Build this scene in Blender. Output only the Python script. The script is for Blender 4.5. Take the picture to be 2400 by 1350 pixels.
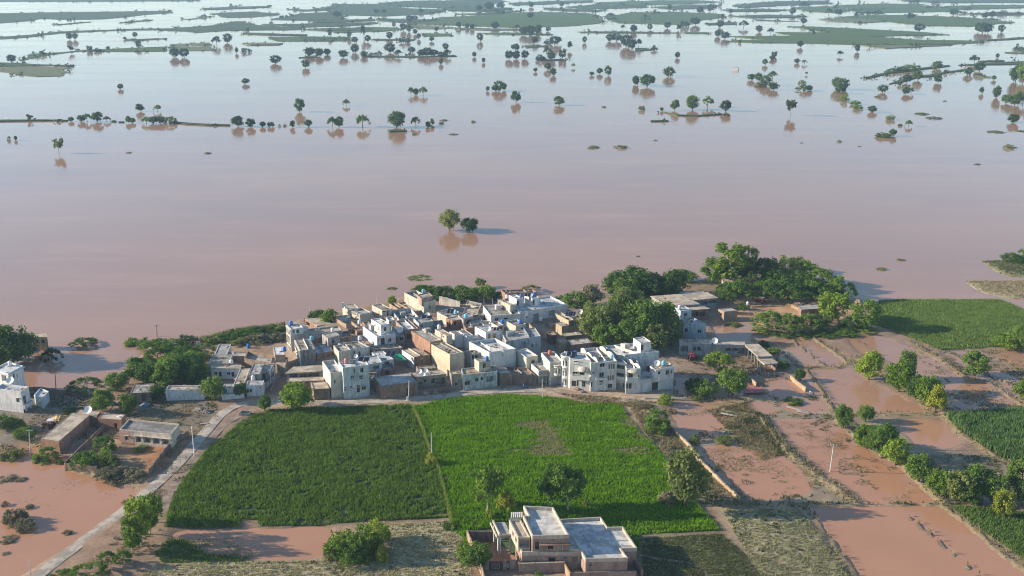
import bpy, math, random
import numpy as np
from mathutils import Vector, Matrix

for o in list(bpy.data.objects):
    bpy.data.objects.remove(o)
SC = bpy.context.scene
COL = SC.collection
RNG = np.random.default_rng(7)
random.seed(7)

# ------------------------------------------------------------------ camera
FPX, PITCH, CAMH = 2500.0, math.radians(17.0), 130.0     # focal length in photo pixels (2400 wide), tilt, drone height
cam_d = bpy.data.cameras.new("camera")
cam = bpy.data.objects.new("camera", cam_d)
COL.objects.link(cam)
cam.location = (0, 0, CAMH)
cam.rotation_euler = (math.pi / 2 - PITCH, 0, 0)
cam_d.sensor_width = 36.0
cam_d.lens = FPX / 2400 * 36.0
cam_d.clip_start = 1.0
cam_d.clip_end = 60000.0
SC.camera = cam

# ------------------------------------------------------------------ sky, sun, exposure
SUN_EL = math.radians(19.0)
SUN_AZ = math.radians(-87.0)      # measured from +Y (away from the camera); -90 is the left of the photograph
wd = bpy.data.worlds.new("World")
SC.world = wd
wd.use_nodes = True
nt = wd.node_tree
bg = nt.nodes["Background"]
sky = nt.nodes.new("ShaderNodeTexSky")
sky.sky_type = 'NISHITA'
sky.sun_disc = False
sky.sun_elevation = SUN_EL
sky.sun_rotation = SUN_AZ
sky.altitude = 150
sky.air_density = 1.0
sky.dust_density = 0.15
sky.ozone_density = 2.3
nt.links.new(sky.outputs[0], bg.inputs[0])
bg.inputs[1].default_value = 0.118
sl = bpy.data.lights.new("sun", 'SUN')
sl.energy = 5.0
sl.angle = math.radians(0.6)
sl.color = (1.0, 0.86, 0.68)
sun = bpy.data.objects.new("sun", sl)
COL.objects.link(sun)
sdir = Vector((math.sin(SUN_AZ) * math.cos(SUN_EL), math.cos(SUN_AZ) * math.cos(SUN_EL), math.sin(SUN_EL)))
sun.rotation_euler = sdir.to_track_quat('Z', 'Y').to_euler()
sun.location = (-300, 300, 400)
vs = SC.view_settings
vs.view_transform = 'Standard'
vs.look = 'None'
vs.gamma = 1.0
vs.use_curve_mapping = False
vs.exposure = 0.84
SC.render.engine = 'CYCLES'
cy = SC.cycles
cy.max_bounces = 5
cy.diffuse_bounces = 2
cy.glossy_bounces = 2
cy.transmission_bounces = 2
cy.volume_bounces = 1
cy.transparent_max_bounces = 4
cy.caustics_reflective = False
cy.caustics_refractive = False
cy.use_denoising = True
cy.filter_width = 1.1
cy.use_adaptive_sampling = True
cy.adaptive_threshold = 0.02

# ------------------------------------------------------------------ photo pixel -> place
cp, sp = math.cos(PITCH), math.sin(PITCH)
def ray(x, y):
    a, b = x - 1200.0, 675.0 - y
    return Vector((a, FPX * cp + b * sp, -FPX * sp + b * cp))
def G(x, y, z=0.0):
    d = ray(x, y)
    t = (z - CAMH) / d.z
    return Vector((d.x * t, d.y * t, z))
def on_plane(x, y, p, n):
    d = ray(x, y)
    o = Vector((0, 0, CAMH))
    t = (p - o).dot(n) / d.dot(n)
    return o + d * t
def ppm(p):
    """photo pixels per metre at a place"""
    return FPX / (p.y * cp - (p.z - CAMH) * sp)
FR = {'O': (0, 0, 1), 'A': (660, 690, 8.4375), 'B': (840, 670, 8.4375), 'C': (1040, 660, 7.5), 'D': (940, 760, 7.5),
      'E': (1520, 660, 7.9417), 'F': (1260, 680, 8.436), 'G': (1660, 640, 6.6667), 'L': (0, 760, 6.75),
      'K': (1240, 780, 6.6667), 'M': (470, 780, 7.5), 'N': (0, 840, 9), 'P': (60, 940, 9), 'Q': (260, 960, 8.436),
      'S': (1600, 760, 8.4385), 'U': (1060, 1170, 7.5), 'V': (1280, 1170, 7.5), 'R1': (640, 640, 4.21875),
      'R2': (1080, 640, 4.1379), 'R3': (0, 740, 3.5294), 'R5': (1400, 560, 3.5294)}
def px(fr, x, y):
    f = FR[fr]
    return f[0] + x / f[2], f[1] + y / f[2]

# ------------------------------------------------------------------ object helpers
ORG = {}
def tag(o, label=None, cat=None, group=None, kind=None):
    if label: o["label"] = label
    if cat: o["category"] = cat
    if group: o["group"] = group
    if kind: o["kind"] = kind
    return o
def thing(name, label, cat, loc, group=None):
    o = bpy.data.objects.new(name, None)
    o.empty_display_size = 0.3
    COL.objects.link(o)
    o.location = loc
    ORG[o.name] = Vector(loc)
    return tag(o, label, cat, group)
def place(name, me, parent=None):
    o = bpy.data.objects.new(name, me)
    COL.objects.link(o)
    if parent is not None:
        o.parent = parent
        ORG[o.name] = ORG.get(parent.name, Vector((0, 0, 0)))
    return o
def np_mesh(name, V, F, mats=(), smooth=False, mi=None):
    me = bpy.data.meshes.new(name)
    V = np.asarray(V, dtype=np.float32); F = np.asarray(F, dtype=np.int32)
    m, k = F.shape
    me.vertices.add(len(V)); me.vertices.foreach_set("co", V.ravel())
    me.loops.add(m * k); me.loops.foreach_set("vertex_index", F.ravel())
    me.polygons.add(m)
    me.polygons.foreach_set("loop_start", np.arange(0, m * k, k, dtype=np.int32))
    me.polygons.foreach_set("loop_total", np.full(m, k, dtype=np.int32))
    if smooth: me.polygons.foreach_set("use_smooth", np.ones(m, dtype=bool))
    for x in mats: me.materials.append(x)
    if mi is not None: me.polygons.foreach_set("material_index", np.asarray(mi, dtype=np.int32))
    me.update(calc_edges=True)
    return me
class MB:
    def __init__(s): s.v = []; s.f = []; s.mi = []; s.sm = []
    def add(s, vs, fs, m=0, smooth=False):
        b = len(s.v); s.v.extend([Vector(v) for v in vs])
        for f in fs: s.f.append([i + b for i in f]); s.mi.append(m); s.sm.append(smooth)
        return s
    def quad(s, a, b, c, d, m=0): return s.add([a, b, c, d], [(0, 1, 2, 3)], m)
    def box(s, o, ux, uy, uz, m=0):
        o, ux, uy, uz = Vector(o), Vector(ux), Vector(uy), Vector(uz)
        vs = [o, o + ux, o + ux + uy, o + uy, o + uz, o + ux + uz, o + ux + uy + uz, o + uy + uz]
        fs = [(0, 3, 2, 1), (4, 5, 6, 7), (0, 1, 5, 4), (1, 2, 6, 5), (2, 3, 7, 6), (3, 0, 4, 7)]
        if ux.cross(uy).dot(uz) < 0: fs = [f[::-1] for f in fs]
        return s.add(vs, fs, m)
    def cbox(s, c, sx, sy, sz, rz=0, m=0):
        c = Vector(c); a = Vector((math.cos(rz), math.sin(rz), 0)); b = Vector((-math.sin(rz), math.cos(rz), 0))
        return s.box(c - a * sx / 2 - b * sy / 2, a * sx, b * sy, Vector((0, 0, sz)), m)
    def prism(s, poly, z0, z1, m=0):
        n = len(poly)
        vs = [Vector((p[0], p[1], z0)) for p in poly] + [Vector((p[0], p[1], z1)) for p in poly]
        fs = [tuple(range(n))[::-1], tuple(range(n, 2 * n))] + [(i, (i + 1) % n, n + (i + 1) % n, n + i) for i in range(n)]
        return s.add(vs, fs, m)
    def tube(s, a, b, ra, rb=None, n=8, m=0, caps=True):
        a, b = Vector(a), Vector(b); rb = ra if rb is None else rb
        d = (b - a).normalized(); x = d.orthogonal().normalized(); y = d.cross(x)
        vs = []
        for p, r in ((a, ra), (b, rb)):
            for i in range(n):
                t = 2 * math.pi * i / n; vs.append(p + x * math.cos(t) * r + y * math.sin(t) * r)
        fs = [(i, (i + 1) % n, n + (i + 1) % n, n + i) for i in range(n)]
        s.add(vs, fs, m, True)
        if caps: s.add(vs, [tuple(range(n))[::-1], tuple(range(n, 2 * n))], m)
        return s
    def lathe(s, c, prof, n=16, m=0, a0=0, a1=2 * math.pi):
        c = Vector(c); full = abs(a1 - a0 - 2 * math.pi) < 1e-6; k = n if full else n + 1
        vs = []
        for r, z in prof:
            for i in range(k):
                t = a0 + (a1 - a0) * i / n; vs.append(c + Vector((math.cos(t) * r, math.sin(t) * r, z)))
        fs = []
        for j in range(len(prof) - 1):
            for i in range(n):
                i2 = (i + 1) % k
                fs.append((j * k + i, j * k + i2, (j + 1) * k + i2, (j + 1) * k + i))
        return s.add(vs, fs, m, True)
    def mesh(s, name, mats, org=Vector((0, 0, 0))):
        me = bpy.data.meshes.new(name)
        me.from_pydata([tuple(v - org) for v in s.v], [], s.f)
        for x in (mats if isinstance(mats, (list, tuple)) else [mats]): me.materials.append(x)
        me.polygons.foreach_set("material_index", s.mi)
        me.polygons.foreach_set("use_smooth", s.sm)
        me.update()
        return me
    def build(s, name, mats, parent=None):
        org = ORG.get(parent.name, Vector((0, 0, 0))) if parent is not None else Vector((0, 0, 0))
        return place(name, s.mesh(name, mats, org), parent)
def solo(name, mb, mats, label, cat, group=None):
    """a thing that is one mesh, with its origin at the middle of its base"""
    lo = Vector((min(v.x for v in mb.v), min(v.y for v in mb.v), min(v.z for v in mb.v)))
    hi = Vector((max(v.x for v in mb.v), max(v.y for v in mb.v), 0))
    c = Vector(((lo.x + hi.x) / 2, (lo.y + hi.y) / 2, lo.z))
    o = place(name, mb.mesh(name, mats, c)); o.location = c
    return tag(o, label, cat, group)
def inside(poly, X, Y):
    r = np.zeros(X.shape, dtype=bool)
    n = len(poly)
    for i in range(n):
        x0, y0 = poly[i][:2]; x1, y1 = poly[(i + 1) % n][:2]
        if y0 == y1: continue
        c = ((y0 > Y) != (y1 > Y)) & (X < (x1 - x0) * (Y - y0) / (y1 - y0) + x0)
        r ^= c
    return r
def gpoly(pts, z=0.4, fr='O'):
    return [tuple(G(*px(fr, *p), z)[:2]) for p in pts]
ORDW = ["first", "second", "third", "fourth", "fifth", "sixth", "seventh", "eighth", "ninth", "tenth", "eleventh", "twelfth",
        "thirteenth", "fourteenth", "fifteenth", "sixteenth", "seventeenth", "eighteenth", "nineteenth", "twentieth",
        "21st", "22nd", "23rd", "24th", "25th", "26th", "27th", "28th", "29th", "30th", "31st", "32nd", "33rd", "34th", "35th",
        "36th", "37th", "38th", "39th", "40th", "41st", "42nd", "43rd", "44th", "45th", "46th", "47th", "48th", "49th", "50th"]

# ------------------------------------------------------------------ materials
MATS = {}
def newmat(name):
    m = bpy.data.materials.new(name); m.use_nodes = True
    n = m.node_tree.nodes; l = m.node_tree.links
    b = n["Principled BSDF"]
    return m, n, l, b
def coords(n, l, scale=(1, 1, 1), kind='Object'):
    tc = n.new("ShaderNodeTexCoord"); mp = n.new("ShaderNodeMapping")
    mp.inputs['Scale'].default_value = scale
    l.new(tc.outputs[kind], mp.inputs[0])
    return mp.outputs[0]
def wpos(n, l, scale=(1, 1, 1)):
    g = n.new("ShaderNodeNewGeometry"); mp = n.new("ShaderNodeMapping")
    mp.inputs['Scale'].default_value = scale
    l.new(g.outputs['Position'], mp.inputs[0])
    return mp.outputs[0]
def noise(n, l, vec, scale, detail=4, rough=.6):
    t = n.new("ShaderNodeTexNoise"); t.inputs['Scale'].default_value = scale
    t.inputs['Detail'].default_value = detail; t.inputs['Roughness'].default_value = rough
    l.new(vec, t.inputs['Vector'])
    return t.outputs['Fac']
def ramp(n, l, fac, stops):
    r = n.new("ShaderNodeValToRGB")
    while len(r.color_ramp.elements) < len(stops): r.color_ramp.elements.new(.5)
    for e, (p, c) in zip(r.color_ramp.elements, stops):
        e.position = p; e.color = (c, c, c, 1) if isinstance(c, (int, float)) else (*c, 1)
    l.new(fac, r.inputs[0])
    return r.outputs[0]
def mix(n, l, fac, a, b, mode='MIX'):
    m = n.new("ShaderNodeMix"); m.data_type = 'RGBA'; m.blend_type = mode
    for s, v in ((0, fac), (6, a), (7, b)):
        if hasattr(v, 'is_output'): l.new(v, m.inputs[s])
        elif isinstance(v, (int, float)): m.inputs[s].default_value = v if s == 0 else (v, v, v, 1)
        else: m.inputs[s].default_value = (*v, 1)
    return m.outputs[2]
def bump(n, l, b, h, strength=.3, dist=.05):
    k = n.new("ShaderNodeBump"); k.inputs['Strength'].default_value = strength; k.inputs['Distance'].default_value = dist
    l.new(h, k.inputs['Height']); l.new(k.outputs[0], b.inputs['Normal'])
def plaster(col, dirt=.5, key=None):
    k = ('pl', tuple(col), dirt)
    if k in MATS: return MATS[k]
    m, n, l, b = newmat("plaster")
    w = wpos(n, l); ws = wpos(n, l, (1, 1, .22))
    big = noise(n, l, w, .22, 4); streak = noise(n, l, ws, 1.5, 5, .7); fine = noise(n, l, w, 4, 3)
    d1 = ramp(n, l, streak, [(.44, 0), (.62, 1)])
    d2 = ramp(n, l, big, [(.4, 0), (.68, 1)])
    c = mix(n, l, d2, col, tuple(x * (1 - .5 * dirt) for x in col))
    stain = (col[0] * .42, col[1] * .41, col[2] * .40)
    s = n.new("ShaderNodeMath"); s.operation = 'MULTIPLY'; s.inputs[1].default_value = dirt; l.new(d1, s.inputs[0])
    c = mix(n, l, s.outputs[0], c, stain)
    f = ramp(n, l, fine, [(.3, .85), (.7, 1.08)])
    c = mix(n, l, 1.0, c, f, 'MULTIPLY')
    l.new(c, b.inputs['Base Color']); b.inputs['Roughness'].default_value = .9
    bump(n, l, b, fine, .25, .03)
    MATS[k] = m
    return m
def brickm(col, key=None):
    k = ('br', tuple(col))
    if k in MATS: return MATS[k]
    m, n, l, b = newmat("brick")
    w = wpos(n, l); ws = wpos(n, l, (1, 1, .3))
    # courses run round the wall: fold x and y into one running coordinate
    sx = n.new("ShaderNodeSeparateXYZ"); l.new(w, sx.inputs[0])
    ad = n.new("ShaderNodeMath"); ad.operation = 'ADD'; l.new(sx.outputs[0], ad.inputs[0]); l.new(sx.outputs[1], ad.inputs[1])
    cb = n.new("ShaderNodeCombineXYZ"); l.new(ad.outputs[0], cb.inputs[0]); l.new(sx.outputs[2], cb.inputs[1])
    t = n.new("ShaderNodeTexBrick"); t.inputs['Scale'].default_value = 1.0
    t.inputs['Brick Width'].default_value = .24; t.inputs['Row Height'].default_value = .085; t.inputs['Mortar Size'].default_value = .012
    t.inputs['Color1'].default_value = (*col, 1); t.inputs['Color2'].default_value = (col[0] * .72, col[1] * .7, col[2] * .7, 1)
    t.inputs['Mortar'].default_value = (.33, .28, .23, 1)
    l.new(cb.outputs[0], t.inputs['Vector'])
    d = ramp(n, l, noise(n, l, ws, .9, 5, .7), [(.42, 0), (.7, 1)])
    c = mix(n, l, d, t.outputs['Color'], (col[0] * .5, col[1] * .52, col[2] * .55))
    f = ramp(n, l, noise(n, l, w, .5, 4), [(.3, .8), (.7, 1.15)])
    c = mix(n, l, 1.0, c, f, 'MULTIPLY')
    l.new(c, b.inputs['Base Color']); b.inputs['Roughness'].default_value = .95
    bump(n, l, b, t.outputs['Fac'], -.3, .02)
    MATS[k] = m
    return m
def roofm(col, spot=(.12, .11, .10), amt=.6):
    k = ('rf', tuple(col), tuple(spot), amt)
    if k in MATS: return MATS[k]
    m, n, l, b = newmat("roof_screed")
    w = wpos(n, l)
    a = ramp(n, l, noise(n, l, w, .3, 6, .65), [(.44, 0), (.56, 1)])
    c2 = ramp(n, l, noise(n, l, w, .9, 6, .75), [(.50, 0), (.62, 1)])
    c = mix(n, l, a, col, tuple(x * .6 for x in col))
    s = n.new("ShaderNodeMath"); s.operation = 'MULTIPLY'; s.inputs[1].default_value = amt; l.new(c2, s.inputs[0])
    c = mix(n, l, s.outputs[0], c, spot)
    l.new(c, b.inputs['Base Color']); b.inputs['Roughness'].default_value = .88
    bump(n, l, b, c2, .2, .03)
    MATS[k] = m
    return m
def plain(name, col, rough=.7, metal=0.0, var=.25):
    k = ('p', name, tuple(col), rough, metal)
    if k in MATS: return MATS[k]
    m, n, l, b = newmat(name)
    f = ramp(n, l, noise(n, l, wpos(n, l), 2.2, 4), [(.3, 1 - var), (.7, 1 + var * .5)])
    l.new(mix(n, l, 1.0, col, f, 'MULTIPLY'), b.inputs['Base Color'])
    b.inputs['Roughness'].default_value = rough; b.inputs['Metallic'].default_value = metal
    MATS[k] = m
    return m
def leafm(name, c1, c2, trans=.25, patch=0.0):
    m, n, l, b = newmat(name)
    out = n["Material Output"]
    g = n.new("ShaderNodeNewGeometry"); oi = n.new("ShaderNodeObjectInfo")
    c = mix(n, l, g.outputs['Random Per Island'], c1, c2)
    if patch:   # uneven growth: paler and darker stands
        pf = ramp(n, l, noise(n, l, wpos(n, l, (.6, 1, 0)), .35, 6, .75), [(.32, 1 - patch), (.68, 1 + patch)])
        c = mix(n, l, 1.0, c, pf, 'MULTIPLY')
    h = n.new("ShaderNodeHueSaturation"); l.new(c, h.inputs['Color'])
    mr = n.new("ShaderNodeMapRange"); l.new(oi.outputs['Random'], mr.inputs[0])
    mr.inputs[3].default_value = .72; mr.inputs[4].default_value = 1.25
    l.new(mr.outputs[0], h.inputs['Value'])
    mh = n.new("ShaderNodeMapRange"); l.new(oi.outputs['Random'], mh.inputs[0])
    mh.inputs[3].default_value = .515; mh.inputs[4].default_value = .485
    l.new(mh.outputs[0], h.inputs['Hue'])
    l.new(h.outputs[0], b.inputs['Base Color']); b.inputs['Roughness'].default_value = .75
    b.inputs['Specular IOR Level'].default_value = .06
    tr = n.new("ShaderNodeBsdfTranslucent"); l.new(h.outputs[0], tr.inputs[0])
    mx = n.new("ShaderNodeMixShader"); mx.inputs[0].default_value = trans
    l.new(b.outputs[0], mx.inputs[1]); l.new(tr.outputs[0], mx.inputs[2]); l.new(mx.outputs[0], out.inputs[0])
    return m
WHITE = plaster((.70, .685, .645), .6); WHITE2 = plaster((.76, .75, .725), .45); GREYP = plaster((.45, .43, .395), .9)
CREAM = plaster((.60, .545, .44), .6); PALEB = plaster((.56, .60, .60), .75); PINK = plaster((.62, .40, .32), .5)
YELL = plaster((.52, .43, .29), .6); CONC = plaster((.40, .39, .37), .7); DKPL = plaster((.33, .30, .27), .8)
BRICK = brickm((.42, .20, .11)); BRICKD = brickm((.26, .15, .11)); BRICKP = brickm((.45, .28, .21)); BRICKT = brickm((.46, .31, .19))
MUDW = plaster((.45, .33, .21), .6)
R_CON = roofm((.46, .44, .40)); R_TAN = roofm((.52, .43, .32), (.25, .19, .13), .4); R_MOSS = roofm((.36, .33, .27), (.08, .08, .06), .8)
R_BLUE = roofm((.54, .57, .58), (.33, .36, .38), .6); R_WHITE = roofm((.70, .69, .66), (.35, .34, .33), .4); R_DARK = roofm((.26, .24, .22), (.09, .09, .08), .7)
R_MUD = roofm((.42, .31, .21), (.22, .15, .09), .5)
GLASS = plain("window_pane", (.02, .024, .03), .15); DARKW = plain("dark_wood", (.06, .045, .035), .6)
FRAME = plain("window_frame", (.40, .38, .35), .7); TEAL = plain("teal_paint", (.03, .26, .25), .5); ORANGE = plain("orange_wood", (.45, .22, .07), .6)
STEEL = plain("grey_steel", (.35, .36, .37), .45, .4); BLUEP = plain("blue_plastic", (.02, .16, .52), .4); LBLUE = plain("pale_blue_plastic", (.20, .50, .66), .4)
WHITEP = plain("white_plastic", (.75, .75, .74), .4); REDP = plain("red_plastic", (.55, .13, .08), .5); RUST = plain("rust_iron", (.10, .05, .04), .6)
SOLAR = plain("solar_cell", (.012, .016, .035), .15); POLEM = plain("pole_concrete", (.55, .53, .50), .8); WOOD = plain("pole_wood", (.16, .12, .09), .9)
BARK = plain("bark", (.14, .10, .07), .95); PALEBARK = plain("pale_bark", (.42, .36, .27), .9); REDD = plain("red_paint", (.35, .03, .03), .45)
RUBBER = plain("rubber", (.02, .02, .02), .8); NAVY = plain("navy_cloth", (.05, .08, .16), .9); SKIN = plain("skin", (.30, .18, .12), .6)
CLOTHW = plain("white_cloth", (.75, .75, .74), .9); HAIR = plain("dark_hair", (.02, .015, .012), .7); GREENT = plain("green_tarpaulin", (.005, .24, .13), .6)
PINKT = plain("pink_tarpaulin", (.42, .13, .14), .8); BLUET = plain("blue_cloth", (.05, .14, .34), .8); STRAW = plain("straw", (.50, .38, .18), .95, 0, .5)

# ================================================================== THE SETTING
def blur(a, r, times=2):
    a = a.astype(np.float64)
    for _ in range(times):
        for ax in (0, 1):
            p = np.pad(a, [(r, r) if i == ax else (0, 0) for i in (0, 1)], mode='edge')
            c = np.cumsum(p, axis=ax); c = np.concatenate([np.zeros_like(np.take(c, [0], ax)), c], ax)
            k = 2 * r + 1; n = a.shape[ax]
            a = (np.take(c, range(k, k + n), ax) - np.take(c, range(0, n), ax)) / k
    return a
def vnoise(X, Y, scale, seed):
    r = np.random.default_rng(seed); T = r.random((256, 256))
    u, v = X / scale, Y / scale
    i, j = np.floor(u).astype(int), np.floor(v).astype(int); fu, fv = u - i, v - j
    fu, fv = fu * fu * (3 - 2 * fu), fv * fv * (3 - 2 * fv)
    g = lambda a, b: T[a % 256, b % 256]
    return (g(i, j) * (1 - fu) + g(i + 1, j) * fu) * (1 - fv) + (g(i, j + 1) * (1 - fu) + g(i + 1, j + 1) * fu) * fv - .5
LAND = [(-150, 935), (60, 908), (150, 918), (205, 925), (215, 905), (262, 885), (290, 850), (330, 830), (345, 812), (330, 806), (345, 798), (440, 792),
        (452, 800), (440, 815), (470, 812), (500, 795), (520, 782), (560, 775), (620, 768), (668, 760), (690, 745), (745, 738), (800, 722), (872, 706),
        (905, 706), (945, 690), (960, 676), (1000, 672), (1130, 684), (1180, 690), (1300, 692), (1370, 692), (1410, 672), (1450, 655), (1560, 652),
        (1620, 655), (1660, 650), (1760, 640), (1850, 645), (1930, 655), (1985, 680), (2000, 700), (2050, 703), (2090, 700), (2345, 699), (2420, 730),
        (2600, 740), (2600, 1500), (-200, 1500)]
EXTRA_LAND = [[(2250, 657), (2420, 655), (2420, 702), (2360, 700), (2310, 690), (2280, 675)], [(2290, 610), (2420, 606), (2420, 650), (2360, 648), (2320, 630)],
              [(-60, 770), (40, 770), (70, 800), (60, 835), (30, 855), (-60, 860)]]
PONDS = [[(-60, 1078), (60, 1072), (130, 1077), (165, 1112), (235, 1127), (320, 1152), (310, 1170), (240, 1228), (180, 1268), (100, 1310), (30, 1362), (-60, 1400)],
         [(372, 1247), (600, 1243), (775, 1234), (775, 1290), (745, 1306), (560, 1308), (470, 1300), (430, 1262)],
         [(1884, 1187), (2030, 1187), (2205, 1184), (2290, 1245), (2345, 1300), (2420, 1352), (2500, 1420), (2060, 1420), (1950, 1275)],
         [(1792, 988), (1950, 988), (2008, 1022), (2100, 1085), (2196, 1178), (2020, 1180), (1962, 1122), (1872, 1062), (1842, 1022)],
         [(1562, 948), (1640, 950), (1688, 962), (1706, 990), (1690, 1012), (1650, 1032), (1622, 1040), (1592, 990)],
         [(1640, 1050), (1740, 1050), (1825, 1078), (1905, 1142), (1860, 1160), (1745, 1166), (1690, 1105)],
         [(1888, 868), (1985, 862), (2020, 888), (2105, 935), (2172, 966), (1962, 968), (1925, 935), (1893, 897)],
         [(1805, 812), (1850, 792), (1898, 788), (1920, 802), (1982, 848), (1882, 858), (1850, 850)],
         [(2002, 796), (2040, 785), (2130, 818), (2205, 855), (2255, 892), (2308, 898), (2390, 955), (2245, 963), (2195, 905), (2150, 880), (2110, 850), (2060, 832), (2020, 832)],
         [(2222, 827), (2295, 826), (2330, 868), (2420, 912), (2420, 880), (2350, 850), (2320, 828), (2420, 822), (2420, 960), (2380, 925), (2290, 885), (2250, 855)],
         [(2115, 988), (2190, 988), (2248, 1042), (2165, 1045), (2130, 1012)], [(1672, 752), (1770, 760), (1800, 800), (1740, 806), (1690, 800)],
         [(1800, 892), (1860, 900), (1890, 925), (1850, 935), (1800, 925)], [(1830, 938), (1905, 942), (1928, 963), (1872, 968), (1840, 955)],
         [(1740, 945), (1790, 945), (1820, 965), (1770, 970)], [(1575, 880), (1620, 890), (1640, 925), (1590, 930)],
         [(100, 1078), (150, 1062), (158, 1095), (120, 1100)], [(1102, 1264), (1150, 1262), (1222, 1318), (1160, 1332), (1130, 1330)], [(1660, 1500), (1661, 1490), (1670, 1490)]]
BUNDS = [([(1884, 1184), (1950, 1272), (2010, 1352)], 1.2), ([(2205, 1183), (2285, 1242), (2345, 1296), (2430, 1358)], 1.6), ([(1690, 1190), (1880, 1184), (2210, 1181)], 1.4),
         ([(2130, 1212), (2200, 1270), (2290, 1350)], .7), ([(1850, 790), (1895, 830), (1932, 858)], .7), ([(1898, 786), (1940, 815), (1990, 852), (1960, 862), (1880, 862)], 1.5),
         ([(1890, 866), (1930, 925), (1958, 970)], 1.2), ([(2010, 842), (2100, 892), (2190, 955), (2230, 975)], 3.5), ([(2130, 800), (2220, 852), (2270, 890), (2320, 897), (2400, 952)], 1.5),
         ([(2225, 826), (2300, 872), (2370, 905), (2430, 935)], 1.2), ([(2300, 826), (2360, 850), (2430, 890)], 1.0), ([(1958, 972), (2180, 968)], 2.0), ([(1700, 960), (1780, 975), (1850, 1060), (1925, 1120), (2010, 1180)], 3.0),
         ([(1960, 980), (2030, 1040), (2110, 1085), (2160, 1130), (2215, 1180)], 3.5), ([(2200, 960), (2260, 1020), (2350, 1080)], 2.0), ([(1862, 850), (1800, 800), (1770, 765)], 1.0), ([(160, 1100), (235, 1112)], 1.0)]
X0, X1, Y0, Y1, RES = -290, 290, 165, 545, 1.0
gx = np.arange(X0, X1 + .1, RES); gy = np.arange(Y0, Y1 + .1, RES)
XX, YY = np.meshgrid(gx, gy)
land = inside(gpoly(LAND), XX, YY)
for p in EXTRA_LAND: land |= inside(gpoly(p), XX, YY)
pond = np.zeros_like(land)
for p in PONDS: pond |= inside(gpoly(p, 0.0), XX, YY)
def seg_dist(pts):
    d = np.full(XX.shape, 1e9)
    for (a, b) in zip(pts[:-1], pts[1:]):
        ax, ay, bx, by = a[0], a[1], b[0], b[1]
        L = (bx - ax) ** 2 + (by - ay) ** 2 + 1e-9
        t = np.clip(((XX - ax) * (bx - ax) + (YY - ay) * (by - ay)) / L, 0, 1)
        d = np.minimum(d, np.hypot(XX - ax - t * (bx - ax), YY - ay - t * (by - ay)))
    return d
pond = blur(pond, 2) > .30
lm = blur(land, 2); pm = blur(pond, 1)
lowr = blur(inside(gpoly([(1650, 780), (1800, 770), (2060, 770), (2430, 820), (2430, 1200), (1690, 1190), (1560, 1000), (1600, 940)]), XX, YY), 4)
N1 = vnoise(XX, YY, 9, 1); N2 = vnoise(XX, YY, 3.5, 2); N3 = vnoise(XX, YY, 30, 3); N4 = vnoise(XX, YY, 1.7, 4)
HGT = -1.2 + 1.75 * lm
shal = np.zeros_like(land)
for q_ in (3, 4, 5, 8, 9, 13): shal |= inside(gpoly(PONDS[q_], 0.0), XX, YY)
shal = blur(shal, 2)
HGT = HGT * (1 - pm) + (-.30 + .22 * shal) * pm + .22 * N1 + .16 * N2 + .10 * N4 + .15 * N3 * lm
HGT -= lowr * .38 * (1 - pm)
bund = np.zeros(XX.shape)
for pts, w in BUNDS:
    d = seg_dist(gpoly(pts, .2)) + N2 * .8
    k = np.clip(1.3 - d / w, 0, 1)
    bund = np.maximum(bund, k)
HGT = np.maximum(HGT, bund * (.45 + .3 * N2) - (1 - bund) * 2)
# the village stands on its own mound
MOUND = [(700, 836), (790, 842), (872, 832), (905, 800), (985, 798), (1005, 832), (1060, 850), (1150, 852), (1235, 846), (1258, 815), (1262, 780), (1310, 760), (1330, 728), (1300, 702), (1180, 702), (1100, 714), (960, 702), (900, 717), (800, 737), (720, 767), (690, 792)]
mnd = blur(inside(gpoly(MOUND, 3.8), XX, YY), 2)
HGT = np.maximum(HGT, HGT * (1 - mnd) + (3.7 + .3 * N1) * mnd)
def hgt(x, y):
    i = int(round((y - Y0) / RES)); j = int(round((x - X0) / RES))
    if 0 <= i < HGT.shape[0] and 0 <= j < HGT.shape[1]: return float(HGT[i, j])
    return 0.0
# colours of the ground itself: soil, dust, weeds, stubble
def L3(c): return np.array(c)[None, None, :]
CC = np.ones(XX.shape + (3,)) * L3((.30, .195, .125))
def paint(mask, col, soft=2, br=.0):
    global CC
    k = blur(mask, soft)[..., None]
    k = np.clip(k + br * (N2 + N1)[..., None] * (k > .02), 0, 1)
    CC = CC * (1 - k) + L3(col) * k
PT = lambda pts: inside(gpoly(pts), XX, YY)
F_L = [(387, 1237), (393, 1200), (420, 1143), (460, 1087), (493, 1047), (543, 1010), (573, 982), (620, 966), (693, 959), (827, 954), (960, 950), (990, 1010), (1010, 1067), (1026, 1100), (1050, 1200), (1052, 1214),
       (907, 1221), (773, 1229), (607, 1232), (604, 1220), (567, 1217), (560, 1234)]
F_R = [(970, 954), (1052, 935), (1176, 926), (1268, 929), (1361, 944), (1453, 948), (1472, 979), (1503, 1019), (1558, 1071), (1600, 1140), (1640, 1190), (1678, 1231), (1686, 1245), (1500, 1254), (1497, 1262),
       (1500, 1290), (1480, 1310), (1110, 1310), (1085, 1262), (1065, 1247), (1057, 1207), (1030, 1099), (993, 1006)]
F_UR = [(2062, 703), (2345, 701), (2420, 735), (2420, 800), (2340, 813), (2205, 819), (2160, 800), (2100, 778), (2052, 762), (2048, 730)]
F_T = [(2215, 975), (2300, 968), (2430, 964), (2430, 1092), (2350, 1072), (2300, 1042), (2245, 1003)]
F_B = [(2232, 1186), (2300, 1190), (2430, 1205), (2430, 1335), (2368, 1288), (2275, 1222)]
F_GR = [(1500, 1264), (1690, 1252), (1745, 1300), (1790, 1362), (1510, 1362)]
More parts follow.
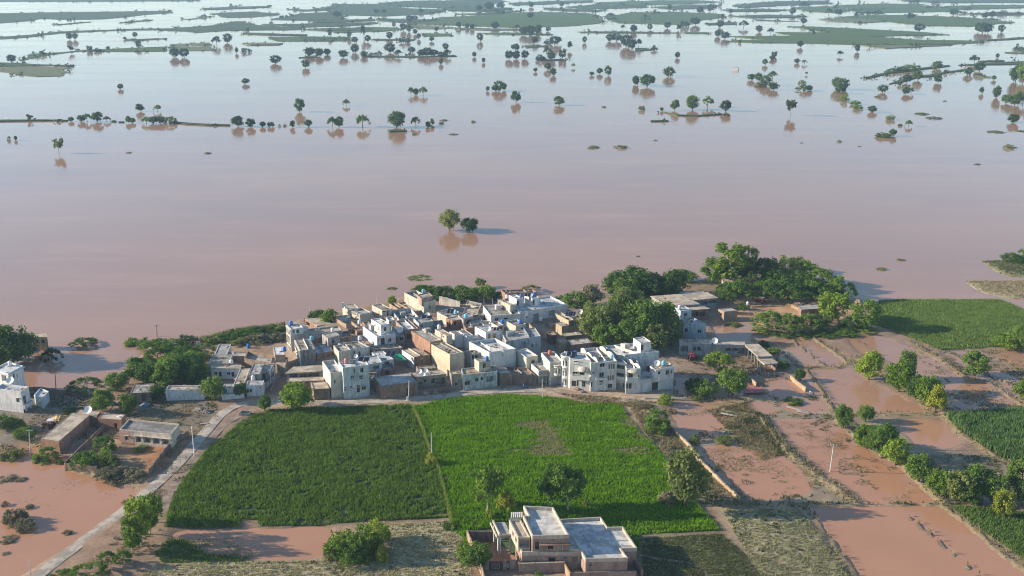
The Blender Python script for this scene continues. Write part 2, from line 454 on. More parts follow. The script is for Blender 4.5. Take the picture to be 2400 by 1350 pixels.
F_ST = [(1692, 1196), (1872, 1192), (1930, 1262), (2010, 1360), (1790, 1360), (1750, 1300)]
F_SL = [(915, 1230), (1048, 1222), (1092, 1290), (1110, 1365), (300, 1365), (375, 1326), (560, 1316), (745, 1314), (900, 1302), (920, 1270)]
F_DW = [(1655, 958), (1760, 938), (1800, 985), (1850, 1062), (1790, 1078), (1730, 1040), (1700, 1000)]
F_DS = [(1472, 950), (1530, 950), (1565, 1000), (1610, 1052), (1640, 1090), (1700, 1150), (1690, 1190), (1640, 1180), (1570, 1075), (1510, 1015)]
paint(PT([(600, 950), (690, 920), (1600, 900), (1600, 935), (1500, 940), (1200, 925), (960, 945), (620, 962)]), (.43, .32, .22), 2)
paint(PT([(640, 760), (1400, 680), (1600, 800), (1600, 900), (700, 920)]), (.30, .23, .17), 3)
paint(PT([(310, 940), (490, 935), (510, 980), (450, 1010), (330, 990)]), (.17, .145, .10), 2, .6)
paint(PT([(50, 930), (200, 930), (180, 960), (100, 1030), (0, 1060), (-50, 950)]), (.21, .17, .13), 3, .4)
paint(PT([(300, 1050), (410, 1040), (400, 1075), (360, 1110), (300, 1090)]), (.36, .17, .075), 2, .3)
paint(PT([(0, 1050), (100, 1040), (160, 1080), (150, 1120), (0, 1080)]), (.36, .18, .09), 2, .4)
paint(PT([(230, 1080), (300, 1070), (340, 1140), (240, 1130)]), (.26, .20, .12), 2, .5)
paint(PT([(1650, 930), (1800, 930), (1960, 970), (2180, 966), (2220, 1180), (1690, 1190), (1560, 1060)]), (.29, .22, .135), 3, .4)
paint(PT(F_DW), (.33, .27, .15), 2, .5); paint(PT(F_DS), (.36, .29, .17), 1, .4)
paint(PT([(1740, 700), (1960, 690), (2050, 760), (1980, 790), (1700, 745)]), (.42, .25, .13), 2, .6)
paint(PT([(1700, 740), (2060, 765), (2060, 785), (1850, 785), (1690, 765)]), (.33, .22, .12), 2, .3)
paint(PT([(1600, 640), (2000, 640), (2010, 700), (1650, 690)]), (.20, .16, .09), 3, .3)
paint(PT(EXTRA_LAND[0]), (.36, .33, .20), 2, .3); paint(PT(EXTRA_LAND[1]), (.27, .25, .12), 2, .3)
paint(PT(F_L), (.045, .07, .02), 1); paint(PT(F_R), (.055, .09, .02), 1); paint(PT(F_UR), (.14, .17, .07), 1)
paint(PT(F_T), (.12, .13, .06), 1); paint(PT(F_B), (.13, .15, .06), 1); paint(PT(F_GR), (.17, .17, .075), 1, .3)
paint(PT(F_ST), (.33, .28, .165), 1, .3); paint(PT(F_SL), (.36, .295, .18), 1, .3)
paint(PT([(2080, 1060), (2380, 1060), (2300, 1180), (2200, 1180), (2100, 1090)]), (.20, .16, .09), 2, .5)
paint(PT([(1500, 660), (1600, 660), (1640, 700), (1500, 720)]), (.30, .20, .12), 2)
CC = np.where((bund > .1)[..., None], CC * (1 - bund[..., None] * .6) + L3((.30, .24, .12)) * bund[..., None] * .6, CC)
wet = np.clip(blur(pond, 2) * shal, 0, 1)[..., None]
CC = CC * (1 - .8 * wet) + L3((.27, .185, .125)) * .8 * wet
CC *= (1 + .35 * N2 + .25 * N4)[..., None]
ny, nx = XX.shape
V = np.stack([XX, YY, HGT], -1).reshape(-1, 3)
idx = np.arange(ny * nx).reshape(ny, nx)
keep = (np.maximum.reduce([HGT[:-1, :-1], HGT[1:, :-1], HGT[:-1, 1:], HGT[1:, 1:]]) > -.75)
F = np.stack([idx[:-1, :-1], idx[:-1, 1:], idx[1:, 1:], idx[1:, :-1]], -1)[keep]
m, n, l, b = newmat("soil")
at = n.new("ShaderNodeAttribute"); at.attribute_name = "ground_colour"
w = wpos(n, l)
f1 = ramp(n, l, noise(n, l, w, 1.3, 6, .7), [(.25, .55), (.75, 1.35)])
c = mix(n, l, 1.0, at.outputs['Color'], f1, 'MULTIPLY')
l.new(c, b.inputs['Base Color'])
sz = n.new("ShaderNodeSeparateXYZ"); l.new(w, sz.inputs[0])
mr = n.new("ShaderNodeMapRange"); l.new(sz.outputs[2], mr.inputs[0])
for i, x in zip((1, 2, 3, 4), (0.0, .35, .35, .95)): mr.inputs[i].default_value = x
l.new(mr.outputs[0], b.inputs['Roughness'])
bump(n, l, b, noise(n, l, w, 2.5, 6, .75), .7, .15)
SOIL = m
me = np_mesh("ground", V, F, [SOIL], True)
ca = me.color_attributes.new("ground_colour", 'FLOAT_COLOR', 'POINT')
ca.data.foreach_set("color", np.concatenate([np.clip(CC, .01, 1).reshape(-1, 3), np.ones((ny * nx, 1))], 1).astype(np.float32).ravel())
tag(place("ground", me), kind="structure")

# ---------------- flood water: one sheet to the horizon
m, n, l, b = newmat("muddy_water")
w = wpos(n, l, (1, 1, 1))
big = ramp(n, l, noise(n, l, wpos(n, l, (.4, 1, 1)), .012, 5, .6), [(.35, 0), (.65, 1)])
c = mix(n, l, big, (.385, .218, .134), (.33, .195, .132))
silt = ramp(n, l, noise(n, l, wpos(n, l, (.28, 1, 1)), .028, 8, .72), [(.52, 0), (.68, .6)])
c = mix(n, l, silt, c, (.44, .255, .165))
# base colour reddens nearer: thicker plot silt, plus weaker sky reflection painted in
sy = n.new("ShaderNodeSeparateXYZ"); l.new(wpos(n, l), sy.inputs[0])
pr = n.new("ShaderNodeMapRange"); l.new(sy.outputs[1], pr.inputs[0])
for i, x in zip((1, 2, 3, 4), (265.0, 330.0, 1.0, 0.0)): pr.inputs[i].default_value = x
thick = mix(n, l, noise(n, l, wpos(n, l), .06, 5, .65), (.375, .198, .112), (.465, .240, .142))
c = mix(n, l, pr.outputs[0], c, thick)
l.new(c, b.inputs['Base Color'])
b.inputs['IOR'].default_value = 1.33
streak = ramp(n, l, noise(n, l, wpos(n, l, (.2, 1, 1)), .02, 7, .7), [(.42, .06), (.62, .13)])
l.new(streak, b.inputs['Roughness'])
bump(n, l, b, noise(n, l, wpos(n, l, (.6, 1, 1)), .9, 3, .5), .06, .12)
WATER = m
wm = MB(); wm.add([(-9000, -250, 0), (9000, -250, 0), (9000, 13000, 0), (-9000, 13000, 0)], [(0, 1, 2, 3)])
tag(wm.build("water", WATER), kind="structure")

# ---------------- far strips of land standing out of the flood
def farm(name, c1, c2, sc=.02):
    m, n, l, b = newmat(name)
    a = ramp(n, l, noise(n, l, wpos(n, l, (.5, 1, 1)), sc, 6, .7), [(.35, 0), (.65, 1)])
    g = ramp(n, l, noise(n, l, wpos(n, l), .15, 4, .7), [(.3, .65), (.7, 1.25)])
    l.new(mix(n, l, 1.0, mix(n, l, a, c1, c2), g, 'MULTIPLY'), b.inputs['Base Color'])
    b.inputs['Roughness'].default_value = .95; b.inputs['Specular IOR Level'].default_value = .1
    return m
FM_G = farm("far_crop", (.075, .125, .035), (.10, .135, .05)); FM_D = farm("far_scrub", (.055, .085, .035), (.085, .11, .05)); FM_P = farm("far_wet_crop", (.13, .155, .075), (.19, .185, .11))
def far_land(name, pts, fr, mat, z=.45, jit=.012):
    """outline gets small bays and points so that no edge is ruler straight"""
    w = [G(*px(fr, *p), 0) for p in pts]
    out = []
    for i, a in enumerate(w):
        b_ = w[(i + 1) % len(w)]; L = (b_ - a).length; k = max(2, min(24, int(L / 25)))
        for q in range(k):
            p = a.lerp(b_, q / k)
            if q: p += Vector((random.gauss(0, 1), random.gauss(0, 1) * 1.5, 0)) * min(L * jit * 1.6, 12)
            out.append(p)
    mb = MB(); mb.prism(out, -.5, z)
    return tag(mb.build(name, mat), kind="structure")
FRZ = {'z1': (0, 0, 3), 'z2': (700, 0, 3), 'z3': (1400, 0, 2.4)}
FR.update(FRZ)
FARL = [('z1', 'D', [(0, 0), (1400, -3), (1395, 9), (1000, 11), (600, 14), (0, 14)]), ('z1', 'D', [(0, 93), (300, 88), (800, 82), (1190, 75), (1205, 92), (1000, 108), (900, 120), (750, 135), (500, 140), (280, 135), (200, 150), (0, 165), (-60, 165), (-60, 95)]),
 ('z1', 'D', [(380, 172), (640, 152), (640, 158), (420, 178)]), ('z1', 'D', [(835, 160), (1075, 138), (1075, 145), (850, 165)]),
 ('z1', 'D', [(1490, 95), (1600, 88), (1780, 82), (1880, 90), (1970, 97), (1960, 108), (1800, 122), (1600, 128), (1540, 115)]),
 ('z1', 'P', [(1290, 137), (1430, 118), (1480, 112), (1500, 120), (1320, 143)]), ('z1', 'D', [(-40, 262), (150, 250), (430, 222), (860, 206), (862, 216), (430, 234), (160, 268), (-40, 280)]),
 ('z1', 'D', [(870, 204), (1200, 200), (1500, 178), (1650, 150), (1700, 150), (1830, 178), (2000, 188), (2100, 192), (2100, 212), (1600, 218), (1400, 232), (1100, 213), (875, 215)]),
 ('z1', 'D', [(1840, 172), (2100, 168), (2400, 160), (2640, 158), (2640, 170), (2400, 188), (2100, 192)]),
 ('z1', 'G', [(1880, 262), (2100, 258), (2450, 262), (2440, 290), (2200, 293), (1950, 292)]), ('z1', 'D', [(880, 280), (1100, 270), (1180, 273), (950, 291)]),
 ('z1', 'G', [(780, 345), (1180, 328), (1170, 362), (900, 366), (560, 362), (480, 371), (300, 395), (150, 430), (130, 425), (230, 380), (450, 367), (600, 352)]),
 ('z1', 'P', [(1205, 312), (1330, 308), (1330, 330), (1480, 330), (1490, 358), (1185, 360)]), ('z1', 'P', [(1340, 306), (1480, 304), (1482, 324), (1340, 324)]),
 ('z1', 'D', [(-40, 440), (140, 445), (250, 453), (480, 461), (532, 463), (480, 470), (250, 463), (-40, 470)]), ('z1', 'P', [(-40, 474), (250, 467), (478, 476), (448, 535), (260, 541), (-40, 500)]),
 ('z1', 'D', [(2020, 65), (2180, 68), (2380, 40), (2400, 42), (2300, 76), (2120, 82)]), ('z1', 'D', [(1900, 140), (2130, 95), (2400, 80), (2420, 145), (2050, 145)]),
 ('z2', 'D', [(270, 120), (200, 70), (250, 28), (640, 28), (740, 58), (1000, 66), (1080, 68), (900, 102), (600, 116), (300, 108)]),
 ('z2', 'D', [(560, 22), (760, 8), (1400, -4), (1450, 10), (1300, 48), (1050, 60), (760, 50)]), ('z2', 'G', [(200, 212), (440, 190), (700, 195), (720, 210), (600, 222), (250, 233)]),
 ('z2', 'D', [(0, 178), (300, 166), (540, 156), (560, 168), (300, 182), (0, 196)]), ('z2', 'G', [(800, 168), (1000, 122), (1250, 112), (1500, 90), (1700, 85), (2050, 95), (2160, 150), (2100, 168), (1900, 185), (1600, 195), (1350, 190), (1150, 180), (950, 178)]),
 ('z2', 'P', [(800, 172), (900, 182), (1110, 196), (1000, 206), (850, 205), (780, 192)]), ('z2', 'G', [(1250, 236), (1500, 231), (1790, 241), (1780, 248), (1400, 246)]), ('z2', 'G', [(860, 235), (1060, 238), (1088, 254), (880, 258)]),
 ('z2', 'G', [(1960, 225), (2200, 222), (2500, 226), (2490, 234), (2000, 233)]), ('z2', 'G', [(2140, 115), (2420, 85), (2440, 100), (2430, 168), (2250, 164), (2160, 132)]),
 ('z2', 'D', [(440, 396), (900, 396), (1100, 390), (1112, 399), (800, 405), (450, 404)]), ('z2', 'D', [(1580, 322), (1700, 319), (1722, 330), (1600, 340)]), ('z2', 'D', [(1690, 421), (1860, 417), (1880, 426), (1700, 430)]),
 ('z2', 'D', [(1870, 50), (2100, 32), (2450, 30), (2440, 56), (2000, 66)]), ('z2', 'D', [(1480, 22), (1800, 6), (2060, 2), (2060, 16), (1700, 34), (1520, 40)]),
 ('z2', 'D', [(30, 258), (350, 262), (360, 282), (40, 290)]), ('z2', 'D', [(520, 275), (820, 278), (800, 287), (540, 285)]), ('z2', 'D', [(0, 405), (120, 398), (140, 403), (0, 411)]),
 ('z3', 'D', [(300, 42), (520, 26), (700, 30), (650, 46), (400, 54)]), ('z3', 'G', [(60, 95), (200, 72), (460, 68), (700, 80), (725, 98), (560, 120), (500, 143), (400, 138), (130, 128)]),
 ('z3', 'G', [(730, 236), (760, 228), (950, 225), (745, 206), (1110, 203), (1000, 183), (1310, 184), (1070, 150), (1200, 150), (1500, 165), (1800, 180), (1980, 197), (1700, 202), (1530, 206), (1800, 225), (2100, 230), (2180, 240), (2000, 250), (1800, 254), (1450, 252), (1150, 244), (900, 242)]),
 ('z3', 'P', [(1460, 255), (1800, 256), (2000, 254), (1700, 270), (1620, 275)]), ('z3', 'G', [(1350, 98), (1450, 90), (1700, 85), (2100, 100), (2350, 128), (2100, 150), (1850, 147), (1600, 120)]),
 ('z3', 'G', [(1320, 32), (1600, 20), (1800, 25), (2050, 64), (1900, 68), (1500, 74)]), ('z3', 'D', [(880, 110), (1135, 122), (900, 117)]), ('z3', 'D', [(600, 132), (780, 125), (770, 140), (640, 142)]),
 ('z3', 'G', [(480, 181), (630, 184), (628, 191), (500, 190)]), ('z3', 'D', [(-10, 180), (300, 184), (480, 186), (300, 188), (-10, 187)]), ('z3', 'D', [(215, 272), (280, 274), (322, 282), (215, 290)]),
 ('z3', 'D', [(1500, 440), (1600, 415), (1680, 398), (1830, 383), (1980, 368), (1980, 374), (1830, 391), (1690, 408), (1510, 445)]),
 ('z3', 'D', [(1640, 475), (1700, 450), (1800, 428), (2060, 392), (2060, 400), (1800, 438), (1720, 462)]), ('z3', 'D', [(2030, 368), (2200, 358), (2420, 346), (2420, 360), (2200, 366)]),
 ('z3', 'D', [(2140, 345), (2290, 341), (2290, 347), (2150, 350)]), ('z3', 'D', [(2180, 224), (2420, 211), (2420, 218), (2190, 231)]), ('z3', 'D', [(2340, 272), (2420, 268), (2420, 306), (2380, 290)]),
 ('z3', 'D', [(370, 632), (450, 649), (560, 652), (700, 643), (700, 646), (560, 656), (450, 653)]), ('z3', 'D', [(300, 681), (400, 681), (400, 684), (300, 686)]), ('z3', 'D', [(2120, 420), (2210, 436), (2205, 440), (2120, 426)]),
 ('z3', 'D', [(1700, -4), (2420, -4), (2420, 16), (2000, 18), (1750, 10)]), ('z3', 'D', [(1430, 52), (1600, 46), (1620, 54), (1440, 60)]), ('z3', 'G', [(0, 15), (300, 4), (560, 2), (700, 12), (520, 22), (200, 32), (0, 34)]),
 ('z3', 'D', [(760, 30), (1000, 8), (1300, 4), (1280, 16), (1000, 36), (800, 44)]), ('z1', 'D', [(-40, 849), (330, 847), (480, 850), (480, 853), (330, 852), (-40, 857)]),
 ('z1', 'D', [(1240, 862), (1300, 868), (1450, 878), (1620, 882), (1620, 887), (1450, 884), (1300, 876), (1240, 868)]), ('z2', 'D', [(625, 922), (680, 916), (760, 921), (750, 928), (640, 932)]),
 ('z3', 'D', [(2290, 296), (2420, 300), (2420, 303), (2300, 299)]),
 ('z2', 'D', [(1000, 60), (1200, 52), (1500, 56), (1480, 72), (1300, 82), (1050, 78)]), ('z2', 'D', [(1100, 100), (1300, 94), (1480, 78), (1600, 76), (1500, 86), (1250, 108)]), ('z2', 'D', [(560, 130), (760, 138), (960, 140), (900, 156), (700, 158), (560, 146)]),
 ('z2', 'D', [(100, 150), (330, 140), (520, 136), (540, 146), (300, 156), (100, 162)]), ('z2', 'P', [(1120, 198), (1400, 204), (1700, 204), (1690, 212), (1300, 214), (1100, 208)]), ('z2', 'D', [(1720, 56), (1900, 62), (2140, 74), (2100, 84), (1900, 80), (1740, 70)]),
 ('z3', 'G', [(1100, 44), (1300, 36), (1420, 60), (1360, 74), (1180, 66)]), ('z3', 'D', [(700, 56), (900, 50), (1080, 56), (1000, 66), (760, 66)]), ('z3', 'D', [(740, 92), (960, 84), (1180, 92), (1100, 100), (860, 102)]), ('z3', 'P', [(1250, 108), (1500, 104), (1620, 122), (1500, 130), (1300, 122)]),
 ('z3', 'G', [(1900, 40), (2150, 28), (2420, 30), (2420, 44), (2200, 52), (1980, 54)]), ('z3', 'D', [(2080, 78), (2240, 70), (2420, 74), (2420, 84), (2200, 88)]), ('z3', 'D', [(1000, 20), (1300, 14), (1320, 22), (1100, 30)]), ('z1', 'D', [(1420, 60), (1700, 48), (1900, 44), (1880, 54), (1600, 66), (1430, 70)]),
 ('z1', 'D', [(2130, 208), (2400, 200), (2600, 204), (2600, 214), (2300, 220)]), ('z1', 'D', [(1720, 232), (1960, 240), (2160, 246), (2140, 252), (1900, 250), (1720, 242)]), ('z1', 'P', [(1700, 308), (1860, 304), (1990, 308), (1960, 318), (1760, 320)])]
for i_, (fr, k, pts) in enumerate(FARL):
    far_land("field" if k != 'D' else "bank", pts, fr, {'G': FM_G, 'D': FM_D, 'P': FM_P}[k], .30 + .012 * i_)

# broken scrub along the far banks: one mass
_r = random.Random(3); SV = []
for fr, k, pts in FARL:
    w = [G(*px(fr, *q), 0) for q in pts]
    for a, b_ in zip(w, w[1:] + w[:1]):
        L = (b_ - a).length; step = 9 if a.y < 2500 else 16
        for _ in range(int(L / step)):
            if _r.random() < .45: continue
            q = a.lerp(b_, _r.random()) + Vector((_r.gauss(0, 4), _r.gauss(0, 6), 0)); s_ = _r.uniform(.6, 2.6) * (1.6 if a.y > 2500 else 1)
            if _r.random() < .08: s_ *= 2.2
            for _i in range(7):
                c_ = q + Vector((_r.gauss(0, 1) * s_ * .7, _r.gauss(0, 1) * s_ * .7, abs(_r.gauss(.5, .35)) * s_)); u = Vector((_r.gauss(0, 1), _r.gauss(0, 1), _r.gauss(0, 1))).normalized(); v = u.orthogonal().normalized(); t_ = s_ * .5
                SV += [c_ - u * t_, c_ - v * t_, c_ + u * t_, c_ + v * t_]
SCRUB = leafm("far_scrub_leaf", (.035, .060, .024), (.07, .10, .04))
tag(place("scrub", np_mesh("scrub", np.array([tuple(q) for q in SV]), np.arange(len(SV)).reshape(-1, 4), [SCRUB])), kind="stuff")

# ---------------- roads
def strip(name, pts, wid, mat, z=.12, seg=2.0, thick=.25):
    w = [G(*p, .5) for p in pts]
    P = []
    for i, (a, b_) in enumerate(zip(w[:-1], w[1:])):
        p0 = w[max(0, i - 1)]; p3 = w[min(len(w) - 1, i + 2)]
        k = max(2, int((b_ - a).length / seg))
        for q in range(k):
            t = q / k
            P.append(.5 * ((2 * a) + (b_ - p0) * t + (2 * p0 - 5 * a + 4 * b_ - p3) * t * t + (3 * a - p0 - 3 * b_ + p3) * t ** 3))
    P.append(w[-1])
    vs = []; fs = []
    zz = [max(hgt(p.x, p.y), .35) for p in P]
    zz = [sum(zz[max(0, i - 4):i + 5]) / len(zz[max(0, i - 4):i + 5]) for i in range(len(zz))]
    for i, p in enumerate(P):
        d = (P[min(i + 1, len(P) - 1)] - P[max(i - 1, 0)]); nn = Vector((-d.y, d.x, 0)).normalized()
        j = wid / 2 + random.uniform(-.12, .12)
        for s, dz in ((-j - .1, -thick), (-j, 0), (0, .04), (j, 0), (j + .1, -thick)):
            q = p + nn * s; vs.append(Vector((q.x, q.y, zz[i] + z + dz)))
    for i in range(len(P) - 1):
        for s in range(4): fs.append((i * 5 + s + 1, i * 5 + s, (i + 1) * 5 + s, (i + 1) * 5 + s + 1))
    mb = MB(); mb.add(vs, fs); return tag(mb.build(name, mat), kind="structure")
ROADM = roofm((.47, .40, .32), (.30, .23, .17), .6)
ROAD = [(40, 1392), (98, 1343), (170, 1287), (240, 1234), (300, 1190), (360, 1140), (405, 1100), (440, 1062), (470, 1027), (500, 992), (525, 968), (560, 951), (610, 944), (700, 944), (800, 943), (900, 941), (1000, 933), (1100, 923), (1200, 916), (1270, 915)]
strip("road", ROAD, 3.3, ROADM)
DUST = roofm((.47, .36, .26), (.30, .20, .13), .5)
strip("lane", [(1262, 915), (1330, 920), (1400, 930), (1460, 936), (1560, 935)], 4.2, DUST, .10)
strip("track", [(600, 960), (560, 975), (520, 1000), (480, 1045), (440, 1095), (400, 1150), (380, 1200)], 2.6, roofm((.34, .25, .18), (.22, .15, .1), .5), .03)
strip("track", [(1500, 1300), (1560, 1312), (1610, 1318), (1650, 1335), (1668, 1370)], .8, roofm((.40, .31, .22), (.22, .18, .1), .5), .02)

# ---------------- the hazy air
hz = MB(); hz.box((-9500, -350, -2.5), (19000, 0, 0), (0, 13900, 0), (0, 0, 140))
m = bpy.data.materials.new("hazy_air"); m.use_nodes = True
m.node_tree.nodes.clear()
ou = m.node_tree.nodes.new("ShaderNodeOutputMaterial"); pv = m.node_tree.nodes.new("ShaderNodeVolumePrincipled")
pv.inputs['Color'].default_value = (.46, .73, 1.0, 1); pv.inputs['Density'].default_value = .00009; pv.inputs['Anisotropy'].default_value = .1
m.node_tree.links.new(pv.outputs[0], ou.inputs['Volume'])
tag(hz.build("haze", m), kind="stuff")

# ================================================================== BUILDINGS
def area2(p): return sum(a.x * b.y - b.x * a.y for a, b in zip(p, p[1:] + p[:1]))
def inset(poly, d):
    n = len(poly); out = []
    for i in range(n):
        a, b, c = poly[i - 1], poly[i], poly[(i + 1) % n]
        e1 = (b - a).normalized(); e2 = (c - b).normalized()
        n1 = Vector((-e1.y, e1.x, 0)); n2 = Vector((-e2.y, e2.x, 0))
        k = (n1 + n2); kk = k.dot(n1)
        k = k / kk if abs(kk) > .25 else n1
        out.append(b + k * d)
    return out
def facade(mb, P, d, nrm, L, z0, z1, ops, m=0):
    """wall panel with real openings: cells between the openings, reveals round each"""
    us = sorted({0.0, L, *[o[0] for o in ops], *[o[1] for o in ops]}); zs = sorted({z0, z1, *[o[2] for o in ops], *[o[3] for o in ops]})
    pt = lambda u, z, dep=0.0: Vector((P.x, P.y, 0)) + d * u - nrm * dep + Vector((0, 0, z))
    for ua, ub in zip(us, us[1:]):
        for za, zb in zip(zs, zs[1:]):
            uc, zc = (ua + ub) / 2, (za + zb) / 2
            if any(o[0] < uc < o[1] and o[2] < zc < o[3] for o in ops): continue
            mb.quad(pt(ua, za), pt(ub, za), pt(ub, zb), pt(ua, zb), m)
    for o in ops:
        a, b, c, e, dep = o[0], o[1], o[2], o[3], o[5]
        mb.quad(pt(a, c), pt(a, c, dep), pt(a, e, dep), pt(a, e), m); mb.quad(pt(b, c, dep), pt(b, c), pt(b, e), pt(b, e, dep), m)
        mb.quad(pt(a, e, dep), pt(b, e, dep), pt(b, e), pt(a, e), m); mb.quad(pt(a, c), pt(b, c), pt(b, c, dep), pt(a, c, dep), m)
        if o[4] == 'o': mb.quad(pt(a, c, dep), pt(b, c, dep), pt(b, e, dep), pt(a, e, dep), o[6] if len(o) > 6 else m)
def house(label, fr, corners, h, wall, roof, pp=.7, base=.2, front=(), left=(), right=(), group=None, name="house", cat="house", trim=None, over=0.0,
          inner=None, bands=(), back=None, shade=True, tp=.22, doorm=None):
    """corners: the outline of the parapet top as it stands in the photo; front-left, front-right, back-left (the fourth follows) or a whole outline"""
    p = [G(*px(fr, *c), h) for c in corners]
    if len(p) == 3: p = [p[0], p[1], p[1] + p[2] - p[0], p[2]]
    if area2(p) < 0: p = [p[0]] + p[1:][::-1]; flip = True
    else: flip = False
    n = len(p)
    # edges: 0 front, 1 right, last left (a counter-clockwise outline that starts at the front-left corner)
    root = thing(name, label, cat, (sum(v.x for v in p) / n, sum(v.y for v in p) / n, base), group)
    mb = MB(); parts = []
    for i in range(n):
        a, b = p[i], p[(i + 1) % n]
        d = (b - a); L = d.length; d = d.normalized(); nr = Vector((d.y, -d.x, 0))
        lst = front if i == 0 else right if i == 1 else left if i == n - 1 else ()
        ops = []
        for o in lst:
            q0 = on_plane(*px(fr, o[1], o[2]), a, nr); q1 = on_plane(*px(fr, o[3], o[4]), a, nr)
            u0, u1 = sorted(((q0 - a).dot(d), (q1 - a).dot(d))); z1, z0 = max(q0.z, q1.z), min(q0.z, q1.z)
            u0, u1 = max(u0, .12), min(u1, L - .12); z0, z1 = max(z0, base + .08), min(z1, h - .1)
            if u1 - u0 < .2 or z1 - z0 < .2: continue
            if any(u0 < e[1] and u1 > e[0] and z0 < e[3] and z1 > e[2] for e in ops): continue
            k = o[0]; dep = {'w': .16, 'd': .14, 'o': 1.6, 's': .12, 't': .12, 'y': .12, 'v': 2.2}[k]
            ops.append((u0, u1, z0, z1, 'o' if k in 'ov' else k, dep, 2 if k == 'v' else 0))
            if k not in 'ov': parts.append((k, a, d, nr, u0, u1, z0, z1, dep))
            if k == 'v': parts.append((k, a, d, nr, u0, u1, z0, z1, dep))
        facade(mb, a, d, nr, L, base - .5, h, ops)
    ins = inset(p, tp) if pp > 0 else p
    zr = h - pp
    if pp > 0:
        for i in range(n):
            j = (i + 1) % n
            mb.quad(p[i], p[j], ins[j], ins[i], 1 if trim else 0)
            mb.quad(Vector((ins[i].x, ins[i].y, h)), Vector((ins[j].x, ins[j].y, h)), Vector((ins[j].x, ins[j].y, zr - .1)), Vector((ins[i].x, ins[i].y, zr - .1)), 0)
    mb.build("wall", [wall, trim or wall, inner or WHITE2], root)
    rb = MB()
    if pp > 0: rb.prism(ins, zr - .22, zr)
    else: rb.prism(inset(p, -max(over, .12)), h - .02, h + .2)
    rb.build("roof", roof, root)
    for z in bands:
        bb = MB()
        q = inset(p, -.12); bb.prism(q, z, z + .16); bb.build("ledge", trim or wall, root)
    for (k, a, d, nr, u0, u1, z0, z1, dep) in parts:
        P = Vector((a.x, a.y, 0)); pt = lambda u, z, e=0.0: P + d * u - nr * e + Vector((0, 0, z))
        W, H = u1 - u0, z1 - z0
        if k == 'w':
            f = MB(); t = min(.09, W * .12)
            for (ua, ub, za, zb) in ((u0, u0 + t, z0, z1), (u1 - t, u1, z0, z1), (u0 + t, u1 - t, z0, z0 + t), (u0 + t, u1 - t, z1 - t, z1), ((u0 + u1) / 2 - t / 2, (u0 + u1) / 2 + t / 2, z0 + t, z1 - t)):
                f.box(pt(ua, za, dep), d * (ub - ua), nr * .07, Vector((0, 0, zb - za)))
            wo = f.build("window", FRAME, root)
            g = MB(); g.quad(pt(u0, z0, dep), pt(u1, z0, dep), pt(u1, z1, dep), pt(u0, z1, dep)); g.build("pane", GLASS, wo)
            if shade and W > .8:
                s = MB(); s.box(pt(u0 - .15, z1 + .06, -.003), d * (W + .3), nr * .4, Vector((0, 0, .08))); s.build("sunshade", trim or wall, root)
        elif k == 'v': pass
        else:
            mt = {'d': doorm or DARKW, 's': STEEL, 't': TEAL, 'y': ORANGE}[k]
            f = MB(); f.box(pt(u0, z0, dep), d * W, nr * .05, Vector((0, 0, H)))
            f.box(pt(u0 + W * .47, z0 + .05, dep - .05), d * W * .06, nr * .025, Vector((0, 0, H - .1)))
            do = f.build("door", mt, root)
            hb = MB(); hb.box(pt(u0 + W * .56, z0 + H * .45, dep - .05), d * .05, nr * .06, Vector((0, 0, .14))); hb.build("handle", STEEL, do)
    return root, p, zr
HZ = {}
def H(key, *a, **k):
    r = house(*a, **k); HZ[key] = r; return r

# --- left end of the village, along the lane
H('a1', "tall narrow white house on the lane with blue tank on its roof", 'A', [(185, 690), (430, 652), (105, 603)], 9.5, WHITE, R_WHITE, .35,
  left=[('w', 118, 680, 132, 735), ('w', 150, 720, 166, 775), ('w', 75, 690, 92, 735), ('w', 112, 790, 128, 840), ('w', 80, 810, 98, 862)], front=[('w', 215, 700, 260, 760), ('o', 290, 700, 345, 760)])
H('a2', "wide house with long bare tan roof behind the lane's frame house", 'A', [(190, 812), (1190, 712), (140, 715)], 7.2, GREYP, R_TAN, .5, left=[('o', 165, 850, 190, 930), ('o', 200, 960, 222, 1040)])
H('a3', "grey brick house with stained flat roof and blue barrel tank on lane corner", 'A', [(370, 1110), (670, 1078), (272, 900)], 7.0, DKPL, R_MOSS, .12, left=[('w', 290, 1000, 310, 1080)], front=[('w', 420, 1180, 450, 1230)])
H('a3b', "low house with smooth blue grey roof beside the stained roof house", 'A', [(690, 1180), (1022, 1122), (600, 1020)], 5.0, BRICKD, R_BLUE, .15)
H('a4', "small raised room with pale roof carrying a white tank, behind the stained roof", 'A', [(915, 862), (1155, 802), (800, 785)], 8.2, GREYP, R_CON, .2, front=[('o', 1000, 900, 1050, 960)])
H('a5', "cream sided house with plastered front panel in the left middle of village", 'A', [(1130, 1132), (1372, 1092), (1025, 1010)], 7.0, CREAM, R_CON, .5)
H('a6', "grey house with clutter strewn roof and one dark door beside cream house", 'A', [(1345, 1082), (1742, 1035), (1120, 965)], 6.8, PALEB, R_MOSS, .4, front=[('d', 1518, 1130, 1562, 1225), ('w', 1420, 1120, 1460, 1180)])
H('a7', "white two storey house with upper room in the left middle of village", 'B', [(365, 1003), (735, 938), (85, 800)], 7.6, WHITE2, R_WHITE, .6,
  front=[('d', 440, 1040, 522, 1165), ('w', 590, 1040, 652, 1105), ('w', 385, 1050, 405, 1090)], trim=WHITE)
H('a7r', "white upper room with pale roof standing on the white two storey house", 'B', [(440, 772), (617, 745), (250, 658)], 10.8, WHITE2, R_WHITE, .35, base=7.0, name="roof_room", cat="room",
  front=[('w', 500, 815, 556, 895)], left=[('w', 312, 755, 338, 812), ('y', 378, 790, 406, 890)])
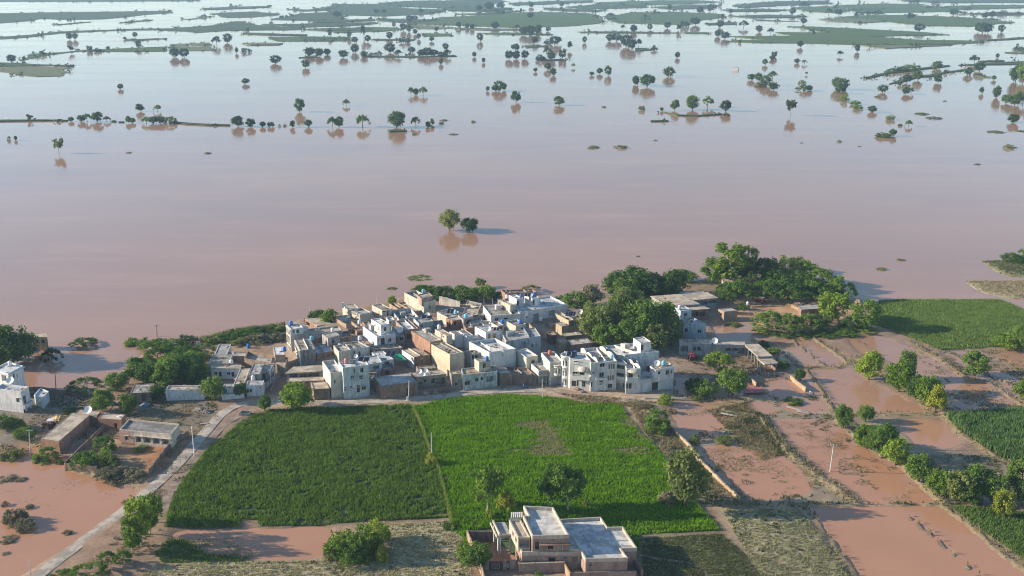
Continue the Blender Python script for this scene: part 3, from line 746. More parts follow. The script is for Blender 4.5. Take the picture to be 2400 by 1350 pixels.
H('a8', "ruined open shed with red pillars at the waterside, left end", 'A', [(700, 625), (1000, 592), (470, 500)], 3.6, BRICK, R_TAN, 0, left=[('o', 485, 530, 560, 640), ('o', 580, 580, 690, 640)], name="shed", cat="shed")
H('a9', "cream house with slim white roof pillar, at the waterside left of pole", 'A', [(1305, 302), (1540, 275), (1200, 205)], 7.0, CREAM, R_TAN, .25, left=[('d', 1288, 330, 1312, 395)])
H('a10', "grey fronted house with row of openings in its cream side wall", 'A', [(1550, 402), (1780, 352), (1360, 312)], 6.6, CREAM, R_CON, .35, left=[('o', 1400, 330, 1425, 400), ('o', 1440, 345, 1465, 415), ('o', 1500, 380, 1522, 450)])
H('a11', "cream walled house with dark shaded front, nearest the waterside pole", 'B', [(465, 482), (662, 455), (265, 375)], 7.2, CREAM, R_MOSS, .3, front=[('w', 480, 492, 545, 520), ('o', 560, 500, 600, 590)], left=[('y', 398, 485, 422, 570)])
H('a12', "low grey roofed house right of the green waterside trees", 'A', [(1165, 522), (1392, 490), (1095, 430)], 4.8, GREYP, R_CON, .2)
H('a13', "small yard house with orange brick side wall and white tank", 'A', [(1530, 662), (1650, 640), (1380, 532)], 5.2, BRICKT, R_CON, .7)
H('a14', "small brick room with pale parapet, left of the white two storey house", 'A', [(1490, 732), (1605, 702), (1415, 668)], 5.0, BRICK, R_CON, .3, front=[('o', 1500, 770, 1560, 830)])
H('a15', "brick yard house with orange parapet in front of the tan roof", 'A', [(1170, 852), (1390, 825), (1090, 745)], 5.4, BRICKT, R_CON, .8)
# --- back row
H('b1', "big cream walled house with brick parapet at the village's back edge", 'B', [(1290, 325), (1530, 275), (905, 130)], 8.6, CREAM, R_CON, 1.0, left=[('w', 1255, 430, 1272, 460)], front=[('o', 1400, 400, 1430, 460)])
H('b1r', "stair head with light roof on the big cream walled back house", 'B', [(1250, 255), (1475, 198), (1160, 175)], 10.0, BRICKP, R_CON, .3, base=7.5, name="roof_room", cat="room")
H('b2', "low house with pale roof and orange brick wall beside big cream house", 'B', [(1105, 505), (1262, 480), (775, 332)], 5.0, BRICKT, R_TAN, .6)
H('b2l', "small ruined brick house by the palm at the back edge", 'B', [(770, 445), (860, 420), (610, 352)], 4.6, BRICKT, R_MUD, .9)
H('b3', "house with deep blue washed roof yard in the upper middle of village", 'B', [(800, 662), (1190, 610), (655, 480)], 6.0, PALEB, R_CON, 1.6)
H('b4', "house with bright blue washed roof and curved brick side wall", 'B', [(925, 872), (1190, 840), (730, 690)], 7.2, BRICKT, R_BLUE, .6, front=[('o', 950, 950, 1040, 1050)])
H('b4l', "small grey house with barred window and dish, between white and blue roofs", 'B', [(745, 985), (915, 985), (650, 800)], 6.2, GREYP, R_CON, .3, front=[('w', 805, 1010, 892, 1085), ('o', 742, 1030, 778, 1090)])
H('b5', "grey house with red side door and solar panels on its roof", 'B', [(1195, 742), (1485, 690), (1090, 645)], 8.0, PALEB, R_CON, .4, left=[('d', 1112, 745, 1152, 832)], front=[('w', 1230, 765, 1278, 818)], doorm=REDD)
H('b6', "cream house with slanted solar panel and pale blue tank, upper middle", 'B', [(1780, 632), (2080, 555), (1550, 510)], 7.0, CREAM, R_CON, .4)
H('b7', "house with bright orange brick side wall and dark doorway in village middle", 'C', [(158, 690), (342, 658), (38, 640)], 7.0, BRICK, R_CON, .2, front=[('o', 180, 710, 215, 770)])
H('b7b', "pale house carrying a pale blue tank, right of the orange brick wall", 'C', [(345, 672), (520, 600), (250, 585)], 7.6, GREYP, R_CON, .25, front=[('o', 398, 690, 480, 760)])
H('b7c', "flat roofed house with low white parapet below the bearing house", 'C', [(480, 760), (705, 712), (400, 655)], 6.4, GREYP, R_CON, .5)
H('b8', "tall house with huge bare orange brick side wall", 'B', [(1420, 1110), (1735, 1058), (1045, 890)], 8.6, BRICK, R_CON, .25)
H('b8r', "small cream room with two openings on top of brick walled house", 'B', [(1740, 990), (1855, 962), (1512, 860)], 10.8, CREAM, R_TAN, .15, base=8.0, name="roof_room", cat="room", left=[('d', 1628, 950, 1648, 1045), ('w', 1662, 975, 1692, 1035)])
H('b9', "tall house with huge bare cream side wall facing the sun", 'D', [(855, 530), (1100, 488), (530, 350)], 8.8, plaster((.60, .51, .37), .5), R_MOSS, .3, base=.2)
H('b10', "white angular house with dark flat roof behind the cream wall house", 'D', [(957, 188), (1088, 172), (848, 128)], 8.6, WHITE2, R_DARK, .12, base=.2)
H('b10b', "right wing of the white angular house with dark flat roof", 'D', [(1150, 207), (1268, 188), (1010, 112)], 8.7, WHITE2, R_DARK, .12)
H('b11', "low house with flat ochre roof and white side wall", 'D', [(228, 577), (508, 535), (15, 447)], 5.2, BRICKD, R_TAN, .12)
H('b12', "low blue grey roofed house with solar panels beside the green tarpaulin", 'R1', [(1080, 868), (1195, 850), (975, 785)], 5.4, WHITE, R_BLUE, .2, front=[('o', 1100, 880, 1150, 915)])
H('b13', "blue grey house wedged behind the three storey white house", 'R1', [(925, 905), (1080, 882), (880, 830)], 6.2, PALEB, R_BLUE, .3, front=[('o', 990, 920, 1050, 945)])
H('b14', "low plaster house between white two storey house and ochre roof", 'R1', [(1000, 760), (1280, 735), (940, 720)], 4.4, GREYP, R_TAN, .4)
H('i1', "low dark brick room squeezed behind the cream sided house", 'A', [(1000, 990), (1090, 975), (930, 930)], 5.6, BRICKD, R_DARK, .3)
H('i2', "small mud room left of the white upper room", 'A', [(1640, 600), (1760, 590), (1600, 540)], 5.8, BRICKT, R_MUD, .4, front=[('o', 1660, 620, 1690, 650)])
H('i3', "tiny plaster room behind the bright blue washed roof", 'B', [(600, 690), (720, 670), (545, 620)], 7.4, WHITE, R_CON, .4, front=[('o', 620, 700, 650, 740)])
H('i4', "dark open yard room right of the red door house", 'B', [(1500, 800), (1690, 770), (1470, 700)], 6.4, DKPL, R_DARK, .3, front=[('o', 1530, 800, 1600, 840)])
H('i5', "small brick room below the pale blue tank house", 'C', [(395, 830), (520, 800), (350, 770)], 6.2, BRICK, R_CON, .4)
H('i6', "low grey room in front of the two orange doors", 'C', [(520, 1010), (720, 990), (470, 950)], 6.6, PALEB, R_WHITE, .3)
H('i7', "narrow brick room at the shaded lane's left side", 'C', [(1100, 1050), (1175, 1040), (1030, 1005)], 7.6, BRICK, R_CON, .2)
H('i8', "low plaster room behind the cream tower house", 'C', [(1380, 1140), (1540, 1120), (1330, 1080)], 5.2, GREYP, R_CON, .3)
H('i9', "long mud roofed room behind the cluttered yard", 'D', [(300, 800), (620, 770), (260, 740)], 4.6, BRICKD, R_MUD, .2)
H('i10', "small brick room with dark roof beside the green tarpaulin", 'R1', [(1085, 960), (1200, 945), (1060, 905)], 4.2, BRICKD, R_DARK, .2, front=[('o', 1110, 970, 1150, 1000)])
H('i11', "ruined grey room beside the front brick shed", 'R1', [(950, 1060), (1010, 1055), (935, 1015)], 3.4, DKPL, R_MUD, .3)
H('i12', "low brick room under the long white house's left end", 'C', [(700, 760), (830, 740), (640, 690)], 6.2, WHITE, R_CON, .4)
H('i13', "mud room on the dark lane left of solar shed", 'F', [(230, 690), (340, 665), (170, 640)], 4.4, DKPL, R_MUD, .2)
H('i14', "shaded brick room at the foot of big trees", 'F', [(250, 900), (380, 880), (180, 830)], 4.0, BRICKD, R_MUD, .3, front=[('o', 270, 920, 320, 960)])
# --- front row on the road
H('c1a', "cream walled lower wing of the three storey front house", 'R1', [(566, 985), (690, 970), (487, 870)], 9.0, plaster((.66, .61, .50), .35), R_WHITE, 1.0, front=[('w', 600, 1060, 620, 1090)])
H('c1', "three storey pale house with ledges standing on the front road", 'R1', [(690, 938), (946, 905), (645, 872)], 10.9, plaster((.62, .66, .64), .6), R_WHITE, .35, bands=(3.9, 7.0),
  front=[('w', 860, 940, 896, 980), ('w', 768, 1018, 802, 1052), ('w', 850, 1013, 890, 1047), ('w', 796, 945, 814, 988), ('w', 700, 1130, 722, 1162), ('w', 760, 1118, 782, 1136), ('d', 826, 1112, 860, 1178), ('w', 874, 1113, 920, 1152)], trim=WHITE)
H('c2', "low shed with smooth ochre roof left of the three storey house", 'R1', [(402, 1148), (560, 1140), (370, 1078)], 4.0, BRICKD, R_TAN, .15, name="shed", cat="shed")
H('c2b', "long tan roofed shed behind the bright round tree", 'R1', [(130, 1078), (505, 1062), (150, 1035)], 3.7, BRICKD, R_TAN, .1, name="shed", cat="shed")
H('c2c', "open fronted shed with pillars on the lane corner", 'R1', [(130, 995), (468, 972), (205, 935)], 4.4, GREYP, R_TAN, 0, name="shed", cat="shed", front=[('o', 160, 1000, 250, 1040), ('o', 262, 1000, 335, 1040), ('o', 345, 995, 455, 1030)], over=.3)
H('c3', "long brick shed with grey roof strip on the front road", 'R1', [(1065, 1117), (1430, 1076), (990, 1025)], 5.2, BRICKD, R_CON, .1, name="shed", cat="shed", front=[('d', 1318, 1135, 1340, 1240)])
H('c4', "cluttered yard house with tan roof and three dishes, front row", 'D', [(262, 928), (800, 872), (150, 848)], 5.0, plaster((.40, .33, .26), .7), R_TAN, .15, front=[('o', 525, 955, 600, 1035), ('o', 615, 945, 775, 1045), ('w', 400, 970, 450, 1030)])
H('c5', "square mud brick room with small shuttered window on the front road", 'D', [(885, 882), (1065, 865), (848, 828)], 5.8, plaster((.36, .30, .24), .7), R_TAN, .15, front=[('w', 940, 1028, 1000, 1082)])
H('c6', "peeling pale blue house with broken openings on the front road", 'D', [(1085, 892), (1692, 828), (1058, 778)], 5.8, plaster((.50, .56, .55), .9), R_MUD, .4,
  front=[('w', 1118, 1003, 1212, 1068), ('o', 1300, 952, 1362, 1003), ('o', 1500, 920, 1620, 1005), ('o', 1400, 930, 1440, 980)])
H('c7', "small cream upper room with blue tank above the peeling house", 'D', [(1372, 662), (1572, 632), (1288, 605)], 8.8, CREAM, R_CON, .2, base=5.2, name="roof_room", cat="room", front=[('w', 1435, 690, 1492, 770)])
H('c7b', "grey house with arched porch between cream wall and white walled house", 'D', [(1225, 520), (1402, 492), (1125, 470)], 7.4, GREYP, R_MOSS, .5, front=[('o', 1240, 545, 1290, 610), ('o', 1300, 540, 1350, 610)])
H('c8', "large white walled house with blank stained front in village middle", 'D', [(1550, 492), (2015, 425), (1195, 305)], 9.0, plaster((.70, .72, .70), .5), R_BLUE, 1.1, left=[('w', 1430, 540, 1462, 580), ('o', 1475, 565, 1492, 605)])
H('c8r', "low white roof shelter on the large white walled house", 'D', [(1560, 400), (1800, 440), (1500, 350)], 9.6, WHITE, R_CON, .2, base=7.6, name="roof_room", cat="room")
H('c9', "plain cream tower house with small window behind the brick front", 'R2', [(636, 817), (746, 800), (530, 745)], 7.6, plaster((.66, .60, .48), .35), R_WHITE, .4, front=[('w', 684, 845, 716, 875)])
H('c10', "low brick house with grey sheet roof on the front road", 'R2', [(382, 975), (502, 966), (300, 920)], 4.8, BRICKD, R_CON, .08)
H('c10b', "red brown brick yard house with rubble roof behind the parked motorcycle", 'R2', [(505, 985), (735, 1000), (420, 905)], 3.9, BRICKD, R_DARK, .9)
H('c11', "cream house with dark shop opening below a short balcony", 'R2', [(755, 945), (872, 934), (680, 878)], 5.4, plaster((.68, .64, .56), .35), R_CON, .5, front=[('o', 762, 1003, 830, 1080), ('o', 836, 1000, 856, 1075)])
H('c12', "pale house with round arched bay left of the turret", 'R2', [(866, 866), (992, 850), (780, 773)], 8.4, plaster((.70, .66, .56), .35), R_CON, .8, front=[('s', 872, 1012, 956, 1080)])
H('c13', "three storey white house with round corner turret on the front road", 'K', [(640, 402), (965, 430), (548, 288)], 10.8, WHITE, R_WHITE, .6,
  front=[('w', 705, 435, 758, 465), ('w', 705, 480, 758, 502), ('d', 795, 585, 866, 662), ('w', 685, 600, 760, 648), ('d', 668, 745, 735, 836), ('d', 745, 742, 772, 832), ('w', 828, 750, 882, 850)], trim=WHITE2)
H('c14', "white house with triple slit windows right of the turret house", 'K', [(968, 470), (1372, 440), (815, 245)], 10.3, WHITE, R_CON, .8,
  front=[('w', 1108, 473, 1182, 532), ('w', 1243, 490, 1266, 568), ('w', 1279, 488, 1302, 566), ('w', 1314, 486, 1337, 564), ('w', 1098, 618, 1168, 692), ('w', 1228, 668, 1251, 742), ('w', 1264, 666, 1287, 740), ('w', 1299, 664, 1322, 738),
         ('w', 1095, 752, 1152, 776), ('w', 1100, 790, 1137, 816), ('w', 990, 610, 1022, 642), ('d', 955, 770, 988, 842), ('w', 1230, 795, 1300, 860)], trim=WHITE2)
H('c15', "white house with two recessed balconies above a grey gate", 'K', [(1345, 455), (1530, 480), (1105, 215)], 9.4, WHITE, R_CON, .8, front=[('v', 1352, 485, 1500, 575), ('v', 1345, 620, 1500, 695), ('s', 1330, 775, 1458, 872), ('d', 1466, 785, 1490, 860)], inner=GREYP)
H('c16', "white house with domed corner bay at the lane's right end", 'K', [(1522, 562), (1742, 555), (1440, 345)], 8.9, plaster((.68, .66, .60), .4), R_CON, .8, front=[('w', 1552, 618, 1622, 698), ('d', 1500, 790, 1548, 872), ('d', 1558, 790, 1600, 874), ('w', 1700, 655, 1725, 690)])
H('c17', "large pale blue sided house with broad flat roof at village right end", 'K', [(1500, 345), (2035, 287), (1103, 212)], 10.6, PALEB, R_WHITE, .8, right=[('o', 2045, 350, 2095, 420)])
H('c17r', "cream stair room with one door on the broad flat roof", 'K', [(1747, 162), (1908, 135), (1628, 82)], 13.2, plaster((.66, .64, .58), .4), R_WHITE, .3, base=9.8, name="roof_room", cat="room", front=[('d', 1750, 190, 1787, 272)])
H('c17g', "ground storey with dark gateway below the pale blue sided house", 'K', [(1645, 748), (2258, 662), (1560, 560)], 4.9, plaster((.66, .68, .66), .6), R_BLUE, .25, front=[('d', 1922, 780, 2012, 893), ('w', 1680, 808, 1702, 832)])
H('c17m', "white corner room with roof dish at the village's right end", 'K', [(1975, 582), (2268, 522), (1888, 515)], 8.2, WHITE, R_TAN, .3, base=4.7, front=[('w', 2015, 605, 2052, 647), ('w', 2140, 585, 2187, 652), ('w', 2214, 577, 2236, 640)], name="roof_room", cat="room", trim=CREAM)
# --- upper right of the village
H('c18', "long white house with wide bluish roof at the village's back right", 'C', [(1350, 532), (2175, 395), (1055, 378)], 8.6, WHITE2, R_BLUE, .5, trim=CREAM, front=[('o', 1565, 572, 1672, 662), ('o', 1845, 517, 1957, 607), ('w', 1440, 590, 1470, 640)])
H('c18b', "lower front storey with ledge under the long white house", 'C', [(1480, 690), (1960, 625), (1440, 640)], 4.6, GREYP, R_BLUE, .15)
H('c18r', "left white room with door on the wide bluish roof", 'C', [(1280, 302), (1402, 287), (1143, 240)], 11.4, WHITE2, R_WHITE, .4, base=8.1, name="roof_room", cat="room", front=[('d', 1282, 340, 1322, 415)])
H('c18s', "right white room with blue tank on the wide bluish roof", 'C', [(1557, 292), (1682, 275), (1415, 225)], 11.4, WHITE2, R_WHITE, .3, base=8.1, name="roof_room", cat="room", front=[('d', 1560, 325, 1597, 410)])
H('c19', "white house with spiked corner posts and mossy roof", 'C', [(830, 602), (1350, 562), (690, 430)], 8.6, plaster((.70, .69, .64), .5), R_MOSS, .35, front=[('w', 895, 642, 962, 688), ('w', 1060, 632, 1127, 664)], left=[('w', 745, 590, 765, 650)])
H('c19r', "long cream stair room on the mossy roof", 'C', [(1170, 412), (1252, 400), (960, 318)], 11.0, CREAM, R_CON, .15, base=8.1, name="roof_room", cat="room", left=[('d', 980, 345, 1000, 410)])
H('c20', "tall cream room with blue tank and corner door in village middle", 'C', [(1265, 782), (1447, 740), (1105, 700)], 9.6, CREAM, R_CON, .5, front=[('d', 1362, 810, 1402, 892)])
H('c21', "small cream parapet house with blue tank left of the tall cream room", 'C', [(945, 785), (1055, 757), (832, 718)], 8.4, CREAM, R_MOSS, .4, front=[('o', 965, 790, 1030, 830)])
H('c22', "grey plastered house with pale roof in the right middle of village", 'C', [(1098, 1042), (1706, 955), (1010, 890)], 8.4, plaster((.46, .50, .50), .8), R_CON, .25, front=[('w', 1545, 1095, 1577, 1152), ('s', 1180, 1045, 1226, 1118), ('w', 1400, 1060, 1440, 1110)])
H('c23', "white room with two orange doors in the middle of village", 'C', [(740, 892), (1032, 865), (545, 790)], 9.4, WHITE2, R_CON, .3, front=[('y', 780, 920, 822, 1010), ('y', 865, 912, 915, 1015)])
H('c25', "house with smooth tan roof left of the spiked house", 'C', [(330, 585), (700, 592), (370, 465)], 6.2, GREYP, R_TAN, .3)
H('c26', "small cream hut with one dark opening by the back trees", 'C', [(385, 395), (640, 452), (420, 330)], 5.4, CREAM, R_MOSS, .2, front=[('o', 412, 385, 472, 450)])
H('c27', "low orange brick house behind the long white house at the water", 'C', [(1080, 205), (1640, 185), (1008, 148)], 6.0, BRICK, R_DARK, .5)
H('c28', "cream walled open shed with two solar panels beside big green trees", 'F', [(612, 602), (905, 560), (355, 462)], 7.0, YELL, R_MOSS, .35, front=[('o', 640, 620, 720, 705), ('o', 735, 610, 870, 700)])
H('c29', "yellow mud room with square roof below the solar shed", 'F', [(480, 717), (627, 685), (358, 655)], 5.6, YELL, R_CON, .1)
H('c30', "small yellow room at the corner of the shaded lane", 'F', [(440, 1022), (602, 1005), (365, 965)], 4.4, YELL, R_TAN, .1)
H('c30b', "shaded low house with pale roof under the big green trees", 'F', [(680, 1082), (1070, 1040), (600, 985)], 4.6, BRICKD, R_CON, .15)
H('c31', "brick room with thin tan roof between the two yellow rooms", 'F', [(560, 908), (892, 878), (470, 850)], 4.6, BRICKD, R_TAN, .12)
# --- left compound
H('m1', "long flat pale roofed wing at the left compound's back", 'M', [(245, 372), (462, 377), (325, 195)], 4.6, WHITE, R_CON, .2)
H('m2', "stained flat roofed house in the left compound", 'M', [(140, 533), (500, 537), (212, 378)], 5.0, CREAM, R_MOSS, .2)
H('m3', "low pale roofed brick house between stained roof and brick yard", 'M', [(465, 402), (792, 412), (490, 335)], 4.2, BRICKD, R_CON, .1)
H('m4', "white row of rooms with two doors and two windows in left compound", 'M', [(180, 622), (692, 632), (200, 550)], 4.2, WHITE2, R_TAN, 0, front=[('w', 235, 680, 293, 742), ('d', 315, 685, 373, 768), ('w', 460, 685, 520, 742), ('d', 540, 690, 597, 772)], over=.35, doorm=DARKW)
H('m5', "narrow tan roofed strip house running to the road in left compound", 'M', [(580, 903), (770, 882), (692, 638)], 4.2, WHITE, R_TAN, .12)
H('m6', "grey flat roofed house in the middle of left compound", 'M', [(845, 732), (1040, 727), (930, 535)], 5.6, GREYP, R_CON, .15, front=[('w', 880, 760, 910, 800)])
H('m6b', "grey house with dark blue door right of compound's middle", 'M', [(1042, 672), (1222, 648), (1130, 560)], 5.0, GREYP, R_CON, .2, front=[('d', 1085, 718, 1147, 808)], doorm=NAVY)
H('m7', "white front house with small windows on the road in left compound", 'M', [(800, 925), (1090, 915), (832, 840)], 4.4, WHITE, R_CON, .2, front=[('w', 863, 990, 907, 1046), ('d', 785, 988, 836, 1056), ('w', 1038, 958, 1066, 982)])
H('m8', "brick walled yard house with grey floor in left compound", 'M', [(765, 452), (1490, 572), (825, 318)], 4.8, BRICKT, R_CON, 1.2)
H('m9', "white sheet roofed room with blue tank on the compound's brick end", 'M', [(1310, 387), (1490, 387), (1275, 240)], 6.2, BRICKT, R_WHITE, .1)
H('m12', "small white gatehouse with teal door in left compound", 'M', [(372, 972), (572, 968), (420, 900)], 3.8, WHITE2, R_CON, .1, front=[('t', 398, 985, 467, 1062)])
H('m14', "long low white building behind the round roadside tree", 'R3', [(1368, 612), (1682, 606), (1392, 578)], 4.2, plaster((.72, .70, .68), .5), R_TAN, .3)
H('m13', "small brick hut with pale roof left of the long white building", 'R3', [(1075, 642), (1247, 632), (1112, 568)], 4.0, BRICKD, R_MOSS, .12, front=[('d', 1168, 655, 1207, 702)])
# --- far left
H('n1', "white house with wide eaves at the photo's left edge", 'N', [(-150, 232), (165, 322), (485, 152), (170, 62)], 8.8, WHITE2, R_TAN, .5, right=[('w', 178, 335, 235, 420), ('w', 265, 312, 318, 415), ('o', 345, 330, 380, 400)], front=[('o', 20, 330, 150, 500)])
H('n2', "white two storey house with sunlit side wall at left edge", 'N', [(-120, 632), (437, 700), (605, 596), (48, 528)], 7.6, WHITE2, R_BLUE, .7, front=[('w', 333, 825, 416, 932)], right=[('w', 482, 800, 560, 932), ('w', 622, 760, 672, 852), ('d', 492, 1042, 545, 1150), ('o', 572, 985, 640, 1130)])
H('n3', "low white annex beside the sunlit two storey house", 'N', [(715, 770), (890, 845), (1027, 692), (852, 617)], 3.9, plaster((.66, .72, .72), .4), R_BLUE, .4, right=[('o', 905, 850, 930, 900)], front=[('d', 815, 850, 885, 930)])
H('l1', "flooded cream house with two arched openings among left trees", 'L', [(500, 198), (747, 202), (482, 135)], 5.0, YELL, R_TAN, .12, base=-.4, front=[('o', 555, 243, 617, 302), ('o', 645, 243, 712, 302)])
H('p1', "long brick cattle shed with flat tan roof near the tractor", 'P', [(320, 792), (700, 852), (1358, 290), (980, 243)], 3.9, BRICK, R_TAN, .08, name="shed", cat="shed")
H('p2', "low flat roofed shed carrying a satellite dish behind the cattle shed", 'P', [(1040, 255), (1500, 332), (1592, 215), (1130, 178)], 3.6, BRICKD, R_TAN, .08, name="shed", cat="shed")
H('p3', "small brick gate room with tan roof left of the pink house", 'R3', [(808, 848), (1000, 862), (848, 803)], 3.7, BRICK, R_TAN, .1, front=[('o', 942, 888, 972, 935)])
H('pk', "pink and cream house with four bay veranda and dark roof", 'Q', [(168, 392), (1187, 492), (355, 186)], 4.9, plaster((.66, .56, .45), .55), R_DARK, .45,
  front=[('w', 278, 515, 352, 612), ('v', 482, 528, 602, 655), ('v', 636, 540, 787, 668), ('v', 816, 552, 967, 688), ('v', 1002, 566, 1148, 702)])
# --- right edge of the village
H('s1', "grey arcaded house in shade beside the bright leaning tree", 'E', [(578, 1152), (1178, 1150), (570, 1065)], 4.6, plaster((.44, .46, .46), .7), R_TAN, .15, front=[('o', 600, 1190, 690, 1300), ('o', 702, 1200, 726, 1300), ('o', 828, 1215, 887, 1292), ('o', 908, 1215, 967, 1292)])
H('s5', "pale blue two storey house with balcony under the big trees", 'E', [(650, 748), (1072, 792), (370, 590)], 7.4, plaster((.50, .57, .60), .7), R_BLUE, .7, front=[('d', 680, 868, 727, 942), ('w', 913, 888, 977, 962), ('o', 600, 1040, 640, 1060)])
H('s5r', "small pale blue roof room with two windows under big trees", 'E', [(600, 547), (802, 527), (478, 468)], 10.0, plaster((.52, .58, .60), .6), R_BLUE, .2, base=6.8, name="roof_room", cat="room", front=[('w', 663, 580, 717, 647)], left=[('w', 528, 562, 556, 622)])
H('s6', "wide barn with plain tan roof right of the big trees", 'E', [(400, 462), (932, 422), (60, 282)], 5.2, CONC, R_TAN, 0, name="barn", cat="barn", over=.4)
H('s7', "low tan roofed byre with dark front below the wide barn", 'E', [(820, 532), (1122, 507), (640, 460)], 4.4, BRICKD, R_TAN, 0, name="barn", cat="barn", over=.3, front=[('o', 810, 572, 930, 642), ('o', 950, 562, 1050, 642)])
H('s8', "open fronted byre with tan roof right of the wide barn", 'E', [(820, 347), (1277, 307), (640, 250)], 4.8, CONC, R_TAN, 0, name="barn", cat="barn", over=.4, front=[('o', 940, 372, 1090, 425), ('o', 1110, 355, 1265, 395)])
H('s9', "farthest flat roofed byre behind the wide barn", 'E', [(640, 257), (1082, 237), (570, 185)], 4.6, BRICKT, R_CON, .1, name="barn", cat="barn")
H('s10', "square brick hut with one small window at the flooded yard", 'G', [(250, 602), (457, 587), (155, 560)], 4.2, BRICKT, R_CON, .08, left=[('o', 185, 620, 211, 666)], name="hut", cat="hut")
H('s11', "low grey roofed hut half hidden among the ruined yards", 'G', [(1455, 572), (1768, 550), (1405, 508)], 3.4, BRICKD, R_CON, .08, name="hut", cat="hut")
H('s13', "tan hut hidden below the tall pale tree", 'R5', [(1042, 366), (1212, 352), (1030, 328)], 3.8, YELL, R_TAN, .1, name="hut", cat="hut")
H('far', "tiny white hut standing alone in the far floodwater", 'z3', [(762, 380), (793, 381), (767, 376)], 3.4, WHITE, R_CON, .3, base=-.5, name="hut", cat="hut")

# --- additions to single houses
def add_part(key, name, mb, mat): return mb.build(name, mat, HZ[key][0])
# pink wing of the veranda house, blue veranda back stays with the house
r, p, zr = HZ['pk']
d = (p[1] - p[0]).normalized(); nr = Vector((d.y, -d.x, 0)); L = (p[1] - p[0]).length
mb = MB(); a = Vector((p[0].x, p[0].y, -.2))
q = on_plane(*px('Q', 450, 560), p[0], nr); u = (q - p[0]).dot(d)
w0 = (on_plane(*px('Q', 278, 612), p[0], nr) - p[0]).dot(d); w1 = (on_plane(*px('Q', 352, 612), p[0], nr) - p[0]).dot(d)
zb = on_plane(*px('Q', 300, 612), p[0], nr).z; zt = on_plane(*px('Q', 300, 515), p[0], nr).z
for (ua, ub, za, zc) in ((-.02, w0, -.2, 4.8), (w1, u, -.2, 4.8), (w0, w1, -.2, zb), (w0, w1, zt, 4.8)):
    mb.box(a + d * ua + Vector((0, 0, za + .2)), d * (ub - ua), nr * .03, Vector((0, 0, zc - za)))
add_part('pk', "wing_facing", mb, PINK)
mb = MB(); mb.box(a + d * (u + .05) + Vector((0, 0, 3.75)), d * (L - u - .05), nr * .5, Vector((0, 0, .14))); add_part('pk', "eave", mb, CREAM)
mb = MB(); mb.box(a + d * .0 + Vector((0, 0, .2)), d * u, nr * .05, Vector((0, 0, 1.0))); add_part('pk', "plinth", mb, BRICK)
# white frame members along the lane side of the tall narrow house and its neighbour
def frame_grid(key, fr, rows):
    for (x0, y0, x1, y1) in rows:
        a = G(*px(fr, x0, y0), 0); 
# balconies: slab and railing on a facade
def balcony(key, fr, x0, y0, x1, y1, out=1.0, mat=None, edge=0):
    r, p, zr = HZ[key]; a, b = p[edge], p[(edge + 1) % len(p)]; d = (b - a).normalized(); nr = Vector((d.y, -d.x, 0))
    q0 = on_plane(*px(fr, x0, y1), a + nr * out, nr); q1 = on_plane(*px(fr, x1, y0), a + nr * out, nr)
    u0, u1 = (q0 - a).dot(d), (q1 - a).dot(d); z0, z1 = min(q0.z, q1.z), max(q0.z, q1.z)
    z1 = min(z1, z0 + 1.25); P = Vector((a.x, a.y, 0))
    mb = MB(); mb.box(P + d * u0 + nr * .003 + Vector((0, 0, z0)), d * (u1 - u0), nr * out, Vector((0, 0, .16)))
    bo = add_part(key, "balcony", mb, mat or WHITE)
    rl = MB(); t = .1
    rl.box(P + d * u0 + nr * (out - t) + Vector((0, 0, z0 + .16)), d * (u1 - u0), nr * t, Vector((0, 0, z1 - z0 - .16)))
    rl.box(P + d * u0 + nr * .003 + Vector((0, 0, z0 + .16)), d * t, nr * (out - t), Vector((0, 0, z1 - z0 - .16)))
    rl.box(P + d * (u1 - t) + nr * .003 + Vector((0, 0, z0 + .16)), d * t, nr * (out - t), Vector((0, 0, z1 - z0 - .16)))
    rl.build("railing", mat or WHITE, bo)
balcony('c13', 'K', 662, 652, 945, 725, 1.2, WHITE2); balcony('c14', 'K', 1042, 700, 1222, 748, .7, WHITE2); balcony('c15', 'K', 1345, 690, 1505, 735, .8, WHITE2)
balcony('c16', 'K', 1530, 695, 1700, 765, 1.2, WHITE2); balcony('c11', 'R2', 757, 945, 862, 990, .9, GREYP); balcony('s5', 'E', 640, 965, 1062, 1035, 1.1, PALEB)
balcony('n2', 'N', 500, 960, 712, 832, .9, WHITE2, 1); balcony('b4l', 'B', 738, 1100, 900, 1160, .8, BRICKP); balcony('a7', 'B', 370, 1150, 735, 1215, .8, PALEB)
# domed half-round canopies over the bays
def canopy(key, fr, cx, cy, rpx, up, name="canopy", mat=None, edge=0):
    r, p, zr = HZ[key]; a, b = p[edge], p[(edge + 1) % len(p)]; d = (b - a).normalized(); nr = Vector((d.y, -d.x, 0))
    c = on_plane(*px(fr, cx, cy), a, nr); R = rpx / FR[fr][2] / ppm(c)
    ang = math.atan2(nr.y, nr.x)
    mb = MB(); mb.lathe(c - nr * .05, [(R, 0), (R, .18), (R * .82, up * .55), (R * .45, up * .9), (.02, up)], 18, 0, ang - math.pi / 2, ang + math.pi / 2)
    mb.lathe(c - nr * .05, [(.02, 0), (R, 0)], 18, 0, ang - math.pi / 2, ang + math.pi / 2)
    return add_part(key, name, mb, mat or CREAM)
canopy('c13', 'K', 850, 585, 92, 1.3); canopy('c16', 'K', 1640, 600, 105, .9); canopy('c12', 'K', 445, 500, 80, .5)
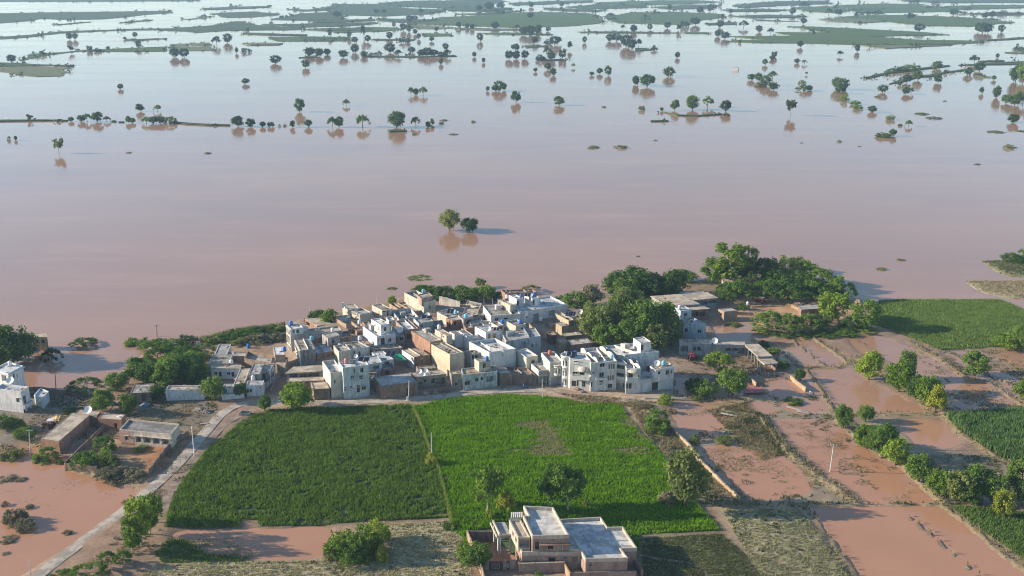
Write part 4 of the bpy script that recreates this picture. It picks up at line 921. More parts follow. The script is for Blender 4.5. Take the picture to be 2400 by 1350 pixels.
def bay(key, fr, cx, cy, rpx, hgt_, n_open, mat, edge=0):
    r, p, zr = HZ[key]; a, b = p[edge], p[(edge + 1) % len(p)]; d = (b - a).normalized(); nr = Vector((d.y, -d.x, 0))
    c = on_plane(*px(fr, cx, cy), a, nr); R = rpx / FR[fr][2] / ppm(c); ang = math.atan2(nr.y, nr.x)
    mb = MB(); mb.lathe(c, [(R, 0), (R, .9)], 18, 0, ang - math.pi / 2, ang + math.pi / 2); mb.lathe(c, [(.02, 0), (R, 0)], 18, 0, ang - math.pi / 2, ang + math.pi / 2)
    mb.lathe(c, [(R, hgt_ - .45), (R, hgt_)], 18, 0, ang - math.pi / 2, ang + math.pi / 2)
    bo = add_part(key, "bay", mb, mat)
    for i in range(n_open + 1):
        t = ang - math.pi / 2 + math.pi * i / n_open
        pm_ = MB(); q = c + Vector((math.cos(t), math.sin(t), 0)) * (R - .12); pm_.tube(q + Vector((0, 0, .9)), q + Vector((0, 0, hgt_ - .45)), .13, n=8); pm_.build("column", mat, bo)
bay('c12', 'K', 445, 650, 75, 3.1, 5, plaster((.70, .66, .56), .35))
# round turret with slit windows
r, p, zr = HZ['c13']
tc = G(*px('K', 578, 828), .3); TR = 82 / 6.6667 / ppm(tc)
top = 11.0
mb = MB(); mb.lathe((tc.x, tc.y, 0), [(TR + .12, -.3), (TR + .12, .5), (TR, .52), (TR, 3.4), (TR + .1, 3.42), (TR + .1, 3.6), (TR, 3.62), (TR, 6.9), (TR + .1, 6.92), (TR + .1, 7.1), (TR, 7.12), (TR, top - .8), (TR + .18, top - .75), (TR + .18, top), (TR - .1, top), (TR - .1, top - .6), (.01, top - .6)], 28)
to = add_part('c13', "turret", mb, WHITE2)
for lev in (4.3, 7.7, 1.2):
    for dx in (-.45, .0, .45):
        t = -math.pi / 2 - .1 + dx * 1.3
        q = Vector((tc.x + math.cos(t) * (TR - .02), tc.y + math.sin(t) * (TR - .02), lev)); ra = Vector((math.cos(t), math.sin(t), 0)); ta = Vector((-math.sin(t), math.cos(t), 0))
        mw = MB(); mw.box(q - ta * .17, ta * .34, ra * .05, Vector((0, 0, 1.7))); mw.build("slit_window", GLASS, to)
# scalloped party walls between the front houses
def scallop(key, fr, pts, z, mat=None):
    r, p, zr = HZ[key]
    w = [G(*px(fr, *q), z) for q in pts]
    mb = MB(); vs = []; K = 7
    d = (w[-1] - w[0]).normalized(); nn = Vector((-d.y, d.x, 0)) * .11
    prof = []
    for a, b in zip(w[:-1], w[1:]):
        for i in range(K): t = i / K; q = a.lerp(b, t); prof.append((q, .35 + .75 * math.sin(math.pi * t) ** .7))
    prof.append((w[-1], .35))
    for q, hh in prof:
        for s in (-1, 1): vs.append(q + nn * s + Vector((0, 0, -1.0))); vs.append(q + nn * s + Vector((0, 0, hh)))
    fs = []
    for i in range(len(prof) - 1):
        b = i * 4; c = b + 4
        fs += [(b, c, c + 1, b + 1), (c + 2, b + 2, b + 3, c + 3), (b + 1, c + 1, c + 3, b + 3)]
    n_ = len(prof) * 4 - 4
    fs += [(0, 1, 3, 2), (n_, n_ + 2, n_ + 3, n_ + 1)]
    mb.add(vs, fs); add_part(key, "party_wall", mb, mat or plaster((.70, .66, .56), .4))
scallop('c13', 'K', [(812, 262), (900, 330), (990, 400), (1075, 460)], 10.3); scallop('c17', 'K', [(1108, 235), (1215, 310), (1330, 385)], 10.4); scallop('c16', 'K', [(1450, 360), (1540, 440), (1640, 500), (1738, 560)], 8.7)
# posts standing on the spiked house
for (x, y, hh) in ((708, 430, 3.2), (745, 490, 1.9), (785, 540, 1.6), (822, 590, 2.6), (860, 420, 2.2), (945, 405, 2.0)):
    q = G(*px('C', x, y), 8.6); mb = MB(); mb.cbox(q, .24, .24, hh); mb.cbox(q + Vector((0, 0, hh)), .1, .1, hh * .25); add_part('c19', "corner_post", mb, WHITE)
q = G(*px('A', 1215, 262), 7.0); mb = MB(); mb.cbox(q, .7, .7, 2.0); add_part('a9', "roof_pillar", mb, WHITE2)
for i, (x, y, hh) in enumerate(((470, 640, 3.4), (575, 640, 3.0), (690, 650, 2.6))):
    q = G(*px('A', x, y), .3); mb = MB(); mb.cbox(q, .3, .3, hh); add_part('a8', "pillar", mb, REDP if i == 0 else BRICKT)
# eaves of the white left house
r, p, zr = HZ['n1']
mb = MB(); mb.prism(inset(p, -.5), 8.25, 8.4); add_part('n1', "eave", mb, WHITE2)
# white lintel mark on the ochre roofed house
r, p, zr = HZ['b11']; d = (p[1] - p[0]).normalized(); nr = Vector((d.y, -d.x, 0))
mb = MB()
for (x0, y0, x1, y1) in ((345, 590, 352, 622), (362, 588, 369, 620), (378, 586, 385, 618), (345, 586, 385, 594)):
    q0 = on_plane(*px('D', x0, y1), p[0], nr); q1 = on_plane(*px('D', x1, y0), p[0], nr); u0, u1 = (q0 - p[0]).dot(d), (q1 - p[0]).dot(d)
    mb.box(Vector((p[0].x, p[0].y, q0.z)) + d * u0 + nr * .003, d * (u1 - u0), nr * .06, Vector((0, 0, max(.1, q1.z - q0.z))))
add_part('b11', "white_grille", mb, WHITE2)
# white plaster on the sunlit side of the ochre roofed house
e0, e1 = p[3], p[0]; d2 = (e1 - e0).normalized(); n2 = Vector((d2.y, -d2.x, 0))
mb = MB(); mb.box(Vector((e0.x, e0.y, -.2)), d2 * (e1 - e0).length, n2 * .03, Vector((0, 0, 5.3))); add_part('b11', "side_plaster", mb, WHITE2)
# lane side concrete frame of the tall narrow house: posts and beams
def lane_frame(key, fr, top, bot, z, nb):
    a = G(*px(fr, *top), z); b = G(*px(fr, *bot), z)
    d = (b - a).normalized(); L = (b - a).length; nr = Vector((d.y, -d.x, 0))
    mb = MB()
    for i in range(nb + 1): mb.box(Vector((a.x, a.y, -.2)) + d * (L * i / nb - .15), d * .3, nr * .35, Vector((0, 0, z + .2)))
    for zz in (2.9, z - 3.0, z - .4): mb.box(Vector((a.x, a.y, zz)) - d * .2, d * (L + .4), nr * .4, Vector((0, 0, .35)))
    add_part(key, "lane_frame", mb, plaster((.72, .68, .58), .4))
r, p, zr = HZ['a1']; lane_frame('a1', 'A', (105, 603), (185, 690), 9.5, 3)
r, p, zr = HZ['a2']; lane_frame('a2', 'A', (140, 715), (190, 812), 7.2, 3)
r, p, zr = HZ['a3']; lane_frame('a3', 'A', (272, 900), (370, 1110), 7.0, 4)

# ------------------------------------------------------------------ the unfinished brick house in front
FH = thing("brick_house", "large unfinished brick house with stepped grey roofs in the foreground", "house", G(1320, 1300, .3))
def fpart(name, mb, mat, parent=None): return mb.build(name, mat, parent or FH)
CT = plaster((.56, .49, .39), .5); GP = plaster((.46, .41, .35), .6)
R_NEW = roofm((.60, .585, .55), (.27, .30, .34), .85); R_NEWL = roofm((.64, .60, .53), (.36, .38, .40), .8)
def fblock(fr, outline, h, z0, wall, roof, pp, trim, ops=(), tp=.24, roofname="roof", band=.9):
    """one storey of the house; ops: (edge, kind, x0, y0, x1, y1)"""
    p = [G(*px(fr, *c), h) for c in outline]
    if len(p) == 3: p = [p[0], p[1], p[1] + p[2] - p[0], p[2]]
    if area2(p) < 0: p = [p[0]] + p[1:][::-1]
    n = len(p); mb = MB(); tm = MB(); wins = []
    for i in range(n):
        a, b = p[i], p[(i + 1) % n]; d = (b - a); L = d.length; d = d.normalized(); nr = Vector((d.y, -d.x, 0)); lst = []
        for (e, k, x0, y0, x1, y1) in ops:
            if e != i: continue
            q0 = on_plane(*px(fr, x0, y0), a, nr); q1 = on_plane(*px(fr, x1, y1), a, nr)
            u0, u1 = sorted(((q0 - a).dot(d), (q1 - a).dot(d))); zz1, zz0 = max(q0.z, q1.z), min(q0.z, q1.z)
            u0, u1, zz0, zz1 = max(u0, .1), min(u1, L - .1), max(zz0, z0 + .05), min(zz1, h - band - .02)
            if u1 - u0 < .2 or zz1 - zz0 < .2: continue
            lst.append((u0, u1, zz0, zz1, 'o', 1.4 if k == 'o' else .5, 0)); wins.append((a, d, nr, u0, u1, zz0, zz1))
        facade(mb, a, d, nr, L, z0, h - band, lst)
        # plastered band and parapet over the brick
        j = (i + 1) % n
    out = inset(p, -.06)
    for i in range(n):
        j = (i + 1) % n; A, B = out[i], out[j]
        tm.quad(Vector((A.x, A.y, h - band)), Vector((B.x, B.y, h - band)), Vector((B.x, B.y, h)), Vector((A.x, A.y, h)))
        A2, B2 = p[i], p[j]; tm.quad(Vector((A2.x, A2.y, h - band)), Vector((B2.x, B2.y, h - band)), Vector((B.x, B.y, h - band)), Vector((A.x, A.y, h - band)))
    ins = inset(p, tp)
    for i in range(n):
        j = (i + 1) % n; A, B, C_, D_ = out[i], out[j], ins[j], ins[i]
        tm.quad(A, B, C_, D_); tm.quad(Vector((D_.x, D_.y, h)), Vector((C_.x, C_.y, h)), Vector((C_.x, C_.y, h - pp - .1)), Vector((D_.x, D_.y, h - pp - .1)))
    fpart("wall", mb, wall); fpart("parapet", tm, trim)
    rb = MB(); rb.prism(ins, h - pp - .25, h - pp); ro = fpart(roofname, rb, roof)
    for (a, d, nr, u0, u1, z0_, z1_) in wins:
        f = MB(); P = Vector((a.x, a.y, 0)); t = .12
        for (ua, ub, za, zb) in ((u0 - t, u0, z0_ - t, z1_ + t), (u1, u1 + t, z0_ - t, z1_ + t), (u0, u1, z0_ - t, z0_), (u0, u1, z1_, z1_ + t)):
            f.box(P + d * ua + nr * .003 + Vector((0, 0, za)), d * (ub - ua), nr * .05, Vector((0, 0, zb - za)))
        fpart("window_surround", f, GP)
    return p, ro
# ground storey under the big roof
BIG = [(695, 1042), (1432, 1026), (1312, 862), (1592, 852), (1345, 480), (1080, 490), (955, 310), (140, 356), (395, 868), (602, 884)]
pbig, rbig = fblock('V', BIG, 5.3, -.3, BRICKP, R_NEW, .75, CT, [(0, 'w', 760, 1140, 800, 1180), (9, 'w', 690, 1120, 705, 1160)])
# two upturned beams across the roof
for (x0, y0, x1, y1) in ((470, 640, 600, 880), (655, 580, 860, 925), (780, 690, 1420, 690), (850, 782, 1500, 782)):
    a = G(*px('V', x0, y0 + 40), 4.55); b = G(*px('V', x1, y1 + 40), 4.55); d = (b - a); nn = Vector((-d.y, d.x, 0)).normalized() * .12
    mb = MB(); mb.box(a - nn, d, nn * 2, Vector((0, 0, .14))); fpart("roof_joint", mb, CT, rbig)
# ground storey of the front, with the terrace above it
pg, rg = fblock('U', [(1225, 925), (2105, 925), (1150, 770)], 4.9, -.3, BRICKP, R_NEWL, .55, CT, [(0, 'o', 1690, 1018, 1815, 1112), (0, 'o', 1945, 1022, 2005, 1046), (0, 'o', 2330 - 0, 2000, 2331, 2001)])
pg2, rg2 = fblock('V', [(400, 935), (600, 925), (330, 800)], 4.7, -.3, GP, R_NEWL, .2, CT, [(0, 'o', 450, 1008, 556, 1110)])
# tall upper block
pt_, rt_ = fblock('U', [(1410, 640), (2045, 624), (1772, 140), (1255, 115), (1350, 288), (1250, 285)], 8.9, 4.3, BRICKP, R_NEWL, .85, CT, [(0, 'o', 1675, 795, 1778, 876), (0, 'o', 1450, 740, 1528, 885)])
# left wing with terrace
pl_, rl_ = fblock('U', [(1160, 668), (1366, 666), (1000, 362)], 7.9, 4.3, CT, R_TAN, .35, CT, [(0, 'o', 1180, 710, 1350, 850), (3, 'o', 1062, 560, 1082, 660), (3, 'o', 1112, 660, 1132, 770)], band=.4)
pw_, rw_ = fblock('U', [(1200, 900), (1340, 905), (1110, 700)], 4.6, -.3, BRICKP, R_NEWL, .3, CT, [(3, 'o', 1130, 900, 1165, 1050)], band=.4)
# rows of vertical fins on the street side
def fins(fr, xs, y0, y1, a, nr, d):
    for x in xs:
        q0 = on_plane(*px(fr, x, y1), a, nr); q1 = on_plane(*px(fr, x, y0), a, nr)
        mb = MB(); mb.box(Vector((q0.x, q0.y, q0.z)) + nr * .003, d * .16, nr * .14, Vector((0, 0, q1.z - q0.z))); fpart("fin", mb, CT)
d = (pt_[1] - pt_[0]).normalized(); nr = Vector((d.y, -d.x, 0)); fins('U', (1840, 1870, 1900, 1930), 795, 930, pt_[0], nr, d)
q0 = on_plane(*px('U', 1530, 790), pt_[0], nr); q1 = on_plane(*px('U', 2075, 775), pt_[0], nr)
mb = MB(); mb.box(Vector((q0.x, q0.y, q0.z)) + nr * .07, d * ((q1 - q0).dot(d)), nr * .7, Vector((0, 0, .14))); fpart("sunshade", mb, BRICKP)
# pergola: white slats
mb = MB(); ctop = 6.9
A_, B_, C_ = G(*px('U', 1030, 352), ctop), G(*px('U', 1225, 350), ctop), G(*px('U', 1035, 262), ctop)
uu, vv = (B_ - A_), (C_ - A_)
PG = MB(); PG.box(A_ - uu * .03, uu * 1.06, vv.normalized() * .2, Vector((0, 0, .25))); PG.box(A_ + vv - uu * .03, uu * 1.06, vv.normalized() * .2, Vector((0, 0, .25)))
po = fpart("pergola", PG, WHITE2)
for i in range(6):
    mb = MB(); mb.box(A_ + uu * (i / 5.4) + Vector((0, 0, .252)), uu.normalized() * .28, vv * 1.05, Vector((0, 0, .22))); fpart("slat", mb, WHITE2, po)
# portico: slab on columns
A_, B_, C_ = G(*px('U', 835, 650), 4.7), G(*px('U', 1045, 645), 4.7), G(*px('U', 718, 402), 4.7)
uu, vv = B_ - A_, C_ - A_
mb = MB(); mb.box(A_ - Vector((0, 0, .35)), uu, vv, Vector((0, 0, .3))); so = fpart("portico_slab", mb, R_NEW)
mb = MB(); un, vn = uu.normalized(), vv.normalized()
mb.box(A_ - Vector((0, 0, .38)) - un * .12, un * .25, vv, Vector((0, 0, .95))); mb.box(A_ - Vector((0, 0, .38)) + un * .14, uu - un * .14, vn * .22, Vector((0, 0, .8)))
mb.box(A_ - Vector((0, 0, .5)) - un * .75, un * .25, vv, Vector((0, 0, .5))); fpart("parapet", mb, CT, so)
for (s, t) in ((.04, .03), (.04, .95), (.9, .03), (.9, .95), (-.12, .03)):
    q = A_ + uu * s + vv * t; mb = MB(); mb.tube((q.x, q.y, -.3), (q.x, q.y, 4.34), .2, n=12); fpart("column", mb, WHITE2)
mb = MB(); mb.box(Vector((A_.x, A_.y, -.1)) + vv * .2 + uu * .02, uu * .9, vn * .35, Vector((0, 0, .28))); fpart("step", mb, CT)
# yard walls and gate: a thing of their own each
def wallrun(label, pts, h, mat, thick=.25, fr='O', z=.2, name="boundary_wall", cat="wall", rough=.0, pil=0, group=None, top=None, at_top=False, pmat=None):
    w = [G(*px(fr, *p), (z + h) if at_top else z) for p in pts]
    root = thing(name, label, cat, (w[0].x, w[0].y, z), group)
    mb = MB(); pl = []
    for a, b in zip(w[:-1], w[1:]):
        d = (b - a); d.z = 0; L = d.length; d = d.normalized(); nn = Vector((-d.y, d.x, 0)) * thick / 2
        k = max(1, int(L / 1.3)) if rough else 1
        hs = [h * (1 - rough * random.random()) for _ in range(k + 1)]
        for i in range(k):
            o = Vector((a.x, a.y, z - .7)) + d * (L * i / k)
            e = d * (L / k + (.0 if i < k - 1 else thick / 2 * .98)); ha, hb = hs[i] + .7, hs[i + 1] + .7
            vs = [o - nn, o + e - nn, o + e + nn, o + nn]
            vs += [vs[0] + Vector((0, 0, ha)), vs[1] + Vector((0, 0, hb)), vs[2] + Vector((0, 0, hb)), vs[3] + Vector((0, 0, ha))]
            mb.add(vs, [(0, 3, 2, 1), (4, 5, 6, 7), (0, 1, 5, 4), (1, 2, 6, 5), (2, 3, 7, 6), (3, 0, 4, 7)])
        if pil:
            m_ = max(1, int(L / pil))
            for i in range(m_ + 1): pl.append((Vector((a.x, a.y, z - .7)) + d * (L * i / m_), math.atan2(d.y, d.x)))
    mb.build("wall", mat, root)
    for q, rz in pl:
        pm_ = MB(); pm_.cbox(q, thick + .16, thick + .16, h + .8, rz); pm_.build("pier", pmat or mat, root)
    if top:
        tb = MB()
        for a, b in zip(w[:-1], w[1:]):
            d = (b - a); d.z = 0; nn = Vector((-d.y, d.x, 0)).normalized() * (thick / 2 + .04); tb.box(Vector((a.x, a.y, z + h + .002)) - nn, d, nn * 2, Vector((0, 0, .08)))
        tb.build("coping", top, root)
    return root
wallrun("tall brick wall along the foreground house's left yard", [(268, 556), (520, 1180), (560, 1350)], 2.7, BRICKT, .24, 'U', at_top=True, pil=3.2)
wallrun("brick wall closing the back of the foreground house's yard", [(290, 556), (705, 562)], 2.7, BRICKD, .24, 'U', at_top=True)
wallrun("brick street wall with panels in front of the foreground house", [(1188, 1132), (1962, 1106)], 2.6, BRICKP, .26, 'U', at_top=True, pil=2.6, top=CT)
wallrun("long low brick wall at the foreground house's right front", [(420, 1285), (1578, 1262)], 2.0, BRICKP, .26, 'V', at_top=True)
wallrun("short brick wall dividing the foreground house's front yard", [(312, 1100), (420, 1285)], 2.4, BRICKT, .24, 'V', at_top=True)
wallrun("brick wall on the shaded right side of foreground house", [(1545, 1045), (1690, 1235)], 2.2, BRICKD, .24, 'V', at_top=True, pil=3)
wallrun("gate wall of pale brick left of the foreground house", [(570, 1075), (632, 1075)], 2.6, BRICKP, .3, 'U', at_top=True); wallrun("brick pier wall between the two dark gates", [(893, 1070), (942, 1068)], 2.6, BRICKP, .3, 'U', at_top=True); wallrun("brick wall right of the small dark gate", [(1012, 1066), (1100, 1064)], 2.6, BRICKP, .3, 'U', at_top=True)
def gate(label, x0, x1, y):
    a, b = G(*px('U', x0, y), 2.7), G(*px('U', x1, y), 2.7); d = (b - a); L = d.length; d = d.normalized(); nr = Vector((d.y, -d.x, 0)); o = Vector((a.x, a.y, .15))
    r = thing("gate", label, "gate", o)
    mb = MB(); mb.box(o + d * .05, d * (L - .1), nr * .06, Vector((0, 0, 2.35))); mb.build("leaf", RUST, r)
    c = o + d * (L / 2) + Vector((0, 0, 1.2)); k = min(L * .28, 1.0)
    for (s, hh) in ((k, .62), (k * .55, .3)):
        f = MB(); t = .08
        f.box(c - d * s + nr * .063 + Vector((0, 0, -hh)), d * 2 * s, nr * .03, Vector((0, 0, t))); f.box(c - d * s + nr * .063 + Vector((0, 0, hh - t)), d * 2 * s, nr * .03, Vector((0, 0, t)))
        f.box(c - d * s + nr * .063 + Vector((0, 0, -hh + t)), d * t, nr * .03, Vector((0, 0, 2 * hh - 2 * t))); f.box(c + d * (s - t) + nr * .063 + Vector((0, 0, -hh + t)), d * t, nr * .03, Vector((0, 0, 2 * hh - 2 * t)))
        f.build("ornament", FRAME, r)
gate("wide dark iron gate with pale square ornament", 636, 890, 1078); gate("narrow dark iron gate beside the wide one", 944, 1010, 1070)
YARDS = [[(300, 700), (700, 690), (1180, 1100), (600, 1230), (520, 1200)]]

# ------------------------------------------------------------------ free-standing walls
wallrun("ragged dark brick wall along the water at left", [(560, 690), (900, 690), (1180, 735), (1400, 760), (1850, 800)], 1.6, BRICKD, .3, 'N', rough=.25)
wallrun("brick wall slanting down the left of the pink house's yard", [(905, 905), (760, 1050), (545, 1262)], 2.0, BRICKD, .26, 'R3', rough=.1)
wallrun("low brick wall with piers at the flooded yard's front", [(545, 1275), (800, 1300)], 1.9, BRICKT, .26, 'R3', pil=4.2)
wallrun("ragged dark wall between pink house and road", [(1415, 1095), (1330, 1200), (1240, 1320)], 2.1, BRICKD, .3, 'R3', rough=.15)
wallrun("short dark wall stub by the road behind the pink house", [(1560, 1000), (1440, 1075)], 2.0, BRICKD, .3, 'R3', rough=.2)
wallrun("low white wall on the bend of the road", [(382, 1205), (768, 1168)], 2.1, WHITE2, .25, 'M')
wallrun("white gate stub left of the low white wall", [(235, 1165), (300, 1170)], 2.0, WHITE2, .25, 'M')
wallrun("concrete wall climbing the lane beside the left compound", [(1090, 1060), (1240, 940), (1480, 730)], 2.6, CONC, .3, 'M')
wallrun("winding low wall on the right side of the lane", [(1230, 1060), (1290, 930), (1480, 830)], 1.0, CONC, .25, 'M')
wallrun("long pale mud wall beside the right green field", [(1570, 1004), (1614, 1048), (1638, 1082), (1700, 1144), (1733, 1174)], 1.3, MUDW, .4, rough=.25)
wallrun("orange mud wall by the person at the flooded lane", [(1852, 888), (1888, 917)], 1.4, MUDW, .4, rough=.2)
wallrun("orange mud wall below the byre's open pen", [(1750, 884), (1772, 905)], 1.3, MUDW, .4, rough=.15)
wallrun("brick front wall of the cluttered yard", [(200, 1275), (480, 1248), (870, 1205)], 2.3, BRICKD, .3, 'D', rough=.1)
wallrun("yard wall of shaded plaster behind the front brick shed", [(20, 745), (260, 720)], 2.6, GREYP, .25, 'D')
wallrun("long crumbling wall behind the upper middle houses", [(1600, 330), (1800, 380), (2010, 440)], 3.0, GREYP, .3, 'B', rough=.12, z=1.5)
for i, (pts, h_) in enumerate([([(1690, 712), (1712, 718)], 1.6), ([(1752, 710), (1782, 716)], 1.3), ([(1802, 703), (1824, 712)], 2.2), ([(1855, 722), (1876, 732)], 1.6), ([(1760, 722), (1830, 720)], 1.0), ([(1920, 760), (1945, 752)], 1.0)]):
    wallrun(ORDW[i] + " orange ruin wall from the left among the flooded yards", pts, h_, MUDW, .45, rough=.35, name="ruined_wall", group="ruined mud walls")
for i, (pts, h_, mt) in enumerate(sorted([([(735, 806), (792, 798)], 2.0, BRICKD), ([(850, 812), (878, 836)], 2.2, BRICKT), ([(900, 752), (952, 760)], 2.0, BRICKD), ([(1004, 742), (1052, 748)], 1.8, BRICKD), ([(1082, 782), (1112, 806)], 2.2, BRICKT), ([(815, 782), (852, 774)], 1.8, BRICKD),
        ([(1140, 752), (1190, 760)], 2.0, GREYP), ([(1240, 770), (1262, 800)], 2.4, BRICKT), ([(1222, 812), (1262, 806)], 2.0, GREYP), ([(868, 790), (890, 812)], 1.9, BRICKT), ([(960, 762), (985, 782)], 2.0, BRICKT), ([(780, 752), (812, 770)], 1.8, BRICKT), ([(1095, 735), (1130, 728)], 2.0, BRICKD), ([(1190, 735), (1215, 752)], 2.0, BRICKT)], key=lambda q: q[0][0][0])):
    wallrun(ORDW[i] + " low yard wall from the left between village roofs", pts, h_, mt, .28, z=3.6, rough=.15, name="yard_wall", group="yard walls between the roofs")
wallrun("thin dark earth wall in the far right yards", [(1700, 738), (1765, 741)], 1.5, BRICKD, .3)

# ------------------------------------------------------------------ byre with open sides, right
def canopyshed(label, fr, A, B, C, h, cols, mat=R_TAN, back=True):
    a, b, c = (G(*px(fr, *q), h) for q in (A, B, C)); u, v = b - a, c - a
    r = thing("byre", label, "byre", (a.x, a.y, .2))
    p = [a, b, b + v, c]; 
    if area2(p) < 0: p = p[::-1]
    mb = MB(); mb.prism(inset(p, -.3), h, h + .18); mb.build("roof", mat, r)
    mb = MB(); mb.prism(inset(p, -.32), h - .3, h - .002); mb.build("beam", CONC, r)
    for (s, t) in cols:
        q = a + u * s + v * t; mb = MB(); mb.cbox((q.x, q.y, -.2), .35, .35, h - .12); mb.build("pillar", CONC, r)
    if back:
        mb = MB(); q = b + v; n_ = u.normalized() * .2; mb.box(Vector((b.x, b.y, -.2)) - n_, v, n_, Vector((0, 0, h - .15))); mb.build("wall", BRICKD, r)
    return r
canopyshed("long open sided byre wing running toward the viewer", 'S', (1500, 640), (1755, 630), (1240, 410), 4.0, [(.03, .02), (.03, .25), (.03, .5), (.03, .75), (.03, .97)])
canopyshed("lower open byre end with ochre roof", 'S', (1625, 792), (1865, 770), (1482, 668), 3.2, [(.03, .03), (.03, .6), (.95, .03)])
H('s2', "shaded byre row with arches and roof dish behind leaning tree", 'S', [(590, 402), (1232, 408), (600, 335)], 4.2, plaster((.42, .40, .37), .6), R_TAN, .1, front=[('o', 860, 468, 952, 532), ('o', 975, 468, 1082, 532), ('o', 1100, 468, 1212, 582)], name="barn", cat="barn")
def pen(label, a, b, fr='S', n=3):
    a, b = G(*px(fr, *a), .2), G(*px(fr, *b), .2); d = b - a; r = thing("pen_fence", label, "fence", a)
    for i in range(n + 1):
        q = a + d * i / n; mb = MB(); mb.cbox(q - Vector((0, 0, .5)), .18, .18, 1.9, math.atan2(d.y, d.x)); mb.build("post", CONC, r)
    for z in (.45, 1.05):
        nn = Vector((-d.y, d.x, 0)).normalized() * .06; mb = MB(); mb.box(a - nn + Vector((0, 0, z)), d, nn * 2, Vector((0, 0, .16))); mb.build("rail", CONC, r)
pen("concrete railing across the front of the open byre end", (1570, 1030), (1940, 1030)); pen("short slanting concrete railing left of the byre end", (1445, 900), (1540, 970), n=2)

# ================================================================== TREES AND CROPS
LEAF = {'dark': leafm("leaf_dark", (.055, .115, .028), (.115, .190, .048), .4), 'mid': leafm("leaf_mid", (.085, .170, .028), (.175, .270, .050), .4),
        'light': leafm("leaf_light", (.13, .225, .024), (.25, .345, .046), .35), 'olive': leafm("leaf_olive", (.140, .190, .050), (.265, .305, .092), .42),
        'grey': leafm("leaf_grey", (.16, .155, .09), (.28, .25, .145), .2), 'yellow': leafm("leaf_yellow", (.22, .27, .030), (.38, .39, .06), .35), 'far': leafm("leaf_far", (.040, .072, .026), (.075, .115, .042), .3)}
def leaf_cloud(centers, radii, n_per, size, rng, flat=1.0, outward=None):
    k = len(centers); C = np.repeat(centers, n_per, 0); R = np.repeat(radii, n_per, 0)
    d = rng.normal(size=(k * n_per, 3)); d /= np.linalg.norm(d, axis=1, keepdims=True)
    r = rng.random((k * n_per, 1)) ** .45
    P = C + d * r * R * np.array([1, 1, flat])
    nrm = d * .8 + rng.normal(size=d.shape) * .6 + np.array([0, 0, .35]); nrm /= np.linalg.norm(nrm, axis=1, keepdims=True)
    a = np.cross(nrm, rng.normal(size=d.shape)); a /= np.linalg.norm(a, axis=1, keepdims=True); b = np.cross(nrm, a)
    s = size * (.6 + .8 * rng.random((len(P), 1)))
    V = np.stack([P - a * s, P - b * s * .7 , P + a * s, P + b * s * .7], 1).reshape(-1, 3)
    return V, np.arange(len(V)).reshape(-1, 4)
